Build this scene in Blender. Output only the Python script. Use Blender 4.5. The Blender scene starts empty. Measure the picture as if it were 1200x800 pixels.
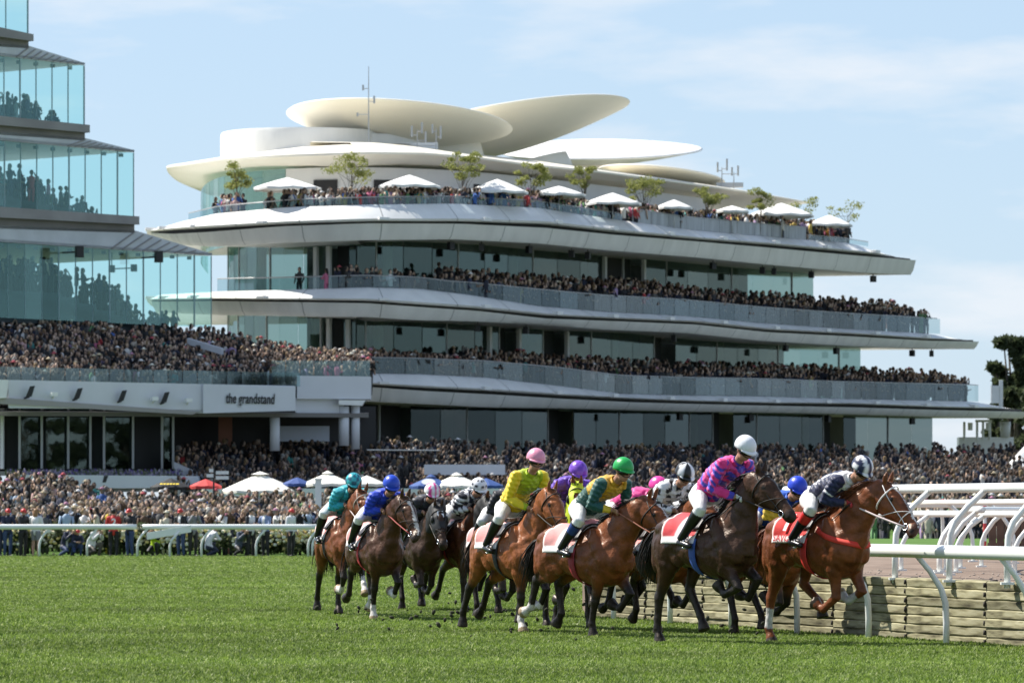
# Racehorses galloping round the turf before two grandstands.
import bpy, bmesh, math, random
import numpy as np
from mathutils import Vector, Matrix
from mathutils.bvhtree import BVHTree

SC = bpy.context.scene
COL = SC.collection
rng = np.random.default_rng(7)
random.seed(7)
R = math.radians

# ------------------------------------------------------------------ camera
F_PX, CX, HY, CAM_H = 5500.0, 600.0, 597.0, 1.72     # focal length in photo pixels, centre column, horizon row, eye height
cam_d = bpy.data.cameras.new('camera')
cam = bpy.data.objects.new('camera', cam_d); COL.objects.link(cam)
cam_d.sensor_width = 36.0
cam_d.lens = F_PX / 1200.0 * 36.0
cam_d.shift_y = (HY - 400.0) / 1200.0
cam_d.clip_start, cam_d.clip_end = 1.0, 6000.0
cam.location = (0, 0, CAM_H)
cam.rotation_euler = (R(90), 0, 0)
cam_d.dof.use_dof = True
cam_d.dof.focus_distance = 61.0
cam_d.dof.aperture_fstop = 6.3
SC.camera = cam

# ------------------------------------------------------------------ sky and sun
SUN = Vector((-1.0, 0.52, 1.34)).normalized()       # towards the sun
SUN_EL = math.asin(SUN.z)
SUN_AZ = math.atan2(SUN.x, SUN.y)                     # clockwise from +Y
world = bpy.data.worlds.new('World'); SC.world = world
world.use_nodes = True
wn, wl = world.node_tree.nodes, world.node_tree.links
wn.clear()
w_out = wn.new('ShaderNodeOutputWorld'); w_bg = wn.new('ShaderNodeBackground')
w_sky = wn.new('ShaderNodeTexSky'); w_sky.sky_type = 'NISHITA'; w_sky.sun_disc = False
w_sky.sun_elevation = SUN_EL; w_sky.sun_rotation = SUN_AZ
w_sky.altitude = 0; w_sky.air_density = 1.0; w_sky.dust_density = 0.35; w_sky.ozone_density = 2.6
w_tc = wn.new('ShaderNodeTexCoord')
w_map = wn.new('ShaderNodeMapping'); w_map.inputs['Scale'].default_value = (7.0, 7.0, 30.0)
w_map.inputs['Location'].default_value = (1.35, 0.4, 0.35)
w_no = wn.new('ShaderNodeTexNoise'); w_no.inputs['Scale'].default_value = 1.5; w_no.inputs['Detail'].default_value = 7.0
w_no.inputs['Roughness'].default_value = 0.55
w_cr = wn.new('ShaderNodeValToRGB')
w_cr.color_ramp.elements[0].position = 0.50; w_cr.color_ramp.elements[0].color = (0.06, 0.06, 0.06, 1)
w_cr.color_ramp.elements[1].position = 0.66; w_cr.color_ramp.elements[1].color = (0.7, 0.7, 0.7, 1)
w_gain = wn.new('ShaderNodeMix'); w_gain.data_type = 'RGBA'; w_gain.blend_type = 'MULTIPLY'
w_gain.inputs['Factor'].default_value = 1.0
w_haze = wn.new('ShaderNodeMix'); w_haze.data_type = 'RGBA'; w_haze.inputs['Factor'].default_value = 0.72; w_haze.inputs['B'].default_value = (3.1, 4.2, 5.55, 1)   # pale even veil over the blue
w_gain.inputs['B'].default_value = (1.0, 1.0, 1.0, 1)
w_mix = wn.new('ShaderNodeMix'); w_mix.data_type = 'RGBA'
w_mix.inputs['B'].default_value = (5.6, 5.8, 6.1, 1)
wl.new(w_tc.outputs['Generated'], w_map.inputs['Vector']); wl.new(w_map.outputs['Vector'], w_no.inputs['Vector'])
wl.new(w_no.outputs['Fac'], w_cr.inputs['Fac'])
wl.new(w_sky.outputs['Color'], w_gain.inputs['A'])
w_sep = wn.new('ShaderNodeSeparateXYZ'); w_el = wn.new('ShaderNodeMapRange'); w_el.interpolation_type = 'SMOOTHSTEP'
w_el.inputs['From Min'].default_value = 0.10; w_el.inputs['From Max'].default_value = 0.55; w_el.inputs['To Min'].default_value = 0.74; w_el.inputs['To Max'].default_value = 0.10   # the veil thins with height
wl.new(w_tc.outputs['Generated'], w_sep.inputs['Vector']); wl.new(w_sep.outputs['Z'], w_el.inputs['Value']); wl.new(w_el.outputs['Result'], w_haze.inputs['Factor'])
wl.new(w_gain.outputs['Result'], w_haze.inputs['A']); wl.new(w_haze.outputs['Result'], w_mix.inputs['A'])
wl.new(w_cr.outputs['Color'], w_mix.inputs['Factor'])
wl.new(w_mix.outputs['Result'], w_bg.inputs['Color'])
w_bg.inputs['Strength'].default_value = 0.10
wl.new(w_bg.outputs['Background'], w_out.inputs['Surface'])

sun_d = bpy.data.lights.new('sun', 'SUN'); sun_d.energy = 5.0; sun_d.angle = R(0.5); sun_d.color = (1.0, 0.955, 0.87)
sun = bpy.data.objects.new('sun', sun_d); COL.objects.link(sun)
sun.rotation_euler = SUN.to_track_quat('Z', 'Y').to_euler(); sun.location = (-60, -10, 60)
SC.view_settings.view_transform = 'Standard'
SC.view_settings.look = 'None'
SC.view_settings.exposure = 0.70
SC.view_settings.gamma = 1.0

# ------------------------------------------------------------------ helpers
def at(px, py, Y):
    """Point at depth Y seen at photo pixel (px, py)."""
    return Vector(((px - CX) / F_PX * Y, Y, CAM_H + (HY - py) / F_PX * Y))
def ground_at(px, py, z=0.0):
    return at(px, py, (CAM_H - z) * F_PX / (py - HY))

def wloc(o):
    v = Vector((0, 0, 0))
    while o is not None:
        v = v + o.location; o = o.parent
    return v

def tag(o, label=None, cat=None, group=None, kind=None):
    if label: o['label'] = label
    if cat: o['category'] = cat
    if group: o['group'] = group
    if kind: o['kind'] = kind
    return o

def empty(name, loc=(0, 0, 0), rz=0.0, label=None, cat=None, group=None):
    o = bpy.data.objects.new(name, None); COL.objects.link(o)
    o.location = loc; o.rotation_euler = (0, 0, rz); o.empty_display_size = 0.2
    return tag(o, label, cat, group)

def mesh_np(name, V, F, C=None, smooth=True):
    """V Nx3 array, F list of faces or (M,k) int array, C optional Nx3 vertex colours."""
    me = bpy.data.meshes.new(name)
    V = np.asarray(V, dtype=np.float32)
    if isinstance(F, np.ndarray):
        n, k = F.shape
        me.vertices.add(len(V)); me.vertices.foreach_set('co', V.ravel())
        me.loops.add(n * k); me.loops.foreach_set('vertex_index', F.ravel().astype(np.int32))
        me.polygons.add(n); me.polygons.foreach_set('loop_start', np.arange(0, n * k, k, dtype=np.int32))
        me.update(calc_edges=True)
    else:
        me.from_pydata(V.tolist(), [], [list(map(int, f)) for f in F]); me.update()
    if C is not None:
        a = me.attributes.new('col', 'FLOAT_COLOR', 'POINT')
        c4 = np.ones((len(V), 4), dtype=np.float32); c4[:, :3] = C
        a.data.foreach_set('color', c4.ravel())
    if smooth and len(me.polygons):
        me.polygons.foreach_set('use_smooth', np.ones(len(me.polygons), dtype=bool))
    return me

def link(name, me, mat=None, parent=None):
    o = bpy.data.objects.new(name, me); COL.objects.link(o)
    if mat is not None:
        if len(me.materials) == 0: me.materials.append(mat)
    if parent is not None: o.parent = parent
    return o

class MB:
    """Collects simple shapes given in world (or parent-local) coordinates."""
    def __init__(s): s.v, s.f, s.c = [], [], []
    def add(s, V, F, col=None):
        n = len(s.v)
        s.v.extend([tuple(map(float, p)) for p in V]); s.f.extend([[int(i) + n for i in f] for f in F])
        s.c.extend([col if col is not None else (1, 1, 1)] * (len(s.v) - n))
        return s
    def box(s, c, size, rz=0.0, col=None):
        hx, hy, hz = size[0] / 2, size[1] / 2, size[2] / 2
        ca, sa = math.cos(rz), math.sin(rz)
        V = []
        for dz in (-hz, hz):
            for dx, dy in ((-hx, -hy), (hx, -hy), (hx, hy), (-hx, hy)):
                V.append((c[0] + dx * ca - dy * sa, c[1] + dx * sa + dy * ca, c[2] + dz))
        return s.add(V, [(3, 2, 1, 0), (4, 5, 6, 7), (0, 1, 5, 4), (1, 2, 6, 5), (2, 3, 7, 6), (3, 0, 4, 7)], col)
    def quadbox(s, a, b, c, d, n, col=None):
        """Four corners thickened along vector n."""
        V = [Vector(p) for p in (a, b, c, d)]; n = Vector(n)
        V = V + [p + n for p in V]
        return s.add(V, [(0, 1, 2, 3), (7, 6, 5, 4), (0, 4, 5, 1), (1, 5, 6, 2), (2, 6, 7, 3), (3, 7, 4, 0)], col)
    def prism(s, poly, n, col=None):
        k = len(poly); n = Vector(n)
        V = [Vector(p) for p in poly] + [Vector(p) + n for p in poly]
        F = [tuple(range(k)), tuple(range(2 * k - 1, k - 1, -1))]
        for i in range(k):
            j = (i + 1) % k
            F.append((i, i + k, j + k, j))
        return s.add(V, F, col)
    def tube(s, pts, rad, n=8, col=None, flat=None):
        V, F = tube_np(pts, rad, n, flat)
        return s.add(V, F, col)
    def build(s, name, mat, parent=None, smooth=False, local=False, bevel=0.0, fix=True):
        V = np.array(s.v, dtype=np.float64).reshape(-1, 3)
        if parent is not None and not local:
            V = V - np.array(wloc(parent))
        me = mesh_np(name, V, s.f, np.array(s.c) if any(c != (1, 1, 1) for c in s.c) else None, smooth)
        if fix or bevel:
            bm = bmesh.new(); bm.from_mesh(me)
            if bevel:
                bmesh.ops.bevel(bm, geom=bm.edges[:], offset=bevel, segments=2, affect='EDGES', profile=0.6)
            bmesh.ops.recalc_face_normals(bm, faces=bm.faces[:])
            bm.to_mesh(me); bm.free()
            if smooth: me.polygons.foreach_set('use_smooth', np.ones(len(me.polygons), dtype=bool))
        return link(name, me, mat, parent)

def frames(P):
    """Parallel transport frames along polyline P (Nx3)."""
    P = np.asarray(P, float); n = len(P)
    T = np.gradient(P, axis=0); T /= np.linalg.norm(T, axis=1)[:, None] + 1e-12
    up = np.array([0, 0, 1.0]) if abs(T[0][2]) < 0.9 else np.array([0, 1.0, 0])
    A = np.zeros_like(P); B = np.zeros_like(P)
    a = np.cross(up, T[0]); a /= np.linalg.norm(a)
    for i in range(n):
        a = a - T[i] * np.dot(a, T[i]); a /= np.linalg.norm(a) + 1e-12
        A[i] = a; B[i] = np.cross(T[i], a)
    return T, A, B

def ring_faces(n, k, caps=True):
    F = []
    for i in range(n - 1):
        for j in range(k):
            F.append((i * k + j, i * k + (j + 1) % k, (i + 1) * k + (j + 1) % k, (i + 1) * k + j))
    if caps:
        F.append(tuple(range(k - 1, -1, -1))); F.append(tuple((n - 1) * k + j for j in range(k)))
    return F

def tube_np(P, rad, k=8, flat=None):
    P = np.asarray([tuple(p) for p in P], float); n = len(P)
    rad = np.full(n, rad, float) if np.isscalar(rad) else np.asarray(rad, float)
    T, A, B = frames(P)
    ang = np.arange(k) * 2 * math.pi / k + math.pi / k
    fl = 1.0 if flat is None else flat
    V = P[:, None, :] + rad[:, None, None] * (np.cos(ang)[None, :, None] * A[:, None, :] + fl * np.sin(ang)[None, :, None] * B[:, None, :])
    return V.reshape(-1, 3), ring_faces(n, k)

def loft_xz(sec, k=16):
    """Sections (x, y, z, half_width, half_height[, egg]) chained in planes that hold the Y axis; lateral axis is Y."""
    S = np.array([list(s) + [0.0] * (6 - len(s)) for s in sec], float)
    P = S[:, :3]; n = len(P)
    D = np.gradient(P, axis=0); D[:, 1] = 0
    D /= np.linalg.norm(D, axis=1)[:, None] + 1e-12
    N = np.stack([-D[:, 2], np.zeros(n), D[:, 0]], axis=1)
    ang = np.arange(k) * 2 * math.pi / k
    c, s_ = np.cos(ang), np.sin(ang)
    wid = S[:, 3][:, None] * c[None] * (1 - S[:, 5][:, None] * s_[None])
    V = P[:, None, :] + wid[:, :, None] * np.array([0, 1.0, 0]) + (S[:, 4][:, None] * s_[None])[:, :, None] * N[:, None, :]
    return V.reshape(-1, 3), ring_faces(n, k)

def ellipsoid(c, r, rot=None, nu=12, nv=8):
    V = []; F = []
    for i in range(nv + 1):
        th = math.pi * (0.02 + 0.96 * i / nv)
        for j in range(nu):
            ph = 2 * math.pi * j / nu
            V.append((math.sin(th) * math.cos(ph), math.sin(th) * math.sin(ph), math.cos(th)))
    V = np.array(V) * np.array(r)
    if rot is not None: V = V @ np.array(rot.to_3x3()).T
    return V + np.array(c), ring_faces(nv + 1, nu)

def join_np(parts):
    V = []; F = []; n = 0
    for v, f in parts:
        V.append(np.asarray(v)); F.extend([tuple(i + n for i in q) for q in f]); n += len(v)
    return np.concatenate(V), F

def remesh(V, F, voxel, smooth_it=4, factor=0.5):
    me = bpy.data.meshes.new('tmp'); me.from_pydata([tuple(v) for v in V], [], [list(f) for f in F])
    bm = bmesh.new(); bm.from_mesh(me); bmesh.ops.recalc_face_normals(bm, faces=bm.faces[:]); bm.to_mesh(me); bm.free()
    o = bpy.data.objects.new('tmp', me); COL.objects.link(o)
    m = o.modifiers.new('r', 'REMESH'); m.mode = 'VOXEL'; m.voxel_size = voxel
    if smooth_it:
        m2 = o.modifiers.new('s', 'SMOOTH'); m2.factor = factor; m2.iterations = smooth_it
    dg = bpy.context.evaluated_depsgraph_get()
    ev = o.evaluated_get(dg)
    res = bpy.data.meshes.new_from_object(ev)
    bpy.data.objects.remove(o); bpy.data.meshes.remove(me)
    n = len(res.vertices); co = np.empty(n * 3, np.float32); res.vertices.foreach_get('co', co)
    nm = np.empty(n * 3, np.float32); res.vertices.foreach_get('normal', nm)
    faces = [tuple(p.vertices) for p in res.polygons]
    bpy.data.meshes.remove(res)
    return co.reshape(-1, 3).astype(float), faces, nm.reshape(-1, 3).astype(float)

def shell(V, F, N, mask, off):
    """Faces whose vertices are all in mask, moved out along the normals: a garment on a body."""
    fs = [f for f in F if all(mask[i] for i in f)]
    used = sorted({i for f in fs for i in f}); idx = {g: k for k, g in enumerate(used)}
    used = np.array(used, dtype=int)
    return V[used] + N[used] * off, [tuple(idx[i] for i in f) for f in fs], used

def seg_dist(P, a, b):
    a = np.asarray(a, float); b = np.asarray(b, float); d = b - a
    t = np.clip(((P - a) @ d) / (d @ d + 1e-12), 0, 1)
    return np.linalg.norm(P - (a + t[:, None] * d), axis=1), t

def catmull(P, n):
    P = np.asarray(P, float)
    d = np.concatenate([[0], np.cumsum(np.linalg.norm(np.diff(P, axis=0), axis=1))])
    Q = np.vstack([2 * P[0] - P[1], P, 2 * P[-1] - P[-2]])
    out = []
    for s in np.linspace(0, d[-1], n):
        i = min(np.searchsorted(d, s, side='right') - 1, len(P) - 2)
        t = (s - d[i]) / (d[i + 1] - d[i] + 1e-12)
        p0, p1, p2, p3 = Q[i], Q[i + 1], Q[i + 2], Q[i + 3]
        out.append(0.5 * (2 * p1 + (p2 - p0) * t + (2 * p0 - 5 * p1 + 4 * p2 - p3) * t * t + (3 * p1 - p0 - 3 * p2 + p3) * t ** 3))
    return np.array(out)

# ------------------------------------------------------------------ materials
MATS = {}
def pmat(name, col, rough=0.6, metal=0.0, spec=0.5, noise=0.0, nscale=5.0, bump=0.0, bscale=30.0, attr=False, coat=0.0, sheen=0.0, subsurf=0.0, stretch=None, emit=None):
    if name in MATS: return MATS[name]
    m = bpy.data.materials.new(name); m.use_nodes = True
    nt = m.node_tree; n, l = nt.nodes, nt.links
    b = n['Principled BSDF']
    b.inputs['Roughness'].default_value = rough; b.inputs['Metallic'].default_value = metal
    b.inputs['Specular IOR Level'].default_value = spec
    b.inputs['Coat Weight'].default_value = coat; b.inputs['Coat Roughness'].default_value = 0.25
    if sheen: b.inputs['Sheen Weight'].default_value = sheen
    if subsurf: b.inputs['Subsurface Weight'].default_value = subsurf
    src = None
    if attr:
        a = n.new('ShaderNodeAttribute'); a.attribute_name = 'col'; src = a.outputs['Color']
    b.inputs['Base Color'].default_value = (*col, 1)
    tc = n.new('ShaderNodeTexCoord'); vec = tc.outputs['Object']
    if stretch:
        mp = n.new('ShaderNodeMapping'); mp.inputs['Scale'].default_value = stretch
        l.new(vec, mp.inputs['Vector']); vec = mp.outputs['Vector']
    if noise:
        t = n.new('ShaderNodeTexNoise'); t.inputs['Scale'].default_value = nscale; t.inputs['Detail'].default_value = 5
        l.new(vec, t.inputs['Vector'])
        r = n.new('ShaderNodeMapRange'); r.inputs['From Min'].default_value = 0.3; r.inputs['From Max'].default_value = 0.7
        r.inputs['To Min'].default_value = 1 - noise; r.inputs['To Max'].default_value = 1 + noise
        l.new(t.outputs['Fac'], r.inputs['Value'])
        mx = n.new('ShaderNodeMix'); mx.data_type = 'RGBA'; mx.blend_type = 'MULTIPLY'; mx.inputs['Factor'].default_value = 1
        mx.inputs['A'].default_value = (*col, 1)
        if src: l.new(src, mx.inputs['A'])
        l.new(r.outputs['Result'], mx.inputs['B']); src = mx.outputs['Result']
    if src: l.new(src, b.inputs['Base Color'])
    if bump:
        t2 = n.new('ShaderNodeTexNoise'); t2.inputs['Scale'].default_value = bscale; t2.inputs['Detail'].default_value = 4
        l.new(vec, t2.inputs['Vector'])
        bp = n.new('ShaderNodeBump'); bp.inputs['Strength'].default_value = bump; bp.inputs['Distance'].default_value = 0.02
        l.new(t2.outputs['Fac'], bp.inputs['Height']); l.new(bp.outputs['Normal'], b.inputs['Normal'])
    if emit:
        b.inputs['Emission Color'].default_value = (*emit[0], 1); b.inputs['Emission Strength'].default_value = emit[1]
    MATS[name] = m
    return m

def glass_mat(name, tint, refl=0.12, rough=0.03, rcol=(1, 1, 1), wave=0.0):
    if name in MATS: return MATS[name]
    m = bpy.data.materials.new(name); m.use_nodes = True
    n, l = m.node_tree.nodes, m.node_tree.links
    n.clear()
    out = n.new('ShaderNodeOutputMaterial'); tr = n.new('ShaderNodeBsdfTransparent'); gl = n.new('ShaderNodeBsdfGlossy')
    tr.inputs['Color'].default_value = (*tint, 1); gl.inputs['Roughness'].default_value = rough
    gl.inputs['Color'].default_value = (*rcol, 1)
    lw = n.new('ShaderNodeLayerWeight'); lw.inputs['Blend'].default_value = 0.5
    mr = n.new('ShaderNodeMapRange'); mr.inputs['To Min'].default_value = refl; mr.inputs['To Max'].default_value = min(1.0, refl + 0.5)
    pw = n.new('ShaderNodeMath'); pw.operation = 'POWER'; pw.inputs[1].default_value = 4.0; l.new(lw.outputs['Facing'], pw.inputs[0]); l.new(pw.outputs['Value'], mr.inputs['Value'])
    mx = n.new('ShaderNodeMixShader')
    oi = n.new('ShaderNodeObjectInfo'); vr = n.new('ShaderNodeMapRange'); vr.inputs['To Min'].default_value = .7; vr.inputs['To Max'].default_value = 1.3; l.new(oi.outputs['Random'], vr.inputs['Value'])
    mu = n.new('ShaderNodeMath'); mu.operation = 'MULTIPLY'; mu.use_clamp = True; l.new(mr.outputs['Result'], mu.inputs[0]); l.new(vr.outputs['Result'], mu.inputs[1])
    l.new(mu.outputs['Value'], mx.inputs['Fac']); l.new(tr.outputs['BSDF'], mx.inputs[1]); l.new(gl.outputs['BSDF'], mx.inputs[2])
    l.new(mx.outputs['Shader'], out.inputs['Surface'])
    if wave:
        tc = n.new('ShaderNodeTexCoord'); t = n.new('ShaderNodeTexNoise'); t.inputs['Scale'].default_value = 0.8
        l.new(tc.outputs['Object'], t.inputs['Vector'])
        bp = n.new('ShaderNodeBump'); bp.inputs['Strength'].default_value = wave; bp.inputs['Distance'].default_value = 0.05
        l.new(t.outputs['Fac'], bp.inputs['Height']); l.new(bp.outputs['Normal'], gl.inputs['Normal'])
    MATS[name] = m
    return m

M_WHITE = pmat('white_paint', (0.80, 0.80, 0.78), 0.35, noise=0.04, nscale=2.0)
M_BLACK = pmat('black_paint', (0.012, 0.012, 0.014), 0.5)
M_CROWD = pmat('crowd_cloth', (0.5, 0.5, 0.5), 0.8, attr=True)
# ------------------------------------------------------------------ ground
def noise_mat(name, stops, scale, rough=0.95, stretch=None, bump=0.0, bscale=60.0, detail=6):
    m = bpy.data.materials.new(name); m.use_nodes = True
    n, l = m.node_tree.nodes, m.node_tree.links; b = n['Principled BSDF']; b.inputs['Roughness'].default_value = rough
    b.inputs['Specular IOR Level'].default_value = 0.2
    tc = n.new('ShaderNodeTexCoord'); mp = n.new('ShaderNodeMapping'); t = n.new('ShaderNodeTexNoise'); r = n.new('ShaderNodeValToRGB')
    mp.inputs['Scale'].default_value = stretch or (1, 1, 1); t.inputs['Scale'].default_value = scale; t.inputs['Detail'].default_value = detail
    l.new(tc.outputs['Object'], mp.inputs['Vector']); l.new(mp.outputs['Vector'], t.inputs['Vector']); l.new(t.outputs['Fac'], r.inputs['Fac']); l.new(r.outputs['Color'], b.inputs['Base Color'])
    el = r.color_ramp.elements
    el[0].position, el[0].color = stops[0][0], (*stops[0][1], 1); el[1].position, el[1].color = stops[-1][0], (*stops[-1][1], 1)
    for p, c in stops[1:-1]:
        e = el.new(p); e.color = (*c, 1)
    if bump:
        t2 = n.new('ShaderNodeTexNoise'); t2.inputs['Scale'].default_value = bscale; l.new(mp.outputs['Vector'], t2.inputs['Vector'])
        bp = n.new('ShaderNodeBump'); bp.inputs['Strength'].default_value = bump; l.new(t2.outputs['Fac'], bp.inputs['Height']); l.new(bp.outputs['Normal'], b.inputs['Normal'])
    return m
M_TURF = noise_mat('turf', [(.3, (.035, .075, .012)), (.5, (.055, .11, .018)), (.7, (.085, .145, .028))], .8)
M_EARTH = noise_mat('far_ground', [(.3, (.05, .08, .03)), (.7, (.09, .10, .05))], .02)
M_PAVE = noise_mat('pale_paving', [(.3, (.20, .20, .19)), (.7, (.28, .27, .26))], .6)
M_DIRT = noise_mat('brown_dirt', [(.3, (.15, .105, .08)), (.5, (.21, .155, .12)), (.7, (.28, .215, .17))], 1.4, bump=.4, bscale=9)

g = MB(); g.add([(-900, -40, -.06), (900, -40, -.06), (900, 3000, -.06), (-900, 3000, -.06)], [(0, 1, 2, 3)])
tag(g.build('ground', M_EARTH), kind='structure')

# running rail and log wall follow one line: X = RX + RS*(Y-59)
def rail_x(Y): return 5.46 - 0.30 * (Y - 59.0) + (0.010 * (Y - 80) ** 2 if Y > 80 else 0.0)
def rail_pt(Y, off=0.0, z=0.0):
    d = (rail_x(Y + .05) - rail_x(Y - .05)) / .1
    n = Vector((1, -d, 0)).normalized()          # away from the turf
    p = Vector((rail_x(Y), Y, z)) + n * off
    return p

# turf sheet with faint swells
def turf_z(x, y):
    return 0.008 * math.sin(y * .55 + x * .12) + .005 * math.sin(y * 1.3 + 1.7 + x * .25)
xs = np.linspace(-34, 30, 65); ys = np.concatenate([np.linspace(20, 100, 161), np.linspace(101, 174, 74)])
V = []; F = []
for y in ys:
    for x in xs: V.append((x, y, turf_z(x, y) - .012))
nx = len(xs)
for i in range(len(ys) - 1):
    for j in range(nx - 1):
        a = i * nx + j; F.append((a, a + 1, a + nx + 1, a + nx))
tag(link('turf_track', mesh_np('turf_track', np.array(V), np.array(F)), M_TURF), kind='structure')

# blades: many small tufts set on the turf
def blade_mat():
    m = bpy.data.materials.new('grass_blade'); m.use_nodes = True
    n, l = m.node_tree.nodes, m.node_tree.links; b = n['Principled BSDF']
    b.inputs['Roughness'].default_value = .55; b.inputs['Specular IOR Level'].default_value = .3
    oi = n.new('ShaderNodeObjectInfo'); r = n.new('ShaderNodeValToRGB')
    e = r.color_ramp.elements
    e[0].position, e[0].color = 0.0, (.085, .150, .018, 1); e[1].position, e[1].color = 1.0, (.135, .215, .040, 1)
    k = e.new(.5); k.color = (.175, .255, .040, 1); k = e.new(.88); k.color = (.245, .335, .068, 1); e[-1].color = (.46, .50, .23, 1)
    l.new(oi.outputs['Random'], r.inputs['Fac'])
    ge = n.new('ShaderNodeNewGeometry'); mp = n.new('ShaderNodeMapping'); mp.inputs['Scale'].default_value = (.10, .30, 1)
    t = n.new('ShaderNodeTexNoise'); t.inputs['Scale'].default_value = 1.0; t.inputs['Detail'].default_value = 3
    l.new(ge.outputs['Position'], mp.inputs['Vector']); l.new(mp.outputs['Vector'], t.inputs['Vector'])
    mr = n.new('ShaderNodeMapRange'); mr.inputs['From Min'].default_value = .3; mr.inputs['From Max'].default_value = .7; mr.inputs['To Min'].default_value = .78; mr.inputs['To Max'].default_value = 1.2
    l.new(t.outputs['Fac'], mr.inputs['Value'])
    mx = n.new('ShaderNodeMix'); mx.data_type = 'RGBA'; mx.blend_type = 'MULTIPLY'; mx.inputs['Factor'].default_value = 1
    l.new(r.outputs['Color'], mx.inputs['A']); l.new(mr.outputs['Result'], mx.inputs['B'])
    l.new(mx.outputs['Result'], b.inputs['Base Color'])
    tr = n.new('ShaderNodeBsdfTranslucent'); l.new(mx.outputs['Result'], tr.inputs['Color'])
    ms = n.new('ShaderNodeMixShader'); ms.inputs['Fac'].default_value = .45
    l.new(b.outputs['BSDF'], ms.inputs[1]); l.new(tr.outputs['BSDF'], ms.inputs[2]); l.new(ms.outputs['Shader'], n['Material Output'].inputs['Surface'])
    return m
M_BLADE = blade_mat()
def tuft_mesh(seed, nb, spread, h):
    rr = np.random.default_rng(seed); V = []; F = []
    for k in range(nb):
        a = rr.uniform(0, 2 * math.pi); r = spread * math.sqrt(rr.random()); bx, by = r * math.cos(a), r * math.sin(a)
        d = rr.uniform(0, 2 * math.pi); L = h * rr.uniform(.6, 1.25); ln = rr.uniform(.15, .75) * L; w = rr.uniform(.006, .0115)
        px_, py_ = -math.sin(d) * w, math.cos(d) * w; n0 = len(V)
        V += [(bx - px_, by - py_, -.01), (bx + px_, by + py_, -.01), (bx + ln * .4 * math.cos(d) + px_ * .8, by + ln * .4 * math.sin(d) + py_ * .8, L * .62),
              (bx + ln * .4 * math.cos(d) - px_ * .8, by + ln * .4 * math.sin(d) - py_ * .8, L * .62), (bx + ln * math.cos(d), by + ln * math.sin(d), L * .95)]
        F += [(n0, n0 + 1, n0 + 2, n0 + 3), (n0 + 3, n0 + 2, n0 + 4)]
    me = mesh_np('tuft', np.array(V), F); me.materials.append(M_BLADE)
    return bpy.data.objects.new('tuft', me)
def scatter(name, pts, rot, scl, objs, label_kind='stuff'):
    me = bpy.data.meshes.new(name); me.vertices.add(len(pts)); me.vertices.foreach_set('co', pts.astype(np.float32).ravel())
    for nm, arr in (('rot', rot), ('scl', scl)):
        a = me.attributes.new(nm, 'FLOAT_VECTOR', 'POINT'); a.data.foreach_set('vector', arr.astype(np.float32).ravel())
    pick = me.attributes.new('pick', 'INT', 'POINT'); pick.data.foreach_set('value', rng.integers(0, len(objs), len(pts)).astype(np.int32))
    o = link(name, me)
    ng = bpy.data.node_groups.new(name + '_nodes', 'GeometryNodeTree')
    ng.interface.new_socket('Geometry', in_out='INPUT', socket_type='NodeSocketGeometry'); ng.interface.new_socket('Geometry', in_out='OUTPUT', socket_type='NodeSocketGeometry')
    n, l = ng.nodes, ng.links
    gi, go = n.new('NodeGroupInput'), n.new('NodeGroupOutput'); ip = n.new('GeometryNodeInstanceOnPoints'); gj = n.new('GeometryNodeGeometryToInstance')
    for ob in reversed(objs):
        inf = n.new('GeometryNodeObjectInfo'); inf.inputs['Object'].default_value = ob; inf.inputs['As Instance'].default_value = True
        l.new(inf.outputs['Geometry'], gj.inputs[0])
    l.new(gi.outputs[0], ip.inputs['Points']); l.new(gj.outputs[0], ip.inputs['Instance']); ip.inputs['Pick Instance'].default_value = True
    for nm, sock, dt in (('pick', 'Instance Index', 'INT'), ('rot', 'Rotation', 'FLOAT_VECTOR'), ('scl', 'Scale', 'FLOAT_VECTOR')):
        na = n.new('GeometryNodeInputNamedAttribute'); na.data_type = dt; na.inputs['Name'].default_value = nm
        l.new(na.outputs['Attribute'], ip.inputs[sock])
    l.new(ip.outputs['Instances'], go.inputs[0])
    md = o.modifiers.new('scatter', 'NODES'); md.node_group = ng
    return o
tufts = [tuft_mesh(11 + k, 6, .05, .064) for k in range(8)]
P = []; S = []
for y0, y1, dens, sc in ((44.5, 62, 520, 1.0), (62, 90, 260, 1.05), (90, 130, 110, 1.25), (130, 172.5, 65, 1.5)):
    w0, w1 = .130 * y0, .130 * y1
    n = int((y1 - y0) * (w0 + w1) * dens)
    yy = y0 + (y1 - y0) * rng.random(n); xx = (rng.random(n) * 2 - 1) * .130 * yy
    lim = np.array([rail_x(v) for v in yy])
    ok = xx < lim + np.where(yy < 72.5, .50, 60)
    yy, xx = yy[ok], xx[ok]
    zz = .008 * np.sin(yy * .55 + xx * .12) + .005 * np.sin(yy * 1.3 + 1.7 + xx * .25) - .014
    P.append(np.stack([xx, yy, zz], 1)); S.append(np.full(len(xx), sc))
P = np.concatenate(P); S = np.concatenate(S)
rot = np.zeros((len(P), 3)); rot[:, 2] = rng.uniform(0, 6.283, len(P))
patchy = .8 + .35 * np.sin(P[:, 0] * 1.7 + np.sin(P[:, 1] * .9)) * np.sin(P[:, 1] * .8 + 1)
scl = np.stack([S * rng.uniform(.8, 1.3, len(P)), S * rng.uniform(.8, 1.3, len(P)), (.7 + .3 * patchy) * rng.uniform(.7, 1.25, len(P))], 1)
tag(scatter('grass', P, rot, scl, tufts), 'short green turf grass of the racetrack', 'grass', kind='stuff')
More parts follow.
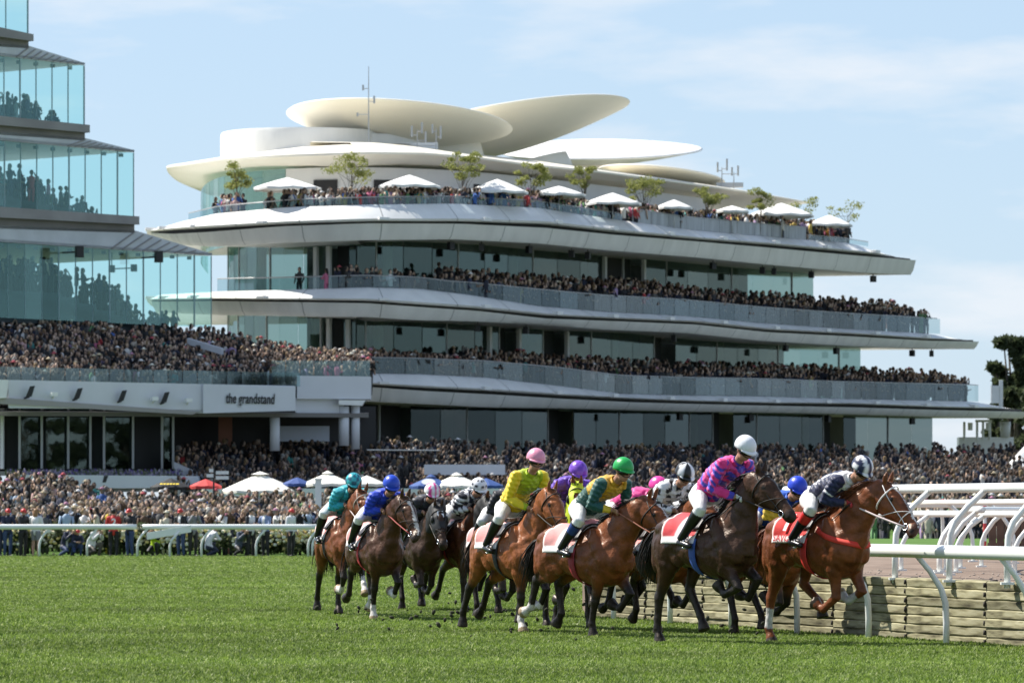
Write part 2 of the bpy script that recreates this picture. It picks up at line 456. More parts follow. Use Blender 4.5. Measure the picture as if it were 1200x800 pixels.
# ------------------------------------------------------------------ inside rail, log wall and the fences on the bank
M_RAIL = pmat('white_rail_plastic', (0.82, 0.83, 0.80), 0.30, noise=0.05, nscale=1.5)
M_RAILPOST = pmat('white_post_paint', (0.78, 0.79, 0.76), 0.38, noise=0.06, nscale=3)
def log_mat():
    m = noise_mat('weathered_log', [(.28, (.04, .034, .024)), (.38, (.15, .135, .08)), (.50, (.30, .275, .165)), (.62, (.38, .355, .235)), (.72, (.21, .195, .10))], 3.4, .9, stretch=(1, 1, 1), bump=1.0, bscale=14, detail=9)
    n, l = m.node_tree.nodes, m.node_tree.links; b = n['Principled BSDF']
    src = b.inputs['Base Color'].links[0].from_socket
    oi = n.new('ShaderNodeObjectInfo'); mr = n.new('ShaderNodeMapRange'); mr.inputs['To Min'].default_value = .6; mr.inputs['To Max'].default_value = 1.15
    l.new(oi.outputs['Random'], mr.inputs['Value'])
    mx = n.new('ShaderNodeMix'); mx.data_type = 'RGBA'; mx.blend_type = 'MULTIPLY'; mx.inputs['Factor'].default_value = 1
    l.new(src, mx.inputs['A']); l.new(mr.outputs['Result'], mx.inputs['B']); l.new(mx.outputs['Result'], b.inputs['Base Color'])
    for nd in n:
        if nd.type == 'MAPPING': nd.inputs['Scale'].default_value = (.5, 3.5, 3.5)
    return m
M_LOG = log_mat()
M_BOLT = pmat('rusty_iron', (.03, .022, .018), .8, noise=.3)

rail_root = empty('running_rail', rail_pt(59), 0, 'long white running rail with swan neck posts before the log wall', 'rail')
pts = [rail_pt(y, -.40, 1.20) for y in np.arange(48, 77, 1.0)]
MB().tube(pts, .083, 14).build('rail', M_RAIL, rail_root, smooth=True)
py_ = 59.0 - 2.6 * 3
while py_ < 77:
    b = rail_pt(py_, 0, -.05); tv = rail_pt(py_, -.40, 0) - rail_pt(py_, 0, 0)
    path = [b, b + Vector((0, 0, .35)), b + tv * .03 + Vector((0, 0, .60)), b + tv * .18 + Vector((0, 0, .78)), b + tv * .55 + Vector((0, 0, 1.0)), b + tv * .98 + Vector((0, 0, 1.19))]
    MB().tube([tuple(p) for p in path], [.043, .043, .043, .040, .036, .034], 10).build('post', M_RAILPOST, rail_root, smooth=True)
    py_ += 2.6

wall_root = empty('log_retaining_wall', rail_pt(62, .5), 0, 'retaining wall of stacked weathered logs beside the turf', 'wall')
LOGS = []
for k in range(5):
    rr = np.random.default_rng(50 + k); xs_ = np.linspace(-1.34, 1.34, 9)
    pts = [(x, rr.normal(0, .005), rr.normal(0, .0025)) for x in xs_]
    v = []
    for (x, y, z) in pts:
        for cy, cz in ((.040, .0600), (.061, .042), (.061, -.042), (.040, -.0600), (-.040, -.0600), (-.061, -.042), (-.061, .042), (-.040, .0600)):
            v.append((x, y + cy * rr.uniform(.93, 1.07), z + cz * rr.uniform(.97, 1.035)))
    f = ring_faces(len(xs_), 8)
    me = mesh_np('log', np.array(v), f, smooth=False); me.materials.append(M_LOG); LOGS.append(me)
joints = [48.4 + 2.6 * k for k in range(13)]
rr = np.random.default_rng(4)
for k in range(len(joints) - 1):
    a, b = rail_pt(joints[k], .5), rail_pt(joints[k + 1], .5); c = (a + b) / 2; d = b - a
    if joints[k] > 72.5: break
    for row in range(7):
        o = bpy.data.objects.new('log', LOGS[rr.integers(0, 5)]); COL.objects.link(o); o.parent = wall_root
        o.location = c - rail_root.location * 0 - wall_root.location + Vector((rr.normal(0, .008), 0, .055 + row * .119))
        o.rotation_euler = (rr.integers(0, 2) * math.pi + rr.normal(0, .05), rr.normal(0, .003), math.atan2(d.y, d.x) + rr.normal(0, .004)); o.scale = (d.length / 2.70, 1, rr.uniform(.96, 1.04))
    m = MB()
    for z in np.arange(.06, .84, .119):
        p = rail_pt(joints[k], .43); m.tube([(p.x, p.y, z - .03), (p.x + .004, p.y, z + .03)], .020, 6)
    p = rail_pt(joints[k], .56); m.tube([(p.x, p.y, -.1), (p.x, p.y, .84)], .05, 8)
    m.build('tie', M_BOLT, wall_root, smooth=True)

# earth bank behind the wall
bk = [rail_pt(y, .55, 0) for y in np.arange(47, 76.1, 2)]
poly = [(p.x, p.y, 0) for p in bk] + [(1.2, 80, 0), (2.2, 96, 0), (3.5, 108, 0), (60, 108, 0), (60, 47, 0)]
bm_ = MB(); bm_.prism([(x, y, .80) for x, y, z in poly], (0, 0, -1.0))
tag(bm_.build('dirt_bank', M_DIRT), kind='structure')
M_LAWN = noise_mat('mown_lawn', [(.3, (.06, .13, .02)), (.7, (.10, .18, .035))], .7)
bm_ = MB(); bm_.prism([(3.5, 108.01, .80), (5.5, 150, .80), (60, 150, .80), (60, 108.01, .80)], (0, 0, -1.0))
tag(bm_.build('bank_lawn', M_LAWN), kind='structure')
# pebbles and clods on the bank
rr = np.random.default_rng(9); m = MB()
for k in range(260):
    y = rr.uniform(56, 80); x = rail_x(y) + rr.uniform(.75, 4.5); s = rr.uniform(.006, .02)
    v, f = ellipsoid((x, y, .805), (s * 1.4, s, s * .7), Matrix.Rotation(rr.uniform(0, 3), 4, 'Z'), 6, 4); m.add(v, f)
tag(m.build('gravel', pmat('pale_stone', (.36, .30, .25), .9), smooth=True), 'small pale stones on the dirt bank', 'gravel', kind='stuff')

def swan_fence(label, base_pts, off, h, r_rail, r_post, rail_ext=(0, 0), every=1, z0=.80, name='running_rail', kick=.5, flat=1.0, rail_boxes=False):
    """base_pts: list of (x, y) post feet; off: sideways reach of the post's head; rail joins the heads."""
    B = [Vector((x, y, z0)) for x, y in base_pts]
    root = empty(name, B[len(B) // 2], 0, label, 'rail')
    heads = []
    for i, b in enumerate(B):
        d = (B[min(i + 1, len(B) - 1)] - B[max(i - 1, 0)]).normalized(); n = Vector((d.y, -d.x, 0)) * off
        heads.append(b + n + Vector((0, 0, h)))
        path = [b - Vector((0, 0, .05)), b + Vector((0, 0, h * .25)), b + n * .03 + Vector((0, 0, h * kick)), b + n * .16 + Vector((0, 0, h * (kick + .14))), b + n * .5 + Vector((0, 0, h * .80)), b + n + Vector((0, 0, h - r_rail * .3))]
        MB().tube([tuple(p) for p in path], r_post, 10).build('post', M_RAILPOST, root, smooth=True)
        MB().box((b.x, b.y, z0 + .01), (.16, .16, .03)).build('foot_plate', M_RAILPOST, root)
    pts = [heads[0] + (heads[0] - heads[1]).normalized() * rail_ext[0]] + heads + [heads[-1] + (heads[-1] - heads[-2]).normalized() * rail_ext[1]]
    MB().tube([tuple(p) for p in pts], r_rail, 12, flat=flat).build('rail', M_RAIL, root, smooth=True)
    return root
FA = [(6.65 - .53 * k, 56.0 + 2.0 * k) for k in range(0, 6)]
swan_fence('tall white swan neck rail standing on the dirt bank nearest the log wall', FA, .50, 1.20, .062, .042, (2.5, 2.0), kick=.5)
FB = [(8.35 - .62 * k, 62.0 + 2.2 * k) for k in range(0, 6)]
swan_fence('lower white rail behind the tall bank rail', FB, .46, .86, .050, .036, (2.5, 2.0), kick=.45)
FC = [(6.15 - .02 * k + .06 * k * k, 66.0 + 1.9 * k) for k in range(0, 8)]
swan_fence('white rail curving away across the dirt bank with closely set posts', FC, .40, .92, .05, .036, (.8, 2.0), kick=.45)
FE = [(10.4 - .45 * k, 70.0 + 2.6 * k) for k in range(0, 6)]
swan_fence('white rail further up the dirt bank leaning the other way', FE, -.46, 1.05, .05, .036, (2.5, 2.0), kick=.45)
FD = [(20.5 - 2.2 * k, 101.0 + .5 * k) for k in range(0, 8)]
swan_fence('far plain white rail at the edge of the bank lawn', FD, -.30, 1.02, .06, .04, (4, 2), kick=.55)
# board fence
bf = empty('timber_board_fence', at(1185, 648, 96), 0, 'brown timber board screen at the edge of the bank', 'fence')
M_BOARD = pmat('brown_board', (.13, .075, .05), .8, noise=.35, nscale=4)
bmsh = MB().box((0, 0, .40), (.15, .03, .80)).build('board', M_BOARD, bf, local=True)
for k in range(16):
    o = bmsh if k == 0 else bmsh.copy()
    if k: COL.objects.link(o)
    p = at(1163, 648, 96 + .02 * (k % 2)); o.location = Vector((p.x + k * .165, p.y, .78)) - bf.location
MB().box((at(1163, 640, 96.06).x + 1.3, 96.08, 1.50), (2.8, .05, .09)).build('top_rail', M_BOARD, bf)
MB().box((at(1163, 640, 96.06).x + 1.3, 96.08, 1.00), (2.8, .05, .09)).build('mid_rail', M_BOARD, bf)
pr = empty('marker_post', at(1153, 660, 90), 0, 'red and white striped marker post on the bank', 'post')
p0 = at(1154, 660, 90)
for k in range(6):
    MB().tube([(p0.x, p0.y, .78 + k * .17), (p0.x, p0.y, .95 + k * .17)], .035, 8).build('band', pmat('red_band', (.55, .05, .05), .6) if k % 2 else M_WHITE, pr)

# ------------------------------------------------------------------ outside rail across the course
YR = 171.0
fr = empty('running_rail', (-10, YR, 0), 0, 'long white running rail along the far side of the turf', 'rail')
def gap_rail(px0, px1):
    MB().tube([tuple(at(p, 613.0 + 4, YR) ) for p in np.linspace(px0, px1, 10)], .10, 12).build('rail', M_RAIL, fr, smooth=True)
gap_rail(-40, 160); gap_rail(167, 380); gap_rail(383, 640)
for k, px in enumerate([-12, 48, 104, 163, 238, 302, 363, 368, 432, 500, 560, 620]):
    b = at(px - 2, 650, YR); b.z = -.05
    MB().tube([tuple(b), (b.x, b.y, .42), (b.x + .04, b.y, .60), (b.x + .16, b.y, .80), (b.x + .42, b.y, 1.08)], .045, 8).build('post', M_RAILPOST, fr, smooth=True)
gt = empty('gate_rail', at(200, 650, 170.2), 0, 'short slanting white gate rail propped by the far running rail', 'rail')
a, b = at(172, 628, 170.2), at(224, 619, 170.2)
MB().quadbox(a + Vector((0, 0, -.13)), b + Vector((0, 0, -.13)), b + Vector((0, 0, .13)), a + Vector((0, 0, .13)), (0, .07, 0)).build('board', M_RAIL, gt, bevel=.01)
b = at(199, 650, 170.2)
MB().tube([(b.x, b.y, -.05), (b.x, b.y, .42), (b.x + .06, b.y, .62), (b.x + .35, b.y, .94)], .045, 8).build('post', M_RAILPOST, gt, smooth=True)
# ------------------------------------------------------------------ the curved white stand
M_SHELL = pmat('white_shell', (0.81, 0.80, 0.77), 0.42, noise=0.07, nscale=.8, stretch=(1.5, 1.5, .35))
M_FASCIA = pmat('pale_grey_fascia', (0.80, 0.79, 0.76), 0.45, noise=0.08, nscale=.8, stretch=(1.5, 1.5, .35))
M_SOFFIT = pmat('cream_soffit', (0.60, 0.56, 0.48), 0.6)
M_ROOFU = pmat('cream_roof_shell', (0.83, 0.78, 0.66), 0.5, noise=0.03, nscale=.3)
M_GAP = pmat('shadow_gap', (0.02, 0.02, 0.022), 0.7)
M_FLOOR = pmat('stand_floor', (0.22, 0.21, 0.20), 0.8)
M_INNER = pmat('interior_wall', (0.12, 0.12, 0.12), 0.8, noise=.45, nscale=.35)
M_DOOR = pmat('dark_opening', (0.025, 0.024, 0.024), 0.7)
M_METAL = pmat('brushed_metal', (0.45, 0.45, 0.45), 0.35, metal=.8)
G_FAC = glass_mat('facade_glass', (0.52, 0.62, 0.59), refl=0.09, rough=0.015, rcol=(.55, .66, .63), wave=.03)
G_BAL = glass_mat('balustrade_glass', (0.78, 0.85, 0.86), refl=0.06, rough=0.05, rcol=(.75, .85, .92))
G_PAV = glass_mat('pavilion_glass', (0.62, 0.76, 0.70), refl=0.12, rough=0.05, rcol=(.85, .95, .92))

PLAN = [(262, 300), (208, 286), (179, 268), (186, 254), (235, 244.5), (320, 239.5), (430, 238), (540, 241), (640, 247), (750, 256), (900, 270), (1040, 283.5), (1150, 294), (1215, 300), (1290, 307)]
PLAN_XY = np.array([[(p - CX) / F_PX * y, y] for p, y in PLAN])
CUR = catmull(PLAN_XY, 420)
TAN = np.gradient(CUR, axis=0); TAN /= np.linalg.norm(TAN, axis=1)[:, None]
NRM = np.stack([TAN[:, 1], -TAN[:, 0]], 1)
CPX = CX + F_PX * CUR[:, 0] / CUR[:, 1]
I0 = int(np.argmin(CPX[:210]))              # leftmost point of the rounded end
def zpx(py, Y): return CAM_H + (HY - py) / F_PX * Y
def seg_idx(px0, px1, wrap=0, step=2):
    """Indices of the plan curve between two photo columns on the front side; wrap adds points round the left end."""
    a = I0 if px0 <= CPX[I0] + 3 else int(np.argmin(np.abs(CPX[I0:] - px0))) + I0
    b = int(np.argmin(np.abs(CPX[I0:] - px1))) + I0
    a = max(0, a - wrap)
    r = list(range(a, b, step)) + [b]
    return np.array(r)
def rows_at(idx, tab):
    """Interpolate photo rows given per column to heights along the curve; behind the left tip rows hold their value."""
    T = np.array(tab, float); out = []
    for i in idx:
        px = CPX[i] if i >= I0 else CPX[I0]
        Y = CUR[i, 1] if i >= I0 else CUR[I0, 1]
        out.append([zpx(np.interp(px, T[:, 0], T[:, k]), Y) for k in range(1, T.shape[1])])
    return np.array(out)
def sweep(name, idx, prof, mat, parent, smooth=True, closed=True):
    """prof(k) -> list of (offset outward, z) for the k-th section."""
    secs = [prof(k) for k in range(len(idx))]; m = len(secs[0]); V = []
    for k, i in enumerate(idx):
        for off, z in secs[k]:
            V.append((CUR[i, 0] + NRM[i, 0] * off, CUR[i, 1] + NRM[i, 1] * off, z))
    F = []
    n = len(idx)
    for k in range(n - 1):
        for q in range(m if closed else m - 1):
            a, b = k * m + q, k * m + (q + 1) % m
            F.append((a, b, b + m, a + m))
    if closed:
        F.append(tuple(range(m - 1, -1, -1))); F.append(tuple((n - 1) * m + q for q in range(m)))
    V = np.array(V) - np.array(wloc(parent)) if parent is not None else np.array(V)
    me = mesh_np(name, V, F, smooth=False)
    bm = bmesh.new(); bm.from_mesh(me); bmesh.ops.recalc_face_normals(bm, faces=bm.faces[:]); bm.to_mesh(me); bm.free()
    o = link(name, me, mat, parent)
    if smooth:
        me.polygons.foreach_set('use_smooth', np.ones(len(me.polygons), dtype=bool))
        try:
            me.set_sharp_from_angle(angle=R(35))
        except Exception: pass
    return o
def cpt(i, off, z): return Vector((CUR[i, 0] + NRM[i, 0] * off, CUR[i, 1] + NRM[i, 1] * off, z))

stand = empty('curved_grandstand', (5, 265, 0), 0, 'curved white grandstand with stacked balconies and saucer shaped roofs', 'grandstand')

L3 = [(178, 266, 271, 273, 279), (202, 259, 269, 274, 287), (240, 250, 267, 272, 289), (330, 242, 262, 265, 284), (430, 239, 259, 261.5, 281), (540, 238, 259, 262, 280), (640, 243, 262, 267, 285), (720, 255, 271, 275, 293), (820, 269, 280, 283, 301), (900, 276, 286, 290, 309), (1000, 284, 295, 299, 318), (1050, 292, 300, 303, 321), (1076, 299, 303, 305, 322)]
L2 = [(178, 345, 351, 353, 366), (250, 341, 350, 352.5, 369), (330, 339, 351, 353.5, 370), (430, 336, 352, 355, 371), (500, 338, 357, 360, 375), (560, 345, 361, 364, 376), (640, 358, 369, 373, 380), (720, 365, 373, 376, 386), (815, 370, 377, 380, 390), (900, 378, 386, 389, 399), (1000, 385, 391, 394, 405), (1090, 390, 397, 399, 408), (1145, 393, 398, 400, 409)]
L1 = [(178, 436, 447, 450, 468), (432, 437, 450, 453, 470), (500, 438, 454, 458, 473), (580, 442, 458, 462, 477), (660, 451, 463, 467, 478), (740, 461, 467, 471, 480), (815, 463, 470, 473, 482), (900, 464, 472, 475, 483), (1000, 467, 473, 477, 485), (1100, 469, 477, 480, 488), (1150, 470, 478, 481, 489), (1195, 473, 479, 482, 490)]
LEV = {}
for nm, tab, pxa, pxb, wrap in (('terrace', L3, 176, 1108, 50), ('upper', L2, 176, 1180, 50), ('lower', L1, 176, 1232, 50)):
    idx = seg_idx(pxa, pxb, wrap)
    Z = rows_at(idx, tab)
    n = len(idx)
    LEV[nm] = (idx, Z)
    ex = np.zeros(n)                               # pointed wing at the right end
    tip = np.clip((np.arange(n) - (n - 16)) / 15.0, 0, 1)
    back = lambda k: -9.0
    DP = 14.0 if nm == 'terrace' else 9.0
    def lip(k, Z=Z, tip=tip, DP=DP):
        t, b = Z[k, 0], Z[k, 1]; h = t - b; q = 1 - .8 * tip[k]
        o = 0.25 - 3.2 * tip[k] ** 2
        return [(o - .55, b - .02), (o - .06, b), (o, b + h * .12), (o - .22, b + h * .38 * q), (o - .62, b + h * .80 * q), (o - .85, b + h * q), (o - 1.0, b + h * q), (o - 1.05, b + .03), (-DP * (1 - tip[k]) - 4.1 * tip[k], b + .03), (-DP * (1 - tip[k]) - 4.2 * tip[k], b - .03)]
    sweep('balcony_edge', idx, lip, M_SHELL, stand)
    cut = n - 5
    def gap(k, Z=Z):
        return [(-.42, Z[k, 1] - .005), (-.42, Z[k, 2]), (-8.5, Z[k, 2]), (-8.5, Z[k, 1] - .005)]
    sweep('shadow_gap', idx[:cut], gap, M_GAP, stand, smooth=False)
    def fas(k, Z=Z):
        t, b = Z[k, 2] - .004, Z[k, 3]; h = t - b
        return [(-.02, t), (-.05, t - .06), (-.22, b + h * .30), (-.40, b), (-.8, b + .02), (-8.6, b + .10), (-8.6, t)]
    sweep('fascia', idx[:cut], fas, M_FASCIA, stand)
    jm = MB()
    for k in range(3, cut - 3, 6):
        i = idx[k]; tv = Vector((TAN[i, 0], TAN[i, 1], 0)) * .022
        for prf, rng_ in ((lip(k), range(1, 6)), (fas(k), range(0, 4))):
            for q in rng_[:-1] if hasattr(rng_, '__getitem__') else rng_:
                a, b = prf[q], prf[q + 1]; pa, pb = cpt(i, a[0] + .008, a[1] + .004), cpt(i, b[0] + .008, b[1] + .004)
                jm.add([pa - tv, pa + tv, pb + tv, pb - tv], [(0, 1, 2, 3)])
    jm.build('panel_joints', pmat('joint_grey', (.30, .30, .29), .7), stand, fix=False)['kind'] = 'stuff'
    for k in range(6, cut - 4, 9):
        i = idx[k]
        if i < I0: continue
        px = CPX[i]; c = cpt(i, .16, Z[k, 1] + .10)
        MB().box(c, (.55, .62, .20 if px > 520 else .16), math.atan2(TAN[i, 1], TAN[i, 0])).build('bracket', M_WHITE, stand, bevel=.03)

# floors at each level behind the edges, and crowns of columns
def z_floor(nm, i):
    idx, Z = LEV[nm]; return float(np.interp(i, idx, Z[:, 1])) - .02
# glass balustrades ---------------------------------------------------------
def balustrade(nm, pxa, pxb, h_of, off, pane=1.9, parent=None, tabname='balustrade', mat=None, wrap=0):
    idx, Z = LEV[nm]
    sub = seg_idx(pxa, pxb, wrap, 1)
    d = np.concatenate([[0], np.cumsum(np.linalg.norm(np.diff(CUR[sub], axis=0), axis=1))])
    n = max(1, int(d[-1] / pane)); cuts = [int(np.argmin(np.abs(d - d[-1] * q / n))) for q in range(n + 1)]
    b = empty('x', (0, 0, 0)) if False else None
    for q in range(n):
        i, j = sub[cuts[q]], sub[cuts[q + 1]]
        if i == j: continue
        zi = float(np.interp(i, idx, Z[:, 0])); zj = float(np.interp(j, idx, Z[:, 0])); hi = h_of(CPX[i]); hj = h_of(CPX[j])
        p, r = cpt(i, off, zi + .02), cpt(j, off, zj + .02); e = (r - p).normalized() * .02
        p, r = p + e, r - e
        p2, r2 = p + Vector((0, 0, hi)), r + Vector((0, 0, hj))
        nv = Vector((NRM[i, 0], NRM[i, 1], 0)) * .025
        MB().quadbox(p, r, r2, p2, nv).build('balustrade_pane', mat or G_BAL, stand)
    rail = [tuple(cpt(i, off, float(np.interp(i, idx, Z[:, 0])) + .02 + h_of(CPX[i]) + .03)) for i in sub[::2]]
    MB().tube(rail, .03, 6).build('handrail', M_METAL, stand, smooth=True)
balustrade('upper', 240, 1112, lambda p: float(np.interp(p, [240, 540, 640, 1112], [.62, .55, .85, .92])), -.72)
balustrade('lower', 320, 1160, lambda p: float(np.interp(p, [320, 540, 680, 1160], [.75, .78, .95, 1.0])), -.72)
balustrade('terrace', 205, 745, lambda p: .34, -.72, pane=2.4, mat=G_BAL)
balustrade('terrace', 755, 958, lambda p: .68, -.72, pane=2.0, mat=pmat('brushed_panel', (.30, .32, .34), .35, noise=.3, nscale=1.2, stretch=(3, 3, .3)))
balustrade('terrace', 960, 1030, lambda p: .25, -.75, pane=2.4, mat=G_BAL)

# glazed walls ---------------------------------------------------------------
def glazed(nm_top, nm_bot, pxa, pxb, off, openings, pane=3.0, mat=None, zadd=0.0, zbot=None):
    sub = seg_idx(pxa, pxb, 60, 1)
    idt, Zt = LEV[nm_top]
    d = np.concatenate([[0], np.cumsum(np.linalg.norm(np.diff(CUR[sub], axis=0), axis=1))])
    n = int(d[-1] / pane); cuts = [int(np.argmin(np.abs(d - d[-1] * q / n))) for q in range(n + 1)]
    for q in range(n):
        i, j = sub[cuts[q]], sub[cuts[q + 1]]
        zt = [float(np.interp(k, idt, Zt[:, 3])) + .12 for k in (i, j)]
        zb = [z_floor(nm_bot, k) if nm_bot else zbot for k in (i, j)]
        pxm = (CPX[i] + CPX[j]) / 2
        opened = any(a <= pxm <= b for a, b in openings)
        p, r = cpt(i, off, zb[0]), cpt(j, off, zb[1]); e = (r - p).normalized() * .03
        nv = Vector((NRM[i, 0], NRM[i, 1], 0))
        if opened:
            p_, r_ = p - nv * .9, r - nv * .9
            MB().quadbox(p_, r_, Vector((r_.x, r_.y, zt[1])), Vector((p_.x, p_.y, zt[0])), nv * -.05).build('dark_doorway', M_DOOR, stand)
        else:
            MB().quadbox(p + e, r - e, Vector((r.x - e.x, r.y - e.y, zt[1])), Vector((p.x + e.x, p.y + e.y, zt[0])), nv * .03).build('window_pane', mat or G_FAC, stand)
        if q % 3 == 0 or opened:
            MB().box((p.x, p.y, (zb[0] + zt[0]) / 2), (.07, .12, zt[0] - zb[0]), math.atan2(TAN[i, 1], TAN[i, 0])).build('mullion', pmat('pale_mullion', (.42, .43, .42), .45), stand)
    # rooms behind
    step = sub[::6]
    def wallp(k):
        i = step[k]; zb = z_floor(nm_bot, i) if nm_bot else zbot; zt = float(np.interp(i, idt, Zt[:, 3])) + .2
        return [(off - 4.5, zb), (off - 4.5, zt), (off - 4.7, zt), (off - 4.7, zb)]
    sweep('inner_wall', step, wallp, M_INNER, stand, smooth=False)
    for q in range(2, n - 1, 5):
        i = sub[cuts[q]]; zb = z_floor(nm_bot, i) if nm_bot else zbot; zt = float(np.interp(i, idt, Zt[:, 3])) + .1
        c = cpt(i, off - 1.2, (zb + zt) / 2); MB().tube([(c.x, c.y, zb), (c.x, c.y, zt)], .28, 12).build('column', M_SOFFIT, stand, smooth=True)
glazed('terrace', 'upper', 176, 1026, -4.3, [(312, 330), (345, 370), (792, 826)], 2.6)
glazed('upper', 'lower', 176, 1082, -4.3, [(330, 378), (655, 682), (724, 742), (838, 866)], 2.6)
glazed('lower', None, 415, 1160, -4.0, [(420, 482), (505, 540), (715, 735), (895, 930), (1035, 1055)], 2.8, zbot=3.6, mat=glass_mat('ground_floor_glass', (.40, .45, .44), refl=.06, rough=.02, rcol=(.55, .65, .68), wave=.08))
# white jambs beside some openings
for nm_t, nm_b, px in (('terrace', 'upper', 786), ('terrace', 'upper', 830), ('upper', 'lower', 651), ('upper', 'lower', 686), ('upper', 'lower', 741), ('terrace', 'upper', 309), ('terrace', 'upper', 331), ('upper', 'lower', 331), ('upper', 'lower', 376)):
    i = seg_idx(px, px + 4)[0]; idt, Zt = LEV[nm_t]; zt = float(np.interp(i, idt, Zt[:, 3])); zb = z_floor(nm_b, i); c = cpt(i, -4.15, (zt + zb) / 2)
    MB().box(c, (.22, .2, zt - zb), math.atan2(TAN[i, 1], TAN[i, 0])).build('jamb', pmat('white_jamb', (.62, .62, .60), .5), stand)
# speakers and lamps hung under the soffits
for nm, pxs in (('terrace', (548, 590, 646, 695, 712, 860, 918, 931, 974, 1044)), ('upper', (585, 640, 815, 945, 1002, 1092, 1112)), ('lower', (820, 905, 992, 1092))):
    idx, Z = LEV[nm]
    for px in pxs:
        i = seg_idx(px, px + 3)[0]; z = float(np.interp(i, idx, Z[:, 3])); c = cpt(i, -1.3, z - .28)
        m = MB(); m.box(c, (.30, .26, .38), rng.uniform(0, 3)); m.box(c + Vector((0, 0, .24)), (.05, .05, .16))
        m.build('hanging_speaker', M_BLACK, stand)

# roof terrace ---------------------------------------------------------------
ti, TZ = LEV['terrace']
# pavilion below the roof: glass at the rounded end, white wall with dark doors along the front
PV = [(244, 284), (236, 272), (241, 262), (262, 255.5), (300, 251.5), (360, 249.3), (430, 248.8), (500, 250), (560, 252.5), (640, 257.5), (750, 266.5), (830, 274)]
M_PAVW = pmat('pavilion_white', (.70, .69, .66), .55, noise=.05, nscale=.6)
PVX = catmull(np.array([[(p - CX) / F_PX * y, y] for p, y in PV]), 46)
ztop = lambda px: 19.85
zbt = 16.0
for a, b in zip(PVX[:-1], PVX[1:]):
    px = CX + F_PX * (a[0] + b[0]) / (a[1] + b[1]); d = Vector((b[0] - a[0], b[1] - a[1], 0)); e = d.normalized() * .02; nv = Vector((d.y, -d.x, 0)).normalized()
    p, r = Vector((a[0], a[1], zbt)), Vector((b[0], b[1], zbt)); up = Vector((0, 0, ztop(px) - zbt))
    if px < 326:
        MB().quadbox(p + e, r - e, r - e + up, p + e + up, nv * .03).build('pavilion_pane', G_PAV, stand)
        MB().quadbox(p - nv * 2.2, r - nv * 2.2, r - nv * 2.2 + up, p - nv * 2.2 + up, nv * -.2).build('pavilion_wall', M_PAVW, stand)
    else:
        MB().quadbox(p, r, r + up, p + up, nv * -.3).build('pavilion_wall', M_PAVW, stand)
        if any(abs(px - q) < 9 for q in (384, 446, 474, 560, 604)):
            MB().quadbox(p + e * 8 + nv * .03, r - e * 8 + nv * .03, r - e * 8 + nv * .03 + Vector((0, 0, 3.2)), p + e * 8 + nv * .03 + Vector((0, 0, 3.2)), nv * .05).build('pavilion_door', M_DOOR, stand)
# big lower saucer roof
RP = [(240, 288), (205, 276), (196, 264), (225, 255), (280, 250), (350, 247), (430, 246), (540, 249), (640, 255), (750, 264), (850, 273), (925, 281), (950, 286)]
RXY = catmull(np.array([[(p - CX) / F_PX * y, y] for p, y in RP]), 150)
RT = np.gradient(RXY, axis=0); RT /= np.linalg.norm(RT, axis=1)[:, None]; RN = np.stack([RT[:, 1], -RT[:, 0]], 1)
RPX = CX + F_PX * RXY[:, 0] / RXY[:, 1]; r0 = int(np.argmin(RPX[:70]))
rim = np.array([(193, 195), (260, 186), (330, 181.5), (430, 178), (500, 179), (560, 184), (620, 192), (700, 200), (800, 213), (870, 223), (950, 237)], float)
V = []; prof = [(0, 0, 0), (0, -.10, 0), (-.35, -.24, .05), (-2.2, -.45, .10), (-4.6, -.78, .12), (-7.0, -.98, .15), (-11, -1.05, .15), (-11, 1.3, 1), (-5, .85, 1), (-1.2, .22, 1), (-.3, .08, 1)]
for k in range(len(RXY)):
    px = max(RPX[k], RPX[r0]) if k >= r0 else RPX[r0]
    z = zpx(np.interp(px, rim[:, 0], rim[:, 1]), RXY[max(k, r0), 1])
    tap = 1 - .75 * np.clip((k - 118) / 31.0, 0, 1) ** 1.5
    for off, dz, _ in prof:
        V.append((RXY[k, 0] + RN[k, 0] * off * tap, RXY[k, 1] + RN[k, 1] * off * tap, z + dz * tap))
m_ = len(prof); F = ring_faces(len(RXY), m_)
V = np.array(V) - np.array(stand.location)
me = mesh_np('saucer_roof', V, F); bm = bmesh.new(); bm.from_mesh(me); bmesh.ops.recalc_face_normals(bm, faces=bm.faces[:]); bm.to_mesh(me); bm.free()
me.polygons.foreach_set('use_smooth', np.ones(len(me.polygons), dtype=bool)); me.set_sharp_from_angle(angle=R(40))
link('saucer_roof', me, M_ROOFU, stand)
# drum above it
c = at(358, 170, 262); dr = MB(); n = 48
rad = 4.75; zb, zt = zpx(190, 262), zpx(157, 262)
V = []; F = []
for (rr_, z) in ((rad, zb), (rad, zt - .15), (rad - .06, zt), (0.01, zt + .02)):
    for k in range(n): V.append((c.x + rr_ * math.cos(2 * math.pi * k / n) * 1.0, 262 + rr_ * math.sin(2 * math.pi * k / n), z))
dr.add(V, ring_faces(4, n, caps=False)); o = dr.build('roof_drum', M_SHELL, stand, smooth=True); o.data.set_sharp_from_angle(angle=R(40))
dr = MB(); c = at(430, 170, 263.5)
V = []
for (rr_, z) in ((4.4, zb), (4.4, zpx(163, 263)), (.01, zpx(162.5, 263))):
    for k in range(n): V.append((c.x + rr_ * math.cos(2 * math.pi * k / n), 263.5 + rr_ * math.sin(2 * math.pi * k / n), z))
dr.add(V, ring_faces(3, n, caps=False)); o = dr.build('roof_drum', M_SHELL, stand, smooth=True); o.data.set_sharp_from_angle(angle=R(40))
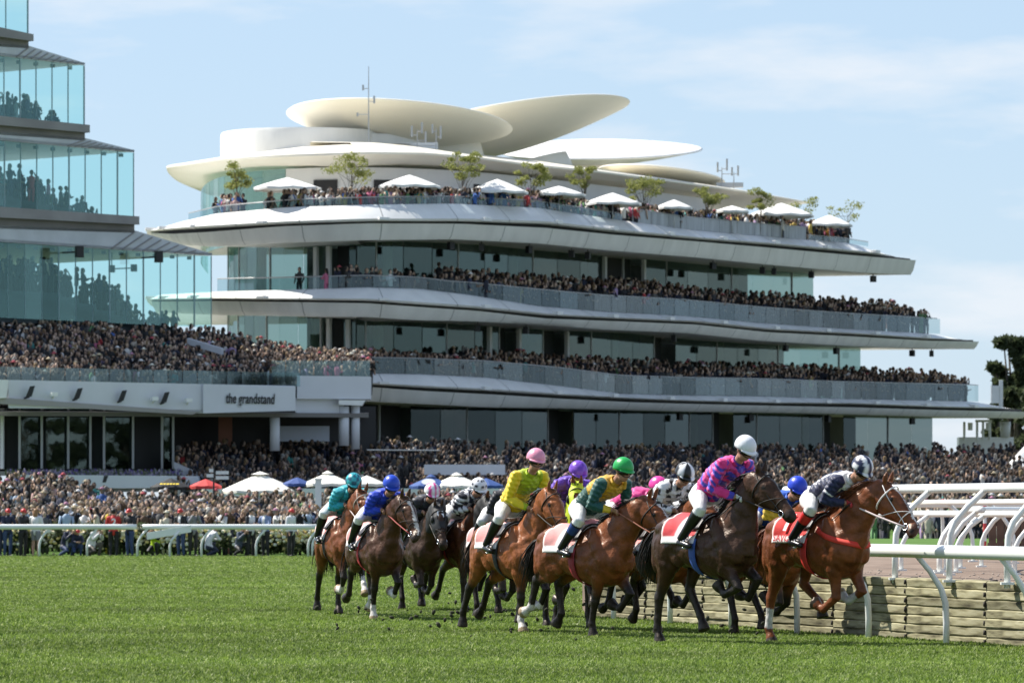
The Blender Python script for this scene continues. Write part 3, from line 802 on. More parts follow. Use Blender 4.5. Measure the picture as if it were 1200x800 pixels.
# saucers
def saucer(px, py, Y, a, b, depth, tilt, roll, top=.10, mat=M_ROOFU, stalk=True, sx=0.0):
    c = at(px, py, Y); nu, rings = 64, []
    for t in np.linspace(0, 1, 12): rings.append((t, -depth * (1 - t ** 1.7)))       # underside from the middle out
    rings += [(1.004, .03), (.99, .10)]
    for t in np.linspace(.9, .02, 8): rings.append((t, .10 + top * (1 - t ** 2) - .0))
    V = []
    for t, z in rings:
        t = max(t, .01)
        for k in range(nu):
            an = 2 * math.pi * k / nu; V.append((a * t * math.cos(an) + sx * (1 - t), b * t * math.sin(an), z))
    M = Matrix.Rotation(R(roll), 4, 'Y') @ Matrix.Rotation(R(tilt), 4, 'X')
    V = [c + (M @ Vector(v)) for v in V]
    o = MB().add(V, ring_faces(len(rings), nu)).build('saucer_roof', mat, stand, smooth=True)
    return o
k_ = 5500 / 262.0
saucer(468, 143, 262, 132.5 / k_, 6.2, 1.55, -6.0, 4.0)
saucer(606, 140, 272, 133 / 20.2, 6.0, 1.9, -4.5, -8.5, sx=-2.6)
saucer(704, 177, 291, 119 / 18.9, 5.8, .95, 9.5, -1.0, top=.55, mat=M_SHELL, sx=-1.5)
p = at(640, 190, 270); MB().tube([(p.x, p.y, p.z - 1), (p.x - .3, p.y, p.z + .25)], [1.8, 1.5], 28).build('roof_stalk', M_ROOFU, stand, smooth=True)
p = at(520, 185, 264); MB().tube([(p.x, p.y, p.z - 1), (p.x, p.y, p.z + 1.2)], [2.6, 2.0], 20).build('roof_stalk', M_ROOFU, stand, smooth=True)
p = at(690, 192, 290); MB().tube([(p.x, p.y, p.z - 1), (p.x, p.y, p.z + .8)], [2.6, 1.8], 20).build('roof_stalk', M_ROOFU, stand, smooth=True)
# low shell far right of the roof
saucer(775, 207, 281, 75 / 19.6, 5.0, .8, -2.0, 6.0)
# aerials
def aerial(px, py0, py1, Y, arms, label):
    a, b = at(px, py0, Y), at(px, py1, Y); root = empty('aerial', a, 0, label, 'antenna', 'roof aerials')
    MB().tube([tuple(a), tuple(b)], [.045, .02], 6).build('mast', M_METAL, root)
    for dx, dz, h in arms:
        m = MB(); m.tube([(b.x, b.y, b.z + dz), (b.x + dx, b.y, b.z + dz)], .025, 5); m.tube([(b.x + dx, b.y, b.z + dz - .1), (b.x + dx, b.y, b.z + dz + h)], .06, 6)
        m.build('antenna_rod', M_METAL, root)
aerial(432, 180, 78, 254, [(-.3, -1.2, .2), (.3, -1.9, .3), (-.6, -2.6, .1)], 'tall thin aerial mast beside the roof drum')
aerial(489, 182, 152, 255, [(-.3, -.3, .5), (.25, -.1, .5), (.45, -.6, .5)], 'dark cluster aerial in front of the largest saucer roof')
aerial(511, 182, 150, 255, [(-.2, -.2, .4), (.25, -.5, .6)], 'slim twin aerial next to the white roof railing')
aerial(846, 219, 196, 278, [(-.25, -.2, .5), (.3, -.1, .6), (.6, -.4, .4)], 'dark cluster aerial at the low end of the roof')
aerial(860, 221, 202, 278, [(.25, -.1, .5)], 'short single aerial at the low end of the roof')
# white roof railing, plant boxes
m = MB()
for py in (170, 174, 179):
    m.tube([tuple(at(455, py, 256)), tuple(at(513, py - 1, 256))], .10, 6)
for px in (457, 476, 495, 512): m.tube([tuple(at(px, 168, 256)), tuple(at(px, 183, 256))], .06, 6)
m.build('roof_railing', M_WHITE, stand)
for px, py, w in ((343, 155, .9), (352, 155, .6), (443, 160, .25), (449, 160, .25), (855, 217, 1.6), (838, 222, 1.2)):
    c = at(px, py, 260 if px < 600 else 279); MB().box(c, (w, .5, .5 if w < .5 else .28)).build('roof_plant', M_METAL if w > .5 else M_WHITE, stand)
# ------------------------------------------------------------------ the glass ended stand on the left
G_TEAL = glass_mat('teal_glass', (0.80, 0.945, 0.935), refl=0.07, rough=0.03, rcol=(.7, 1, .98))
M_CONC = pmat('grey_concrete', (0.30, 0.285, 0.275), 0.75, noise=.15, nscale=.7)
M_CONC2 = pmat('brown_grey_band', (0.20, 0.185, 0.175), 0.7, noise=.15, nscale=.7)
M_ROOFM = pmat('grey_roof_sheet', (0.58, 0.60, 0.62), 0.45, noise=.1, nscale=1)
M_PALE = pmat('pale_render', (0.66, 0.67, 0.71), 0.55, noise=.05, nscale=.5)
M_SEAT = pmat('dark_seating', (0.05, 0.055, 0.06), 0.8)
U = Vector((.66, .75, 0)).normalized(); VV = Vector((-.75, .66, 0)).normalized()
LC = Vector(((248 - CX) / F_PX * 236, 236, 0))
def wall_pt(px, py, back=0.0):
    """Point of the end wall plane (pushed back along VV) seen at a pixel."""
    k = (px - CX) / F_PX; o = LC + VV * back
    # (o + s*U).x = k*(o + s*U).y
    s = (k * o.y - o.x) / (U.x - k * U.y); p = o + U * s
    return Vector((p.x, p.y, zpx(py, p.y)))
lst = empty('glass_grandstand', (-18, 236, 0), 0, 'tall grandstand with stepped teal glass end walls full of spectators', 'grandstand')
#        right px, top rows (at px0, right), glass bottom rows, slab bottom rows
TIERS = [(33, (-140, -132), (34, 41), (55, 57)), (99, (66, 77), (137, 147), (158, 165)), (157, (165, 179), (243, 254), (268, 273)), (248, (284, 300), (372, 384), (392, 400))]
def lin(px, a, b, pr): return a + (b - a) * px / pr
SEATS = []
for ti_, (pr, top, bot, slab) in enumerate(TIERS):
    x0 = -70
    n = {33: 4, 99: 9, 157: 12, 248: 16}[pr]
    xs_ = np.linspace(x0, pr, n + 1)
    for a, b in zip(xs_[:-1], xs_[1:]):
        p = [wall_pt(a + .35, lin(a, *bot, pr)), wall_pt(b - .35, lin(b, *bot, pr)), wall_pt(b - .35, lin(b, *top, pr)), wall_pt(a + .35, lin(a, *top, pr))]
        MB().quadbox(*p, VV * .03).build('glass_pane', G_TEAL, lst)
        t0, t1 = wall_pt(b, lin(b, *bot, pr)), wall_pt(b, lin(b, *top, pr))
        mw = .03 if round(b) % 3 == 0 else .012
        MB().quadbox(t0 - U * mw, t0 + U * mw, t1 + U * mw, t1 - U * mw, VV * .06).build('mullion', pmat('grey_mullion', (.30, .42, .43), .4), lst)
    # track side glass return
    a0, a1 = wall_pt(pr, bot[1]), wall_pt(pr, top[1])
    # floor slab with a paler lower band
    tl, tr, bl, br = wall_pt(x0, lin(x0, *bot, pr)), wall_pt(pr + .6, bot[1]), wall_pt(x0, lin(x0, *slab, pr)), wall_pt(pr + .6, slab[1])
    if pr != 248:
        ml, mr_ = tl.lerp(bl, .5), tr.lerp(br, .5)
        MB().quadbox(ml - VV * .35, mr_ - VV * .35, tr - VV * .35, tl - VV * .35, VV * 22).build('floor_edge', M_CONC, lst)
        MB().quadbox(bl, br, mr_, ml, VV * 22).build('floor_slab', M_CONC2, lst)
    # roof of the tier: falls towards the track, ribbed
    tl, tr = wall_pt(x0, lin(x0, *top, pr) - 1), wall_pt(pr + .5, top[1] - .5)
    if ti_ > 0:
        prv = TIERS[ti_ - 1]
        k = wall_pt(prv[0], prv[3][1] - 1.0)
        rl = wall_pt(x0, lin(x0, *prv[3], prv[0]) - 1)
        z_th = .10
        MB().prism([tl, tr, tr + Vector((0, 0, .10)), k + Vector((0, 0, .1)), rl + Vector((0, 0, .1))], VV * .25).build('gable_sheet', M_ROOFM, lst)
        for q in range(9):
            f0 = q / 9.0; a = k.lerp(tr, f0); b0 = tl.lerp(tr, min(1, (prv[0] * (1 - f0) + pr * f0 - x0) / (pr - x0) * .97 - .08 * (1 - f0)))
            MB().tube([tuple(a - VV * .06), tuple(b0 - VV * .06)], .035, 4).build('roof_rib', M_CONC, lst)
    # roof plane running back
    MB().quadbox(tl + Vector((0, 0, .02)), tr + Vector((0, 0, .02)), tr + VV * 24 + Vector((0, 0, .02)), tl + VV * 24 + Vector((0, 0, .02)), (0, 0, .10)).build('roof_sheet', M_ROOFM, lst)
    # hanging lamp brackets along the head of the glass
    for px in np.arange(10, pr - 5, 20):
        c = wall_pt(px, lin(px, *top, pr) + 3) + VV * .5; MB().box(c, (.22, .22, .16)).build('lamp', M_CONC2, lst)
# back and far side closed by unseen walls, added to keep the sun out
b0, b1 = wall_pt(-70, 400), wall_pt(-70, -140)
for za, zb_, pr in ((-.1, 11.5, 200), (11.8, 17.0, 120), (17.3, 22.0, 70), (22.3, 31, 10)):
    a = wall_pt(-70, 300) + VV * 15.5; c_ = wall_pt(pr, 300) + VV * 15.5
    MB().quadbox(Vector((a.x, a.y, za)), Vector((c_.x, c_.y, za)), Vector((c_.x, c_.y, zb_)), Vector((a.x, a.y, zb_)), VV * .3).build('added_back_wall', M_CONC2, lst)
    a2 = wall_pt(-70, 300)
    MB().quadbox(Vector((a2.x, a2.y, za)), Vector((a.x, a.y, za)), Vector((a.x, a.y, zb_)), Vector((a2.x, a2.y, zb_)), U * -.3).build('added_side_wall', M_CONC2, lst)
# raked seating behind the glass; crowd rows are set on it later
RAKES = []
for pr, line, nrow in ((99, ((-70, 62), (0, 103), (40, 118), (82, 140)), 8), (157, ((-70, 172), (0, 191), (60, 210), (100, 232), (138, 252)), 10), (248, ((-70, 292), (0, 300), (60, 303), (100, 318), (130, 330), (165, 352), (215, 374)), 14)):
    L_ = np.array(line, float)
    prof = []
    pxs = np.linspace(L_[0, 0], L_[-1, 0], nrow + 1)
    for a, b in zip(pxs[:-1], pxs[1:]):
        ya = np.interp(a, L_[:, 0], L_[:, 1]) + 40
        P_, Q_ = wall_pt(a, ya, .5), wall_pt(b, ya, .5)
        Q_.z = P_.z; prof += [P_, Q_]; RAKES.append((P_.copy(), Q_.copy(), pr))
    base = {99: 147, 157: 254, 248: 384}[pr]
    e = wall_pt(pxs[-1], base + 2, .5); s_ = wall_pt(pxs[0], base + 2, .5); s_.z = e.z
    prof += [e, s_]
    MB().prism(prof, VV * 14).build('raked_seating', M_SEAT, lst)
# speakers on arms by the lowest glass
for px, py in ((93, 295), (186, 301)):
    c = wall_pt(px, py, -1.2); m = MB(); m.box(c, (.35, .35, .55), .4); m.tube([tuple(c), tuple(c + VV * 1.2)], .04, 6); m.build('loudspeaker', M_BLACK, lst)
m = MB(); a, b = wall_pt(131, 315, 1.2), wall_pt(157, 314, 1.2); m.tube([tuple(a), tuple(b)], .03, 6); m.box(a, (.3, .3, .35)); m.box(b, (.3, .3, .35)); m.tube([tuple(a), tuple(a + Vector((0, 0, .8)))], .03, 6)
m.build('monitor_bracket', M_BLACK, lst)

# ------------------------------------------------------------------ terrace in front of it with its parapet and rooms below
pod = empty('terrace_building', (-18, 222, 0), 0, 'pale terrace building with a lettered parapet and glazed rooms below', 'building')
def par_Y(px): return 212 + (px / 350.0) * 10.0
def pp(px, py, dy=0.0): return at(px, py, par_Y(px) + dy)
PB = Vector((-.55, .75, 0))                         # back direction of the parapet
def face(name, pts, depth, mat, dy=0.0, **kw):
    return MB().prism([pp(x, y, dy) for x, y in pts], Vector((0, depth, 0))).build(name, mat, pod, **kw)
face('parapet', [(10, 478), (10, 445), (345, 452), (345, 481), (234, 484), (8, 466)], 1.2, M_PALE)
face('parapet_return', [(-30, 444), (10, 444.8), (7, 466), (-30, 468)], 1.0, M_WHITE, dy=-.4)
face('soffit_ledge', [(-20, 466), (8, 466), (234, 482), (225, 485.5), (0, 473), (-20, 473)], .5, pmat('taupe_ledge', (.34, .32, .31), .6), dy=-.15)
face('sign_panel', [(346, 481), (346, 453), (238, 449.6), (238, 484)], .30, M_PALE, dy=-.32)
face('parapet_block', [(348, 467), (348, 440), (434, 441), (434, 467.5)], 1.6, M_PALE, dy=1.2)
face('under_block', [(346, 483), (346, 466), (404, 468), (398, 487), (372, 487)], 1.2, M_PALE, dy=1.6)
face('capital', [(397, 474), (397, 468.5), (428, 469), (424, 475)], 1.0, M_WHITE, dy=1.0)
for px, pyt, pyb, w in ((322, 489, 528, .48), (416.5, 475, 526, .42), (403, 476, 522, .5)):
    c = pp(px, pyt, 1.6); z1 = pp(px, pyb, 1.6).z
    MB().tube([(c.x, c.y, z1), (c.x, c.y, c.z)], w / 2, 16).build('column', M_PALE, pod, smooth=True)
# lettering
cu = bpy.data.curves.new('t', 'FONT'); cu.body = 'the grandstand'; cu.size = 1.0; cu.extrude = .03; cu.align_x = 'CENTER'; cu.align_y = 'BOTTOM_BASELINE'; cu.shear = .12; cu.offset = .012
to = bpy.data.objects.new('t', cu); COL.objects.link(to)
me = bpy.data.meshes.new_from_object(to.evaluated_get(bpy.context.evaluated_depsgraph_get()))
bpy.data.objects.remove(to); bpy.data.curves.remove(cu)
TV = np.array([v.co[:] for v in me.vertices]); wtxt = TV[:, 0].max() - TV[:, 0].min(); xm = (TV[:, 0].max() + TV[:, 0].min()) / 2
W3 = []
for v in TV:
    px = 293.5 + (v[0] - xm) / wtxt * 57.5; py = 472.5 - v[1] * 17.0 + (px - 293) * .02
    W3.append(tuple(pp(px, py, -.34 - .03 - v[2])))
TF = [tuple(p.vertices) for p in me.polygons]
lo = MB().add(W3, TF).build('sign_lettering', M_BLACK, pod, fix=True)
bpy.data.meshes.remove(me)
# flood lamps on the parapet
for px, py, wh in ((35, 459, 0), (63, 462, 1), (91, 461.5, 0), (143, 464, 0), (181, 467, 1), (193, 466, 0), (221, 469, 1)):
    c = pp(px, py, -.55); m = MB()
    if wh:
        m.box(c, (.30, .25, .18), .5); m.tube([tuple(c), tuple(c + Vector((-.1, .4, -.15)))], .05, 6); m.build('white_lamp', M_WHITE, pod, bevel=.01)
    else:
        v = [(-.20, 0, -.25), (.06, 0, -.20), (.22, 0, .28), (.0, 0, .25)]
        m.prism([c + Vector(q) for q in v], Vector((0, .22, 0))); m.tube([tuple(c + Vector((-.05, .1, -.22))), tuple(c + Vector((-.3, .4, -.28)))], .05, 6); m.build('flood_lamp', M_BLACK, pod)
# glass balustrade on the parapet
xs_ = np.linspace(-10, 352, 22)
for a, b in zip(xs_[:-1], xs_[1:]):
    p = [pp(a + .4, 445.5 + a * .02, .5), pp(b - .4, 445.5 + b * .02, .5), pp(b - .4, 429.5 + b * .02, .5), pp(a + .4, 429.5 + a * .02, .5)]
    MB().quadbox(*p, Vector((0, .03, 0))).build('balustrade_pane', glass_mat('dark_balustrade', (.66, .76, .77), refl=.08, rcol=(.7, .85, .9)), pod)
xs_ = np.linspace(318, 434, 8)
for a, b in zip(xs_[:-1], xs_[1:]):
    p = [pp(a + .4, 441, 2.2), pp(b - .4, 441, 2.2), pp(b - .4, 422.5, 2.2), pp(a + .4, 422.5, 2.2)]
    MB().quadbox(*p, Vector((0, .03, 0))).build('balustrade_pane', MATS['dark_balustrade'], pod)
# crowded slope behind the parapet: rows of steps
SLOPE_B = np.array([(-60, 431, 213), (0, 431, 214), (120, 432, 217.5), (260, 434, 221.5), (340, 428, 224.5), (436, 421, 228)], float)     # px, row of heads in front, depth
SLOPE_T = np.array([(-60, 362, 227), (0, 364, 228), (90, 366, 231), (180, 376, 233.5), (245, 378, 236), (300, 392, 236), (360, 405, 235.5), (436, 411, 234)], float)
def slope_head(px, t):
    yb, Yb = np.interp(px, SLOPE_B[:, 0], SLOPE_B[:, 1]), np.interp(px, SLOPE_B[:, 0], SLOPE_B[:, 2])
    yt, Yt = np.interp(px, SLOPE_T[:, 0], SLOPE_T[:, 1]), np.interp(px, SLOPE_T[:, 0], SLOPE_T[:, 2])
    a, b = at(px, yb, Yb), at(px, yt, Yt)
    return a.lerp(b, t)
SROWS = 13
V = []; F = []
pxs = np.linspace(-60, 436, 40)
for r_ in range(SROWS):
    for e in (0, 1):
        for px in pxs:
            h = slope_head(px, (r_ + e) / SROWS); z = slope_head(px, r_ / SROWS).z - 1.72
            V.append((h.x, h.y, z))
nn = len(pxs)
for r_ in range(2 * SROWS - 1):
    for j in range(nn - 1):
        a = r_ * nn + j; F.append((a, a + 1, a + nn + 1, a + nn))
MB().add(V, F).build('stepped_terrace', pmat('terrace_step', (.22, .21, .21), .8), pod, fix=False)
# stair walls between blocks
for (x0, y0, x1, y1) in ((30, 376, 92, 396), (222, 392, 262, 404)):
    a, b = at(x0, y0 + 4, 229), at(x1, y1 + 4, 226)
    MB().quadbox(a - Vector((0, 0, .3)), b - Vector((0, 0, .3)), b, a, Vector((-.12, .12, 0))).build('stair_wall', M_PALE, pod)
# rooms under the parapet: glass front, columns, dark openings
for px0, px1, kind in ((0, 4, 'jamb'), (5, 23, 'dark'), (23, 48, 'glass'), (49, 54, 'dark'), (54, 80, 'glass'), (81, 106, 'glass'), (107, 122, 'dark'), (123, 155, 'glass'), (156, 188, 'dark'), (189, 203, 'glass')):
    Yd = 3.2
    pts = [pp(px0, 549 , Yd), pp(px1, 549, Yd), pp(px1, 478, Yd), pp(px0, 478, Yd)]
    if kind == 'glass': MB().quadbox(*pts, Vector((0, .04, 0))).build('window_pane', G_FAC, pod)
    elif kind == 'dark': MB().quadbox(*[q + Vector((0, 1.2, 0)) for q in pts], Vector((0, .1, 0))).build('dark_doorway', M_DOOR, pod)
    else: MB().quadbox(*pts, Vector((0, .4, 0))).build('jamb', M_WHITE, pod)
for px in (23, 49, 80, 106, 122, 156, 190, 203):
    c = pp(px, 549, 3.1); MB().box((c.x, c.y, c.z + 1.45), (.10, .14, 2.9)).build('mullion', pmat('pale_mullion', (.42, .43, .42), .45), pod)
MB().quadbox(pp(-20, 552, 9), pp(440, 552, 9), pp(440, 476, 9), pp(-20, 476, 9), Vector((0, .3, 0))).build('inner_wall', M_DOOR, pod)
MB().quadbox(pp(-20, 487, 1.3), pp(432, 489, 1.3), pp(432, 487, 14), pp(-20, 480, 14), Vector((0, 0, .2))).build('ceiling', pmat('dim_ceiling', (.18, .17, .16), .8), pod)
MB().quadbox(pp(256, 545, 7), pp(272, 545, 7), pp(272, 488, 7), pp(256, 488, 7), Vector((0, .1, 0))).build('timber_panel', pmat('warm_timber', (.22, .08, .04), .6), pod)
MB().quadbox(pp(328, 517, 8), pp(386, 517, 8), pp(386, 499, 8), pp(328, 499, 8), Vector((0, .1, 0))).build('screen', pmat('pale_screen', (.55, .60, .70), .5), pod)
MB().quadbox(pp(-20, 552, 0.5), pp(215, 552, .5), pp(215, 552, 9), pp(-20, 552, 9), Vector((0, 0, -.2))).build('floor', M_FLOOR, pod)
# pale plinth with flower troughs
pl = [(22, 572), (22, 556), (232, 557.5), (236, 571)]
face('plinth', pl, 1.5, M_PALE, dy=-2.0)
face('plinth_slot', [(120, 565), (124, 565), (127, 557), (122, 557)], .05, M_BLACK, dy=-2.06)
face('plinth_base', [(22, 576), (22, 572.3), (236, 571.3), (236, 576)], 1.2, M_CONC2, dy=-1.8)
face('ramp_wall', [(204, 553), (204, 541), (252, 562), (252, 576), (236, 576)], .4, pmat('ramp_grey', (.34, .35, .37), .7), dy=-.8)
m = MB(); rr = np.random.default_rng(31)
for k in range(900):
    px = rr.uniform(6, 214); c = pp(px, rr.uniform(549.5, 556.5), -1.2); s = rr.uniform(.03, .08)
    a = rr.uniform(0, 3); m.add([c + Vector((s * math.cos(a), 0, -s)), c + Vector((-s * math.cos(a), s * .5, -s)), c + Vector((0, 0, s))], [(0, 1, 2)], random.choice([(.10, .07, .22), (.08, .10, .05), (.30, .28, .34), (.06, .08, .04)]))
fo = m.build('flower_trough', M_CROWD, pod, fix=False); fo['kind'] = 'stuff'
# long low white wall in front of the lower crowd, and its counter
lw = empty('low_wall', at(470, 582, 211), 0, 'long low white wall below the standing crowd', 'wall')
MB().quadbox(at(236, 590, 212), at(760, 590, 214), at(760, 572, 214), at(236, 572, 212), Vector((0, .4, 0))).build('wall_face', M_PALE, lw)
sw = empty('counter_wall', at(545, 562, 219), 0, 'short white counter wall standing among the lower crowd', 'wall')
MB().quadbox(at(497, 556, 219), at(592, 556, 221), at(592, 544, 221), at(497, 544, 219), Vector((0, .5, 0))).build('wall_face', M_PALE, sw)
MB().tube([tuple(at(430, 527, 222)), tuple(at(515, 527.5, 223))], .03, 6).build('handrail', M_METAL, sw)
# ------------------------------------------------------------------ parasols, trees, sign posts
def parasol(name, label, group, base, h, r, col, n=8, rise=.32, valance=.0, pole_r=.03, cat='parasol', vent=True, logo=None, col2=None):
    root = empty(name, base, 0, label, cat, group)
    mat = pmat('canvas_%02d%02d%02d' % tuple(int(c * 99) for c in col), col, .75, noise=.06, nscale=1.5)
    V = []; F = []
    rings = [(.02, h), (.35, h - rise * .30 * r), (.7, h - rise * .66 * r), (1.0, h - rise * r), (1.0, h - rise * r - .12)]
    for t, z in rings:
        for k in range(n * 2):
            an = math.pi * k / n + .2; sag = (.965 if k % 2 else 1.0); dz = (-.03 * t * r if k % 2 else 0)
            V.append((t * r * math.cos(an) * sag, t * r * math.sin(an) * sag, z + dz))
    F = ring_faces(len(rings), n * 2, caps=False)
    co = MB().add(V, F).build('canopy', mat, root, local=True)
    co.modifiers.new('solid', 'SOLIDIFY').thickness = .015
    if vent:
        V = []
        for t, z in ((.02, h + .10), (.24, h - .02)):
            for k in range(n): V.append((t * r * math.cos(2 * math.pi * k / n + .2), t * r * math.sin(2 * math.pi * k / n + .2), z))
        MB().add(V, ring_faces(2, n, caps=False)).build('vent_cap', mat, co, local=True)
    MB().tube([(0, 0, 0), (0, 0, h - .05)], pole_r, 8).build('pole', M_METAL, root, local=True, smooth=True)
    for k in range(n):
        an = 2 * math.pi * k / n + .2
        MB().tube([(0, 0, h - rise * r * .25 - .05), (r * .95 * math.cos(an), r * .95 * math.sin(an), h - rise * r - .02)], .012, 4).build('rib', M_METAL, root, local=True)
    return root
names_t = ['beside the terrace tree nearest the glass pavilion', 'before the dark pavilion doors', 'under the rim of the largest saucer roof', 'between two terrace trees below the long saucer roof', 'just before the standing group at the terrace gap', 'over the metal panel balustrade', 'leaning low over the metal panel balustrade', 'large at the roof end', 'last by the terrace end rail']
for k, (px, py, w) in enumerate(((337, 208, 72), (480, 205, 66), (583, 210, 66), (655, 218, 58), (718, 226, 62), (790, 234, 40), (858, 241, 36), (916, 238, 70), (972, 252, 50))):
    i = seg_idx(px, px + 4)[0]; p = cpt(i, -2.6, 0); p.x = (px - CX) / F_PX * p.y
    zb = z_floor('terrace', i); zt = zpx(py, p.y); r = w / 2 / F_PX * p.y
    parasol('parasol', 'white parasol on the roof terrace ' + names_t[k], 'white terrace parasols', (p.x, p.y, zb), zt - zb, r * 1.12, (.80, .79, .76), rise=.30 + .05 * (k % 3), vent=False)
def lawn_z(x, y):
    px = CX + F_PX * x / y
    return max(0.0, (y - 178.5) / 27.0 * .95) + .75 * max(0.0, min(1.0, (y - 184) / 16.0)) * max(0.0, min(1.0, (150 - px) / 90.0))
for px, py, w, col, lab, extra in ((200, 560, 48, (.012, .012, .013), 'black parasol with yellow lettering beside the pale plinth', 'logo'), (241, 561, 38, (.55, .05, .045), 'red parasol next to the finger post', None), (305, 555, 92, (.80, .78, .70), 'largest cream parasol above the lawn crowd', None),
                            (348, 559, 34, (.03, .07, .24), 'navy parasol between two cream parasols', None), (384, 554, 58, (.80, .78, .70), 'cream parasol behind the white post and the teal jockey', None), (405, 562, 40, (.03, .07, .24), 'navy parasol behind the teal jockey', None), (505, 558, 52, (.03, .08, .26), 'navy parasol with a white oval behind the striped cap', 'oval'), (535, 556, 60, (.80, .78, .70), 'cream parasol behind the chequered jockey', None),
                            (430, 557, 44, (.80, .78, .70), 'cream parasol behind the jockey in royal blue', None), (570, 560, 40, (.03, .08, .26), 'navy parasol behind the golden capped jockey', None)):
    p = at(px, py, 204); zb = lawn_z(p.x, p.y); r = w / 2 / F_PX * 204
    root = parasol('parasol', lab, None, (p.x, p.y, zb), p.z - zb, r, col, rise=.42, vent=w > 50)
    if extra == 'logo':
        hh = p.z - zb
        V = []; F = []
        for q, (u0, u1) in enumerate(((-.42, -.30), (-.27, -.16), (-.13, -.02), (.01, .13), (.16, .25), (.28, .42))):     # worn yellow print, too small to read
            for u, w_ in ((u0, .26), (u1, .26), (u1, .12), (u0, .10)):
                V.append((u * r * 1.1, -r * (.97 - w_ * .9), hh - .42 * r * (.97 - w_ * .9) + .05))
            F.append(tuple(range(4 * q, 4 * q + 4)))
        MB().add(V, F).build('print', pmat('yellow_print', (.75, .55, .03), .6), root, local=True, fix=False)
    if extra == 'oval':
        hh = p.z - zb; V = [(.30 * math.cos(a) - .1, -r * (.74) - .03 - .13 * -math.sin(a), hh - .42 * r * .70 + .13 * math.sin(a) + .05) for a in np.linspace(0, 6.1, 18)]
        MB().add(V, [tuple(range(18))]).build('print', M_WHITE, root, local=True, fix=False)

M_LEAF = noise_mat('leaf_green', [(.3, (.20, .22, .06)), (.55, (.30, .32, .10)), (.75, (.40, .40, .15))], 3.0, .6)
def see_through(m, f):
    n, l = m.node_tree.nodes, m.node_tree.links; b = n['Principled BSDF']; t = n.new('ShaderNodeBsdfTranslucent'); x = n.new('ShaderNodeMixShader'); x.inputs['Fac'].default_value = f
    l.new(b.inputs['Base Color'].links[0].from_socket, t.inputs['Color']); l.new(b.outputs['BSDF'], x.inputs[1]); l.new(t.outputs['BSDF'], x.inputs[2]); l.new(x.outputs['Shader'], n['Material Output'].inputs['Surface'])
see_through(M_LEAF, .5)
M_LEAF_D = noise_mat('leaf_dark', [(.3, (.040, .056, .026)), (.55, (.075, .095, .045)), (.75, (.12, .135, .07))], 2.0, .6)
see_through(M_LEAF_D, .5)
M_BARK = pmat('bark', (.10, .08, .06), .9, noise=.3)
def leaves(cl, n, size, seed):
    """Leaf quads scattered in ellipsoid clumps cl = [(centre, radii), ...]."""
    rr = np.random.default_rng(seed); V = []
    for k in range(n):
        c, r = cl[rr.integers(0, len(cl))]; d = rr.normal(0, 1, 3); d /= np.linalg.norm(d); q = d * rr.random() ** .45 * np.array(r) + np.array(c)
        a = rr.normal(0, 1, 3); a /= np.linalg.norm(a); b = np.cross(a, rr.normal(0, 1, 3)); b /= np.linalg.norm(b) + 1e-9; s = size * rr.uniform(.6, 1.4)
        V += [q - a * s, q + b * s * .45, q + a * s, q - b * s * .45]
    F = np.arange(4 * n).reshape(-1, 4)
    return np.array(V), F
def tree(name, label, group, base, h, crown, nl, size, seed, mat, trunk_r, clear=.45, clumps=14):
    rr = np.random.default_rng(seed); root = empty(name, base, 0, label, 'tree', group)
    bx = MB(); top = np.array([rr.normal(0, .05) * h, rr.normal(0, .05) * h, h * .80])
    bx.tube([(0, 0, -.05), tuple(top * .35 + rr.normal(0, .01, 3)), tuple(top * .7), tuple(top)], [trunk_r, trunk_r * .8, trunk_r * .55, trunk_r * .25], 7)
    cl = []
    for k in range(clumps):
        a = rr.uniform(0, 6.28); rad = crown[0] * math.sqrt(rr.random()); z = h * clear + (h - h * clear) * rr.uniform(.15, 1.0)
        shrink = 1 - .45 * abs((z - h * (clear + 1) / 2) / (h * (1 - clear) / 2)) ** 2
        c = (rad * shrink * math.cos(a), rad * shrink * math.sin(a), z); s = crown[1] * rr.uniform(.6, 1.3); cl.append((c, (s, s, s * .55)))
        j = top * rr.uniform(.4, .95); bx.tube([tuple(j), tuple((j + np.array(c)) / 2 + np.array([0, 0, .03 * h])), c], [trunk_r * .35, trunk_r * .25, trunk_r * .10], 5)
    bx.build('trunk', M_BARK, root, local=True, smooth=True)
    v, f = leaves(cl, nl, size, seed + 1)
    link('crown', mesh_np('crown', v, f), mat, root)
    return root
tl_ = ['by the glass corner of the pavilion', 'near the tall aerial mast', 'between the two parasols under the saucer rim', 'left of the parasol below the long saucer roof', 'where the saucer roofs overlap', 'at the foot of the flat saucer roof', 'below the roof aerials', 'rising where the roof tapers away', 'thin crowned against the sky beside the large parasol', 'thin crowned beside the terrace end rail']
for k, (px, pt, w, full) in enumerate(((278, 190, 44, 1), (412, 180, 54, 1), (545, 177, 48, 1), (625, 190, 42, 1), (684, 194, 34, 1), (757, 207, 48, 1), (830, 218, 40, 1), (890, 220, 34, 1), (944, 228, 44, .45), (992, 237, 46, .30))):
    i = seg_idx(px, px + 4)[0]; p = cpt(i, -3.4 if k % 2 else -4.2, 0); p.x = (px - CX) / F_PX * p.y; zb = z_floor('terrace', i); h = zpx(pt, p.y) - zb; r = w / 2 / F_PX * p.y
    tree('terrace_tree', 'small potted tree on the roof terrace ' + tl_[k], 'small trees on the roof terrace', (p.x, p.y, zb), h * .97, (r * 1.0, r * .34), int(1500 * full), .070, 70 + k, M_LEAF, .040, .60, 17 if full > .5 else 10)
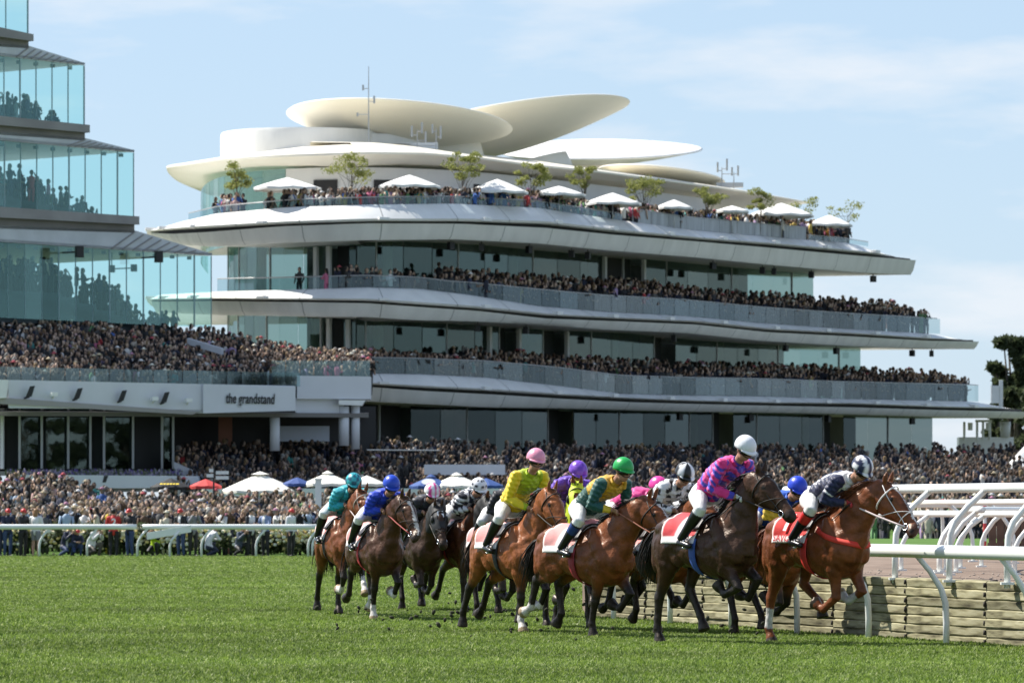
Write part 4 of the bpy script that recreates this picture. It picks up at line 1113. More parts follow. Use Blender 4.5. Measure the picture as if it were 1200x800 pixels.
# far gum tree at the right edge and a dark belt behind
def gum(px, py_top, py_base, Y, w, label, seed, nl=14000, clumps=34):
    p = at(px, py_base, Y); h = zpx(py_top, Y) - 0.0; r = w / 2 / F_PX * Y
    return tree('gum_tree', label, None, (p.x, p.y, 0), h, (r * .95, r * .30), nl, .34, seed, M_LEAF_D, .45, .38, clumps)
gum(1189, 399, 560, 345, 60, 'tall gum tree with open crown beyond the end of the stand', 91)
gum(1222, 440, 560, 335, 110, 'dense gum tree leaning in at the end of the stand', 93, 9000, 22)
gum(1172, 462, 560, 350, 40, 'lower dark gum tree half hidden by the balcony tip', 95, 5000, 14)

for k in range(15):
    tree('poplar_tree', 'tall narrow poplar standing across the course from the stands', 'poplars across the course', (95 + 11 * k + rng.uniform(-3, 3), 205 - 9.5 * k + rng.uniform(-4, 4), 0), rng.uniform(9, 16), (rng.uniform(1.2, 2.4), 1.1), 1200, .42, 300 + k, M_LEAF_D, .25, .12, 14)
# finger post and white post on the lawn
fp = empty('finger_post', at(250.5, 590, 200), 0, 'dark finger post with three white sign boards', 'sign')
fp.location.z = lawn_z(fp.location.x, 200)
c = at(250.5, 545, 200); MB().tube([(c.x, c.y, fp.location.z), (c.x, c.y, c.z)], .04, 8).build('pole', M_BLACK, fp)
for px0, px1, py in ((245, 250, 551), (253, 268, 553.5), (253, 268, 559.5), (242, 250, 557)):
    a, b = at(px0, py + 2, 199.9), at(px1, py - 2, 199.9)
    MB().box((a + b) / 2, (abs(b.x - a.x), .04, abs(b.z - a.z))).build('sign_board', M_WHITE, fp)
wp = at(373, 604, 186); zt = zpx(562, 186)
o = MB().box((0, 0, (zt - lawn_z(wp.x, 186)) / 2), (.24, .24, zt - lawn_z(wp.x, 186))).box((0, 0, zt - lawn_z(wp.x, 186) + .03), (.30, .30, .06)).build('square_post', M_WHITE, None); o.location = (wp.x, 186, lawn_z(wp.x, 186))
tag(o, 'plain square white post standing in the lawn crowd', 'post')
# white service fittings past the end of the stand
sv = empty('service_deck', at(1165, 522, 300), 0, 'white service deck with lamps and railings past the stand end', 'deck')
MB().quadbox(at(1124, 532, 300), at(1188, 532, 300), at(1188, 512, 300), at(1124, 512, 300), Vector((0, 1.5, 0))).build('deck_wall', M_WHITE, sv)
m = MB()
for px in (1130, 1145, 1152, 1160): m.tube([tuple(at(px, 515, 300)), tuple(at(px, 494, 300))], .09, 6)
m.tube([tuple(at(1143, 493, 300)), tuple(at(1162, 493, 300))], .08, 6); m.build('railing', M_WHITE, sv)
for px in (1137, 1158): MB().tube([tuple(at(px, 504, 299.5)), tuple(at(px, 495, 299.5))], .16, 10).build('lantern', M_WHITE, sv)
MB().tube([tuple(at(1178, 512, 300)), tuple(at(1178, 494, 300))], [.30, .36], 14).build('tank', pmat('pale_tank', (.6, .6, .58), .5), sv, smooth=True)
MB().box(at(1166, 462, 296), (.5, .5, 1.1)).build('white_cabinet', M_WHITE, sv, bevel=.03); MB().box(at(1173, 461, 296), (.22, .4, 1.7)).build('white_cabinet', M_WHITE, sv, bevel=.03)
mq = empty('marquee', at(1215, 540, 262), 0, 'white marquee peak at the edge of the lower crowd', 'tent')
c = at(1222, 540, 262); ht = zpx(499, 262) - 3.0
MB().add([(c.x - 2.6, c.y - 2.6, 3.3), (c.x + 2.6, c.y - 2.6, 3.3), (c.x + 2.6, c.y + 2.6, 3.3), (c.x - 2.6, c.y + 2.6, 3.3), (c.x, c.y, 3.0 + ht)], [(0, 1, 4), (1, 2, 4), (2, 3, 4), (3, 0, 4)]).build('roof', M_WHITE, mq)
for dx in (-2.5, 2.5):
    for dy in (-2.5, 2.5): MB().tube([(c.x + dx, c.y + dy, 1.0), (c.x + dx, c.y + dy, 3.4)], .05, 6).build('pole', M_METAL, mq)
# rose hedge
hd = empty('rose_hedge', (-9, 176.2, 0), 0, 'rose hedge in cream and yellow bloom behind the far rail', 'hedge')
rr = np.random.default_rng(12); x0, x1 = at(-30, 640, 176).x, at(660, 640, 176).x
cl = []
for k in range(190):
    x = rr.uniform(x0, x1); cl.append(((x, 176.2 + rr.normal(0, .25), rr.uniform(.25, 1.02)), (.32, .32, .26)))
v, f = leaves(cl, 26000, .080, 77); link('foliage', mesh_np('foliage', v - np.array(hd.location), f), M_LEAF_D, hd)['kind'] = 'stuff'
m = MB(); cream = [(.74, .66, .44), (.78, .72, .56), (.72, .56, .22), (.80, .77, .68), (.70, .62, .30)]
dens = lambda x: 1.0 if math.sin(x * 1.3) + .6 * math.sin(x * 3.1 + 1) > -.3 else .25
n = 0
while n < 1900:
    x = rr.uniform(x0, x1)
    if rr.random() > dens(x): continue
    z = 1.12 - abs(rr.normal(0, .36)); y = 176.2 - .25 - rr.uniform(0, .28) if z < 1.0 else 176.2 + rr.normal(0, .25); s = rr.uniform(.045, .10)
    vv, ff = ellipsoid((x, y, z), (s, s, s * .8), None, 5, 3); m.add(vv, ff, cream[rr.integers(0, 5)]); n += 1
m.build('roses', M_CROWD, hd, fix=False)['kind'] = 'stuff'
# lawn and terrace ground under the crowds
V = []; F = []; ys = np.linspace(173.9, 216, 44); xs = np.linspace(-40, 60, 70)
for y in ys:
    for x in xs: V.append((x, y, lawn_z(x, y) - .03))
for i in range(len(ys) - 1):
    for j in range(69):
        a = i * 70 + j; F.append((a, a + 1, a + 71, a + 70))
tag(link('front_lawn', mesh_np('front_lawn', np.array(V), np.array(F)), M_LAWN), kind='structure')
# ------------------------------------------------------------------ crowds
def person_template(seg=6, pose='down', hat=False, longhair=False):
    """Low figure, feet at the origin, facing +X, 1.72 m tall. Returns V, quads F, part id per vertex: 0 legs 1 top 2 sleeves 3 skin 4 hair 5 hat."""
    V = []; F = []; ID = []
    def put(v, f, i):
        n = sum(len(a) for a in V); V.append(np.asarray(v)); ID.append(np.full(len(v), i)); F.extend([tuple(q + n for q in g) for g in f])
    for s in (1, -1):
        put(*tube_np([(0, s * .09, 0), (.01, s * .09, .45), (0, s * .085, .92)], [.055, .062, .085], max(4, seg - 1)), 0)
    rings = [(.86, .155, .11), (1.02, .135, .10), (1.20, .165, .115), (1.36, .185, .105), (1.44, .11, .08), (1.48, .05, .05)]
    v = []
    for z, w, d in rings:
        for k in range(seg + 2):
            a = 2 * math.pi * k / (seg + 2); v.append((d * math.cos(a), w * math.sin(a), z))
    put(np.array(v), ring_faces(len(rings), seg + 2), 1)
    for s in (1, -1):
        sh = np.array([0, s * .20, 1.39])
        if pose == 'down': el, wr = np.array([-.02, s * .25, 1.12]), np.array([.12, s * .22, .90])
        elif pose == 'front': el, wr = np.array([.10, s * .25, 1.14]), np.array([.30, s * .10, 1.22])
        elif pose == 'camera': el, wr = np.array([.18, s * .24, 1.24]), np.array([.24, s * .07, 1.55])
        else: el, wr = np.array([.05, s * .32, 1.55]), np.array([.06, s * .28, 1.82])
        put(*tube_np([sh, el, el + (wr - el) * .8], [.058, .046, .036], max(4, seg - 2)), 2)
        put(*tube_np([el + (wr - el) * .8, wr, wr + (wr - el) * .25], [.034, .036, .02], max(4, seg - 2)), 3)
    put(*tube_np([(0, 0, 1.44), (.01, 0, 1.54)], [.055, .05], seg), 3)
    put(*ellipsoid((.02, 0, 1.60), (.095, .075, .12), None, seg + 1, 5), 3)
    hv, hf = ellipsoid((-.010, 0, 1.632), (.112, .096, .118), None, seg + 1, 4)
    hv[:, 0] = np.where((hv[:, 0] > .045) & (hv[:, 2] < 1.66), .045, hv[:, 0])
    put(hv, hf, 4)
    if longhair: put(*ellipsoid((-.06, 0, 1.50), (.055, .095, .16), None, seg, 4), 4)
    if hat:
        put(*ellipsoid((0, 0, 1.70), (.10, .092, .075), None, seg + 1, 3), 5)
        put(*ellipsoid((.01, 0, 1.685), (.19, .17, .018), None, seg + 3, 3), 5)
    return np.concatenate(V), F, np.concatenate(ID)
TEMPL = [person_template(5, p, h, l) for p in ('down', 'front', 'camera') for h, l in ((False, False), (False, True), (True, False))]
TQ = []
for v, f, i in TEMPL:
    q = []
    for g in f:
        if len(g) == 4: q.append(g)
        else:
            for k in range(1, len(g) - 2, 2): q.append((g[0], g[k], g[k + 1], g[k + 2]))
            if len(g) % 2: q.append((g[0], g[-2], g[-1], g[-1]))
    TQ.append(np.array([x for x in q if len(set(x)) == 4] ))
SUITS = np.array([(.012, .013, .018), (.018, .020, .035), (.030, .030, .033), (.05, .05, .055), (.025, .03, .06), (.014, .014, .014), (.08, .075, .07), (.04, .035, .03)])
DRESS = np.array([(.62, .60, .56), (.66, .62, .58), (.5, .06, .06), (.05, .12, .35), (.55, .40, .10), (.45, .12, .20), (.06, .25, .22), (.60, .52, .42), (.70, .68, .66), (.35, .25, .40), (.12, .25, .10), (.55, .35, .32)])
HAIRS = np.array([(.016, .010, .007), (.032, .018, .010), (.055, .030, .016), (.012, .009, .008), (.020, .013, .009), (.20, .13, .06), (.20, .19, .175), (.06, .028, .012)])
SKINS = np.array([(.46, .31, .225), (.38, .25, .175), (.52, .37, .28), (.30, .185, .125), (.18, .105, .07)])
HATS = np.array([(.70, .66, .55), (.03, .03, .03), (.55, .45, .30), (.72, .70, .68), (.45, .08, .10), (.50, .25, .35)])
def looks(n, rr, dark=.65):
    top = np.where((rr.random(n) < dark)[:, None], SUITS[rr.integers(0, len(SUITS), n)], DRESS[rr.integers(0, len(DRESS), n)])
    leg = np.where((rr.random(n) < .8)[:, None], SUITS[rr.integers(0, len(SUITS), n)], top)
    slv = np.where((rr.random(n) < .85)[:, None], top, SKINS[rr.integers(0, len(SKINS), n)])
    skin = SKINS[rr.choice(len(SKINS), n, p=[.3, .28, .22, .14, .06])]
    return np.stack([leg, top, slv, skin, HAIRS[rr.integers(0, len(HAIRS), n)], HATS[rr.integers(0, len(HATS), n)]], 1) * rr.uniform(.8, 1.15, (n, 1, 1))
def crowd(name, label, pos, face, seed, dark=.65, parent=None, hats=.12, skin=1.0):
    """One mass of people: pos Nx3 feet, face N angles."""
    rr = np.random.default_rng(seed); n = len(pos); L = looks(n, rr, dark); L[:, 3] *= skin
    p = np.array([.5, .3, .2]); h = np.array([.88 - hats, .12 + .0, hats]); w = np.outer(p, [1 - .30 - hats, .30, hats]).ravel()
    kind = rr.choice(9, n, p=w / w.sum()); VV_, FF, CC = [], [], []; off = 0
    for k in range(9):
        ids = np.where(kind == k)[0]
        if not len(ids): continue
        T, Q, I = TEMPL[k][0], TQ[k], TEMPL[k][2]
        s = rr.uniform(.93, 1.07, (len(ids), 1)); a = face[ids] + rr.normal(0, .8, len(ids)); ca, sa = np.cos(a)[:, None], np.sin(a)[:, None]
        lean = rr.normal(0, .03, (len(ids), 1))
        x = T[None, :, 0] * s + T[None, :, 2] * lean; y = T[None, :, 1] * s; z = T[None, :, 2] * s
        P_ = np.stack([x * ca - y * sa + pos[ids, 0:1], x * sa + y * ca + pos[ids, 1:2], z + pos[ids, 2:3]], 2)
        VV_.append(P_.reshape(-1, 3)); CC.append(L[ids][:, I, :].reshape(-1, 3))
        FF.append((Q[None] + (np.arange(len(ids)) * len(T))[:, None, None] + off).reshape(-1, 4)); off += len(ids) * len(T)
    V = np.concatenate(VV_); c = V.mean(axis=0) * np.array([1, 1, 0])
    o = link(name, mesh_np(name, V - c, np.concatenate(FF), np.concatenate(CC)), M_CROWD); o.location = c
    return tag(o, label, 'crowd', kind='stuff')
TOCAM = -math.pi / 2
def along(nm, pxa, pxb, n, offs, rise, rr, jitter=.15):
    sub = seg_idx(pxa, pxb, 0, 1); P_ = []; A_ = []
    for k in range(n):
        i = sub[rr.integers(0, len(sub))]; r_ = rr.integers(0, len(offs)); c = cpt(i, offs[r_] + rr.normal(0, jitter), z_floor(nm, i) + .05 + rise * r_)
        P_.append(tuple(c)); A_.append(math.atan2(NRM[i, 1], NRM[i, 0]) + .35)
    return np.array(P_), np.array(A_)
rr = np.random.default_rng(5)
def multi(*sets):
    return np.concatenate([s[0] for s in sets]), np.concatenate([s[1] for s in sets])
o4 = (-1.15, -1.75, -2.35, -2.95, -3.5)
crowd('balcony_crowd', 'dense dark dressed crowd along the upper balcony of the curved stand', *multi(along('upper', 575, 1106, 620, o4, .17, rr), along('upper', 556, 640, 40, (-1.1, -1.7), .05, rr), along('upper', 393, 541, 26, (-1.1, -1.6), 0, rr), along('upper', 300, 380, 2, (-1.1,), 0, rr)), 21, .94)
crowd('balcony_crowd', 'dense crowd along the lower balcony of the curved stand', *multi(along('lower', 590, 1158, 680, o4, .17, rr), along('lower', 400, 600, 170, (-1.1, -1.8, -2.6), .05, rr), along('lower', 460, 570, 40, (-3.0, -3.6), .3, rr)), 22, .94)
crowd('terrace_crowd', 'sunlit crowd standing at the roof terrace rail', *multi(along('terrace', 232, 330, 26, (-1.1, -1.7), 0, rr), along('terrace', 320, 760, 420, (-1.1, -1.8, -2.6), 0, rr), along('terrace', 760, 1016, 300, (-1.2, -1.9, -2.6, -3.3), .03, rr)), 23, .45)
# slope of spectators on the lettered terrace
P_ = []; A_ = []
for k in range(1450):
    px = rr.uniform(-55, 434); r_ = rr.integers(0, SROWS); h = slope_head(px, (r_ + .5) / SROWS); P_.append((h.x, h.y + rr.normal(0, .12), slope_head(px, r_ / SROWS).z - 1.72)); A_.append(rr.uniform(-1.2, -.2))
crowd('terrace_crowd', 'packed spectators on the stepped terrace above the lettered parapet', np.array(P_), np.array(A_), 24, .90, hats=.10)
# people behind the teal glass
P_ = []; A_ = []
for a, b, pr in RAKES:
    for k in range(26 if pr == 248 else 24):
        q = a.lerp(b, rr.uniform(.2, .9)) + VV * rr.uniform(.3, 8.0); P_.append(tuple(q)); A_.append(math.atan2(U.y, U.x))
crowd('seated_crowd', 'rows of spectators in shade behind the teal glass walls', np.array(P_), np.array(A_), 25, .97, hats=.03)
# lower standing crowd at the foot of the stands
LB = np.array([(200, 566, 215), (760, 566, 215), (1215, 558, 218)], float)
LT = np.array([(200, 517, 222.5), (330, 514, 229), (430, 512, 235), (640, 516, 242.5), (900, 519, 266), (1215, 520, 298)], float)
def low_head(px, t):
    a = at(px, np.interp(px, LB[:, 0], LB[:, 1]), np.interp(px, LB[:, 0], LB[:, 2])); b = at(px, np.interp(px, LT[:, 0], LT[:, 1]), np.interp(px, LT[:, 0], LT[:, 2]))
    return a.lerp(b, t)
V = []; F = []; pxs = np.linspace(195, 1220, 60)
for t in np.linspace(-.05, 1.04, 24):
    for px in pxs:
        h = low_head(px, t); V.append((h.x, h.y, h.z - 1.70))
for i in range(23):
    for j in range(59):
        a = i * 60 + j; F.append((a, a + 1, a + 61, a + 60))
tag(link('sloping_forecourt', mesh_np('sloping_forecourt', np.array(V), np.array(F)), M_PAVE), kind='structure')
P_ = []; A_ = []
for k in range(1700):
    px = rr.uniform(208, 1212); t = rr.random(); h = low_head(px, t); P_.append((h.x, h.y, h.z - 1.70)); A_.append(rr.uniform(-.6, .7))
crowd('forecourt_crowd', 'mass of dark dressed people standing below the curved stand', np.array(P_), np.array(A_), 26, .975, hats=.03, skin=.72)  # dark suits, and skin darkened to imitate shade on the forecourt

# ------------------------------------------------------------------ lawn crowd: the nearest as single people, the rest as one mass
OUT = [('dark suit', (.014, .015, .02), None), ('navy suit', (.02, .024, .055), None), ('white shirt', (.70, .69, .67), None), ('red dress', (.50, .05, .05), 1), ('black dress', (.012, .012, .013), 1), ('cream dress', (.66, .58, .45), 1),
       ('grey suit', (.10, .10, .105), None), ('pale blue shirt', (.35, .45, .58), None), ('yellow dress', (.66, .48, .06), 1), ('green dress', (.05, .20, .10), 1), ('pink dress', (.60, .25, .30), 1), ('brown jacket', (.10, .055, .03), None)]
HAIRN = [('dark hair', (.018, .012, .009)), ('brown hair', (.075, .042, .02)), ('fair hair', (.28, .19, .09)), ('grey hair', (.27, .25, .23))]
VARI = []
for oi_, (on, oc, lh) in enumerate(OUT):
    for hi_, (hn_, hc_) in enumerate(HAIRN):
        if (oi_ + hi_) % 4 == 3: continue
        hat = (oi_ * 3 + hi_) % 7 == 2
        v, f, i = person_template(8, ('down', 'front', 'camera')[(oi_ + hi_) % 3], hat, bool(lh))
        c = np.array([SUITS[oi_ % 8] if not lh else oc, oc, oc if hi_ % 2 else (oc if not lh else SKINS[0]), SKINS[(oi_ + hi_) % 4], hc_, HATS[(oi_ + hi_) % 6]])
        me = mesh_np('person', v, f, c[i]); me.materials.append(M_CROWD)
        VARI.append((me, 'racegoer in %s with %s%s in the lawn crowd' % (on, hn_, ' and a hat' if hat else '')))
VW = np.array([3.0 if any(w in l for w in ('suit', 'black', 'brown jacket')) else (1.2 if any(w in l for w in ('white', 'cream', 'blue')) else .45) for _, l in VARI]); VW /= VW.sum()
spots = []
for k in range(1080):
    y = 178.4 + 25.0 * rr.random() ** 1.15; px = rr.uniform(-20, 640) if rr.random() < .86 else rr.uniform(1020, 1215); x = (px - CX) / F_PX * y; spots.append((x, y, lawn_z(x, y)))
spots = np.array(spots); vis = (CX + F_PX * spots[:, 0] / spots[:, 1]) < 385
order = np.argsort(spots[:, 1] + np.where(vis, 0, 1000)); near = order[:300]; rest = order[300:]
for q, k in enumerate(near):
    me, lab = VARI[rr.choice(len(VARI), p=VW)]
    o = bpy.data.objects.new('person', me); COL.objects.link(o); o.location = spots[k]; o.rotation_euler = (rr.normal(0, .03), rr.normal(0, .03), TOCAM + rr.normal(0, .6)); s = rr.uniform(.93, 1.07); o.scale = (s, s, s)
    tag(o, lab, 'person', 'racegoers standing on the front lawn')
crowd('lawn_crowd', 'mass of sunlit racegoers filling the front lawn', spots[rest], np.full(len(rest), TOCAM), 27, .80, hats=.14)
# ------------------------------------------------------------------ racehorses
M_COAT = pmat('horse_coat', (0.2, 0.06, 0.02), 0.42, attr=True, noise=0.40, nscale=6.5, bump=0.9, bscale=11.0, spec=0.34, coat=0.06)
M_COAT.node_tree.nodes['Principled BSDF'].inputs['Specular Tint'].default_value = (1.0, .80, .64, 1)      # hair sheen takes the coat's warmth
M_HAIR = pmat('horse_hair', (0.02, 0.012, 0.008), 0.55, attr=True, noise=0.3, nscale=30)
M_LEATHER = pmat('tack_leather', (0.02, 0.013, 0.010), 0.45)
M_CLOTH = pmat('saddle_cloth_fabric', (0.8, 0.8, 0.8), 0.8, attr=True, bump=0.15, bscale=60)
M_STRAP = pmat('strap_webbing', (0.8, 0.8, 0.8), 0.65, attr=True)
M_EYE = pmat('horse_eye_gloss', (0.008, 0.005, 0.004), 0.08)
M_STEEL = pmat('bit_steel', (0.65, 0.65, 0.66), 0.25, metal=1.0)
M_SILK = pmat('jockey_silk', (0.5, 0.5, 0.5), 0.5, attr=True, bump=1.0, bscale=9.0, spec=0.35, sheen=0.2)
M_BREECH = pmat('breeches_nylon', (0.8, 0.8, 0.8), 0.6, attr=True, bump=0.35, bscale=14.0)
M_BOOT = pmat('boot_leather', (0.012, 0.012, 0.014), 0.28, attr=True)
M_SKIN = pmat('skin', (0.45, 0.25, 0.17), 0.55, attr=True)
M_CAP = pmat('cap_silk', (0.5, 0.5, 0.5), 0.35, attr=True, bump=0.2, bscale=25)
M_LENS = pmat('goggle_lens', (0.01, 0.01, 0.012), 0.12)

TORSO = [(-0.95, 1.30, .06, .09), (-0.90, 1.28, .17, .21), (-0.80, 1.27, .25, .29), (-0.62, 1.27, .295, .335), (-0.42, 1.28, .30, .325),
         (-0.20, 1.25, .29, .315), (0.02, 1.215, .305, .35), (0.22, 1.195, .315, .39), (0.40, 1.19, .30, .415),
         (0.56, 1.21, .27, .41), (0.69, 1.22, .235, .345), (0.80, 1.23, .175, .25), (0.87, 1.23, .09, .14)]
LG = 1.27      # leg thickness against the section tables

def sn(a): return math.sin(R(a))
def cs(a): return math.cos(R(a))

def leg_front(p, side, y=0.16):
    a1, a2, a3 = p
    E = np.array([0.50, 1.00]); out = []
    d = lambda a, L: np.array([sn(a) * L, -cs(a) * L])
    K = E + d(a1, .43); Fk = K + d(a2, .30); C = Fk + d(a3, .12); H = C + d(a3 - 8, .085)
    S = E + np.array([0.08 - 0.03, 0.26])
    yy = side * y; yi = side * (y - 0.035)
    sec = [(S[0], yy * 1.0, S[1], .085, .17), (E[0] + .02, yy, E[1] + .06, .09, .135), (*(E + (K - E) * .25)[[0]], yy, (E + (K - E) * .25)[1], .072, .098),
           ((E + (K - E) * .6)[0], yi, (E + (K - E) * .6)[1], .052, .068), ((E + (K - E) * .88)[0], yi, (E + (K - E) * .88)[1], .046, .052),
           (K[0], yi, K[1], .050, .056), ((K + (Fk - K) * .2)[0], yi, (K + (Fk - K) * .2)[1], .038, .046),
           ((K + (Fk - K) * .55)[0], yi, (K + (Fk - K) * .55)[1], .032, .043), ((K + (Fk - K) * .88)[0], yi, (K + (Fk - K) * .88)[1], .034, .044),
           (Fk[0], yi, Fk[1], .041, .050), ((Fk + (C - Fk) * .5)[0], yi, (Fk + (C - Fk) * .5)[1], .035, .038),
           (C[0], yi, C[1], .050, .054), (H[0], yi, H[1], .064, .072)]
    sec = [(a, b, c, w * (LG if i > 1 else 1.1), h * (LG if i > 1 else 1.08)) for i, (a, b, c, w, h) in enumerate(sec)]
    return sec, dict(elbow=E, knee=K, fet=Fk, cor=C, hoof=H, y=yi)

def leg_hind(p, side, y=0.15):
    a0, a1, a2, a3 = p
    d = lambda a, L: np.array([sn(a) * L, -cs(a) * L])
    Hp = np.array([-0.60, 1.29]); St = Hp + d(a0, .33); Hk = St + d(a1, .46); Fk = Hk + d(a2, .40); C = Fk + d(a3, .12); H = C + d(a3 - 6, .085)
    yy = side * y; yi = side * (y - 0.02)
    L = lambda a, b, t: (a + (b - a) * t)
    sec = [(Hp[0], yy, Hp[1] + .05, .11, .22), (*[L(Hp, St, .5)[0]], yy, L(Hp, St, .5)[1], .12, .215), (St[0] - .03, yy * 1.05, St[1], .105, .165),
           (L(St, Hk, .28)[0], yy, L(St, Hk, .28)[1], .082, .125), (L(St, Hk, .6)[0], yi, L(St, Hk, .6)[1], .056, .078), (L(St, Hk, .86)[0], yi, L(St, Hk, .86)[1], .044, .062),
           (Hk[0], yi, Hk[1], .048, .066), (L(Hk, Fk, .18)[0], yi, L(Hk, Fk, .18)[1], .041, .054), (L(Hk, Fk, .55)[0], yi, L(Hk, Fk, .55)[1], .034, .045),
           (L(Hk, Fk, .88)[0], yi, L(Hk, Fk, .88)[1], .035, .045), (Fk[0], yi, Fk[1], .042, .051), (L(Fk, C, .5)[0], yi, L(Fk, C, .5)[1], .036, .040),
           (C[0], yi, C[1], .050, .055), (H[0], yi, H[1], .062, .072)]
    sec = [(a, b, c, w * (LG if i > 3 else 1.14), h * (LG if i > 3 else 1.12)) for i, (a, b, c, w, h) in enumerate(sec)]
    return sec, dict(stifle=St, hock=Hk, fet=Fk, cor=C, hoof=H, y=yi)

# forearm, cannon, pastern (left fore / right fore); thigh, gaskin, cannon, pastern (left hind / right hind); right is the side the photo shows
POSES = {
    'right_hind_down': dict(LF=(34, -66, -115), RF=(4, -58, -112), LH=(66, -18, 55, 20), RH=(4, -26, -8, 24)),
    'both_fore_folded': dict(LF=(62, -40, -100), RF=(46, -72, -128), LH=(52, -22, 34, 25), RH=(2, -28, -6, 20)),
    'lead_fore_down': dict(LF=(46, -48, -105), RF=(-18, -14, 14), LH=(44, -58, 10, -36), RH=(26, -74, -20, -66)),
    'right_fore_down': dict(LF=(44, -40, -90), RF=(2, -2, 30), LH=(10, -64, -30, -50), RH=(-20, -50, -30, -4)),
    'reaching': dict(LF=(58, 40, 34), RF=(34, -46, -92), LH=(18, -38, -2, 24), RH=(-18, -46, -24, 0)),
    'gathered': dict(LF=(-14, -62, -105), RF=(20, -84, -130), LH=(58, -30, 40, 10), RH=(40, -44, 22, -8)),
}

def interp_torso(x):
    T = np.array(TORSO)
    return [float(np.interp(x, T[:, 0], T[:, i])) for i in (1, 2, 3)]

def make_horse(name, label, loc, heading, pose, coat, points=True, socks={}, blaze=0.0, neck=(48, 46), neck_yaw=0.0, cloth=None, girth=None,
               hood=None, hood_spot=(0.01, 0.01, 0.01), bridle=(0.02, 0.013, 0.01), noseband=None, breastplate=None, bandage={}, mane_col=None, tail_ang=55, lean=0.0, hood_text=None, cloth_no=None, cloth_text=None, detail=True, mane_len=1.0):
    """heading: angle of the horse's forward axis in the world (radians from +X)."""
    P = POSES[pose]
    parts = [loft_xz([(t[0], 0, t[1], t[2], t[3], 0.16) for t in TORSO], 22)]
    legs = {}
    for key, fn in (('LF', leg_front), ('RF', leg_front), ('LH', leg_hind), ('RH', leg_hind)):
        sec, info = fn(P[key], 1 if key[0] == 'L' else -1)
        parts.append(loft_xz(sec, 12)); legs[key] = info
    # muscle masses
    RY = lambda d: Matrix.Rotation(R(d), 4, 'Y')
    n_core = len(parts)
    for s in (1, -1):
        parts.append(ellipsoid((0.53, s * .185, 1.26), (.13, .108, .34), RY(-24)))        # shoulder blade
        parts.append(ellipsoid((0.42, s * .205, 1.10), (.16, .095, .15), RY(20)))           # triceps
        parts.append(ellipsoid((-0.50, s * .175, 1.37), (.30, .125, .17), RY(12)))          # croup
        parts.append(ellipsoid((-0.62, s * .19, 1.18), (.20, .115, .27), RY(10)))           # thigh
        parts.append(ellipsoid((-0.80, s * .150, 1.14), (.10, .088, .29), RY(6)))           # hamstring
        parts.append(ellipsoid((-0.36, s * .20, 1.12), (.13, .085, .20), RY(-30)))          # stifle
        parts.append(ellipsoid((0.74, s * .105, 1.13), (.13, .115, .17)))                   # breast
    n_body = len(parts)
    # neck
    na, ha = neck
    nb = np.array([0.60, 1.36]); nd = np.array([cs(na), sn(na)])
    def npnt(t): return nb + nd * t + np.array([-nd[1], nd[0]]) * (0.05 * math.sin(t / 0.85 * math.pi))
    nk = [(0.0 - .16, .19, .38), (0.10, .165, .31), (0.28, .132, .245), (0.46, .110, .200), (0.62, .098, .170), (0.74, .093, .150), (0.82, .08, .12)]
    parts.append(loft_xz([(npnt(t)[0], 0, npnt(t)[1], w * 1.06, h * 1.08) for t, w, h in nk], 16))
    poll = npnt(0.80)
    hd = np.array([cs(-ha), sn(-ha)]); hn = np.array([-hd[1], hd[0]])          # along the face, and out of the forehead
    hs = [(-.06, -.01, .05, .06), (.00, -.015, .082, .105), (.08, -.03, .097, .138), (.17, -.042, .102, .158), (.25, -.04, .095, .148), (.33, -.026, .078, .117),
          (.41, -.014, .062, .090), (.49, -.010, .055, .074), (.545, -.010, .060, .070), (.59, -.014, .060, .066), (.625, -.022, .046, .052), (.645, -.026, .022, .028)]
    HL = 1.22; hs = [(t, o * 1.2, w * 1.2, h * 1.2) for t, o, w, h in hs]
    hp = lambda t, o=0.0, y=0.0: np.array([*(poll + hd * t * HL + hn * o), y])[[0, 2, 1]]
    parts.append(loft_xz([(*hp(t, o), w, h) for t, o, w, h in hs], 16))
    for s in (1, -1):
        e0 = hp(-.005, .075, s * .045); e1 = hp(-.055, .15, s * .062); e2 = hp(-.085, .225, s * .058)
        parts.append(tube_np([e0, (e0 + e1) / 2, e1, e2], [.032, .034, .028, .006], 8))
        parts.append(ellipsoid(hp(.17, .05, s * .086), (.048, .024, .038)))         # brow over the eye
        parts.append(ellipsoid(hp(.15, -.082, s * .078), (.085, .035, .085)))         # cheek
        parts.append(ellipsoid(hp(.575, .012, s * .040), (.030, .024, .032)))        # nostril flare
    V0, F0 = join_np(parts)
    V, F, N = remesh(V0, F0, 0.0165 if detail else 0.024, 2)
    relief = .0085 * np.sin(V[:, 0] * 21 + 3 * np.sin(V[:, 2] * 7)) * np.sin(V[:, 2] * 17 + V[:, 0] * 5 + 2 * np.abs(V[:, 1])) * np.clip((V[:, 2] - .8) / .2, 0, 1)
    relief += .004 * np.sin(V[:, 0] * 46 + V[:, 2] * 14) * np.exp(-((V[:, 0] - .12) / .2) ** 2) * np.clip((1.45 - V[:, 2]) / .15, 0, 1)
    V = V + N * relief[:, None]
    zmin = min(l['hoof'][1] for l in legs.values())
    drop = float(V[:, 2].min())
    # ---- colours
    coat = np.array(coat); C = np.tile(coat, (len(V), 1))
    dark = np.array((0.010, 0.008, 0.007)); white = np.array((0.62, 0.58, 0.53))
    rn = np.random.default_rng(abs(hash(name + label)) % 1000 if False else len(label) * 7 + int(loc[0] * 100) % 97)
    jig = rn.normal(0, 0.012, len(V))
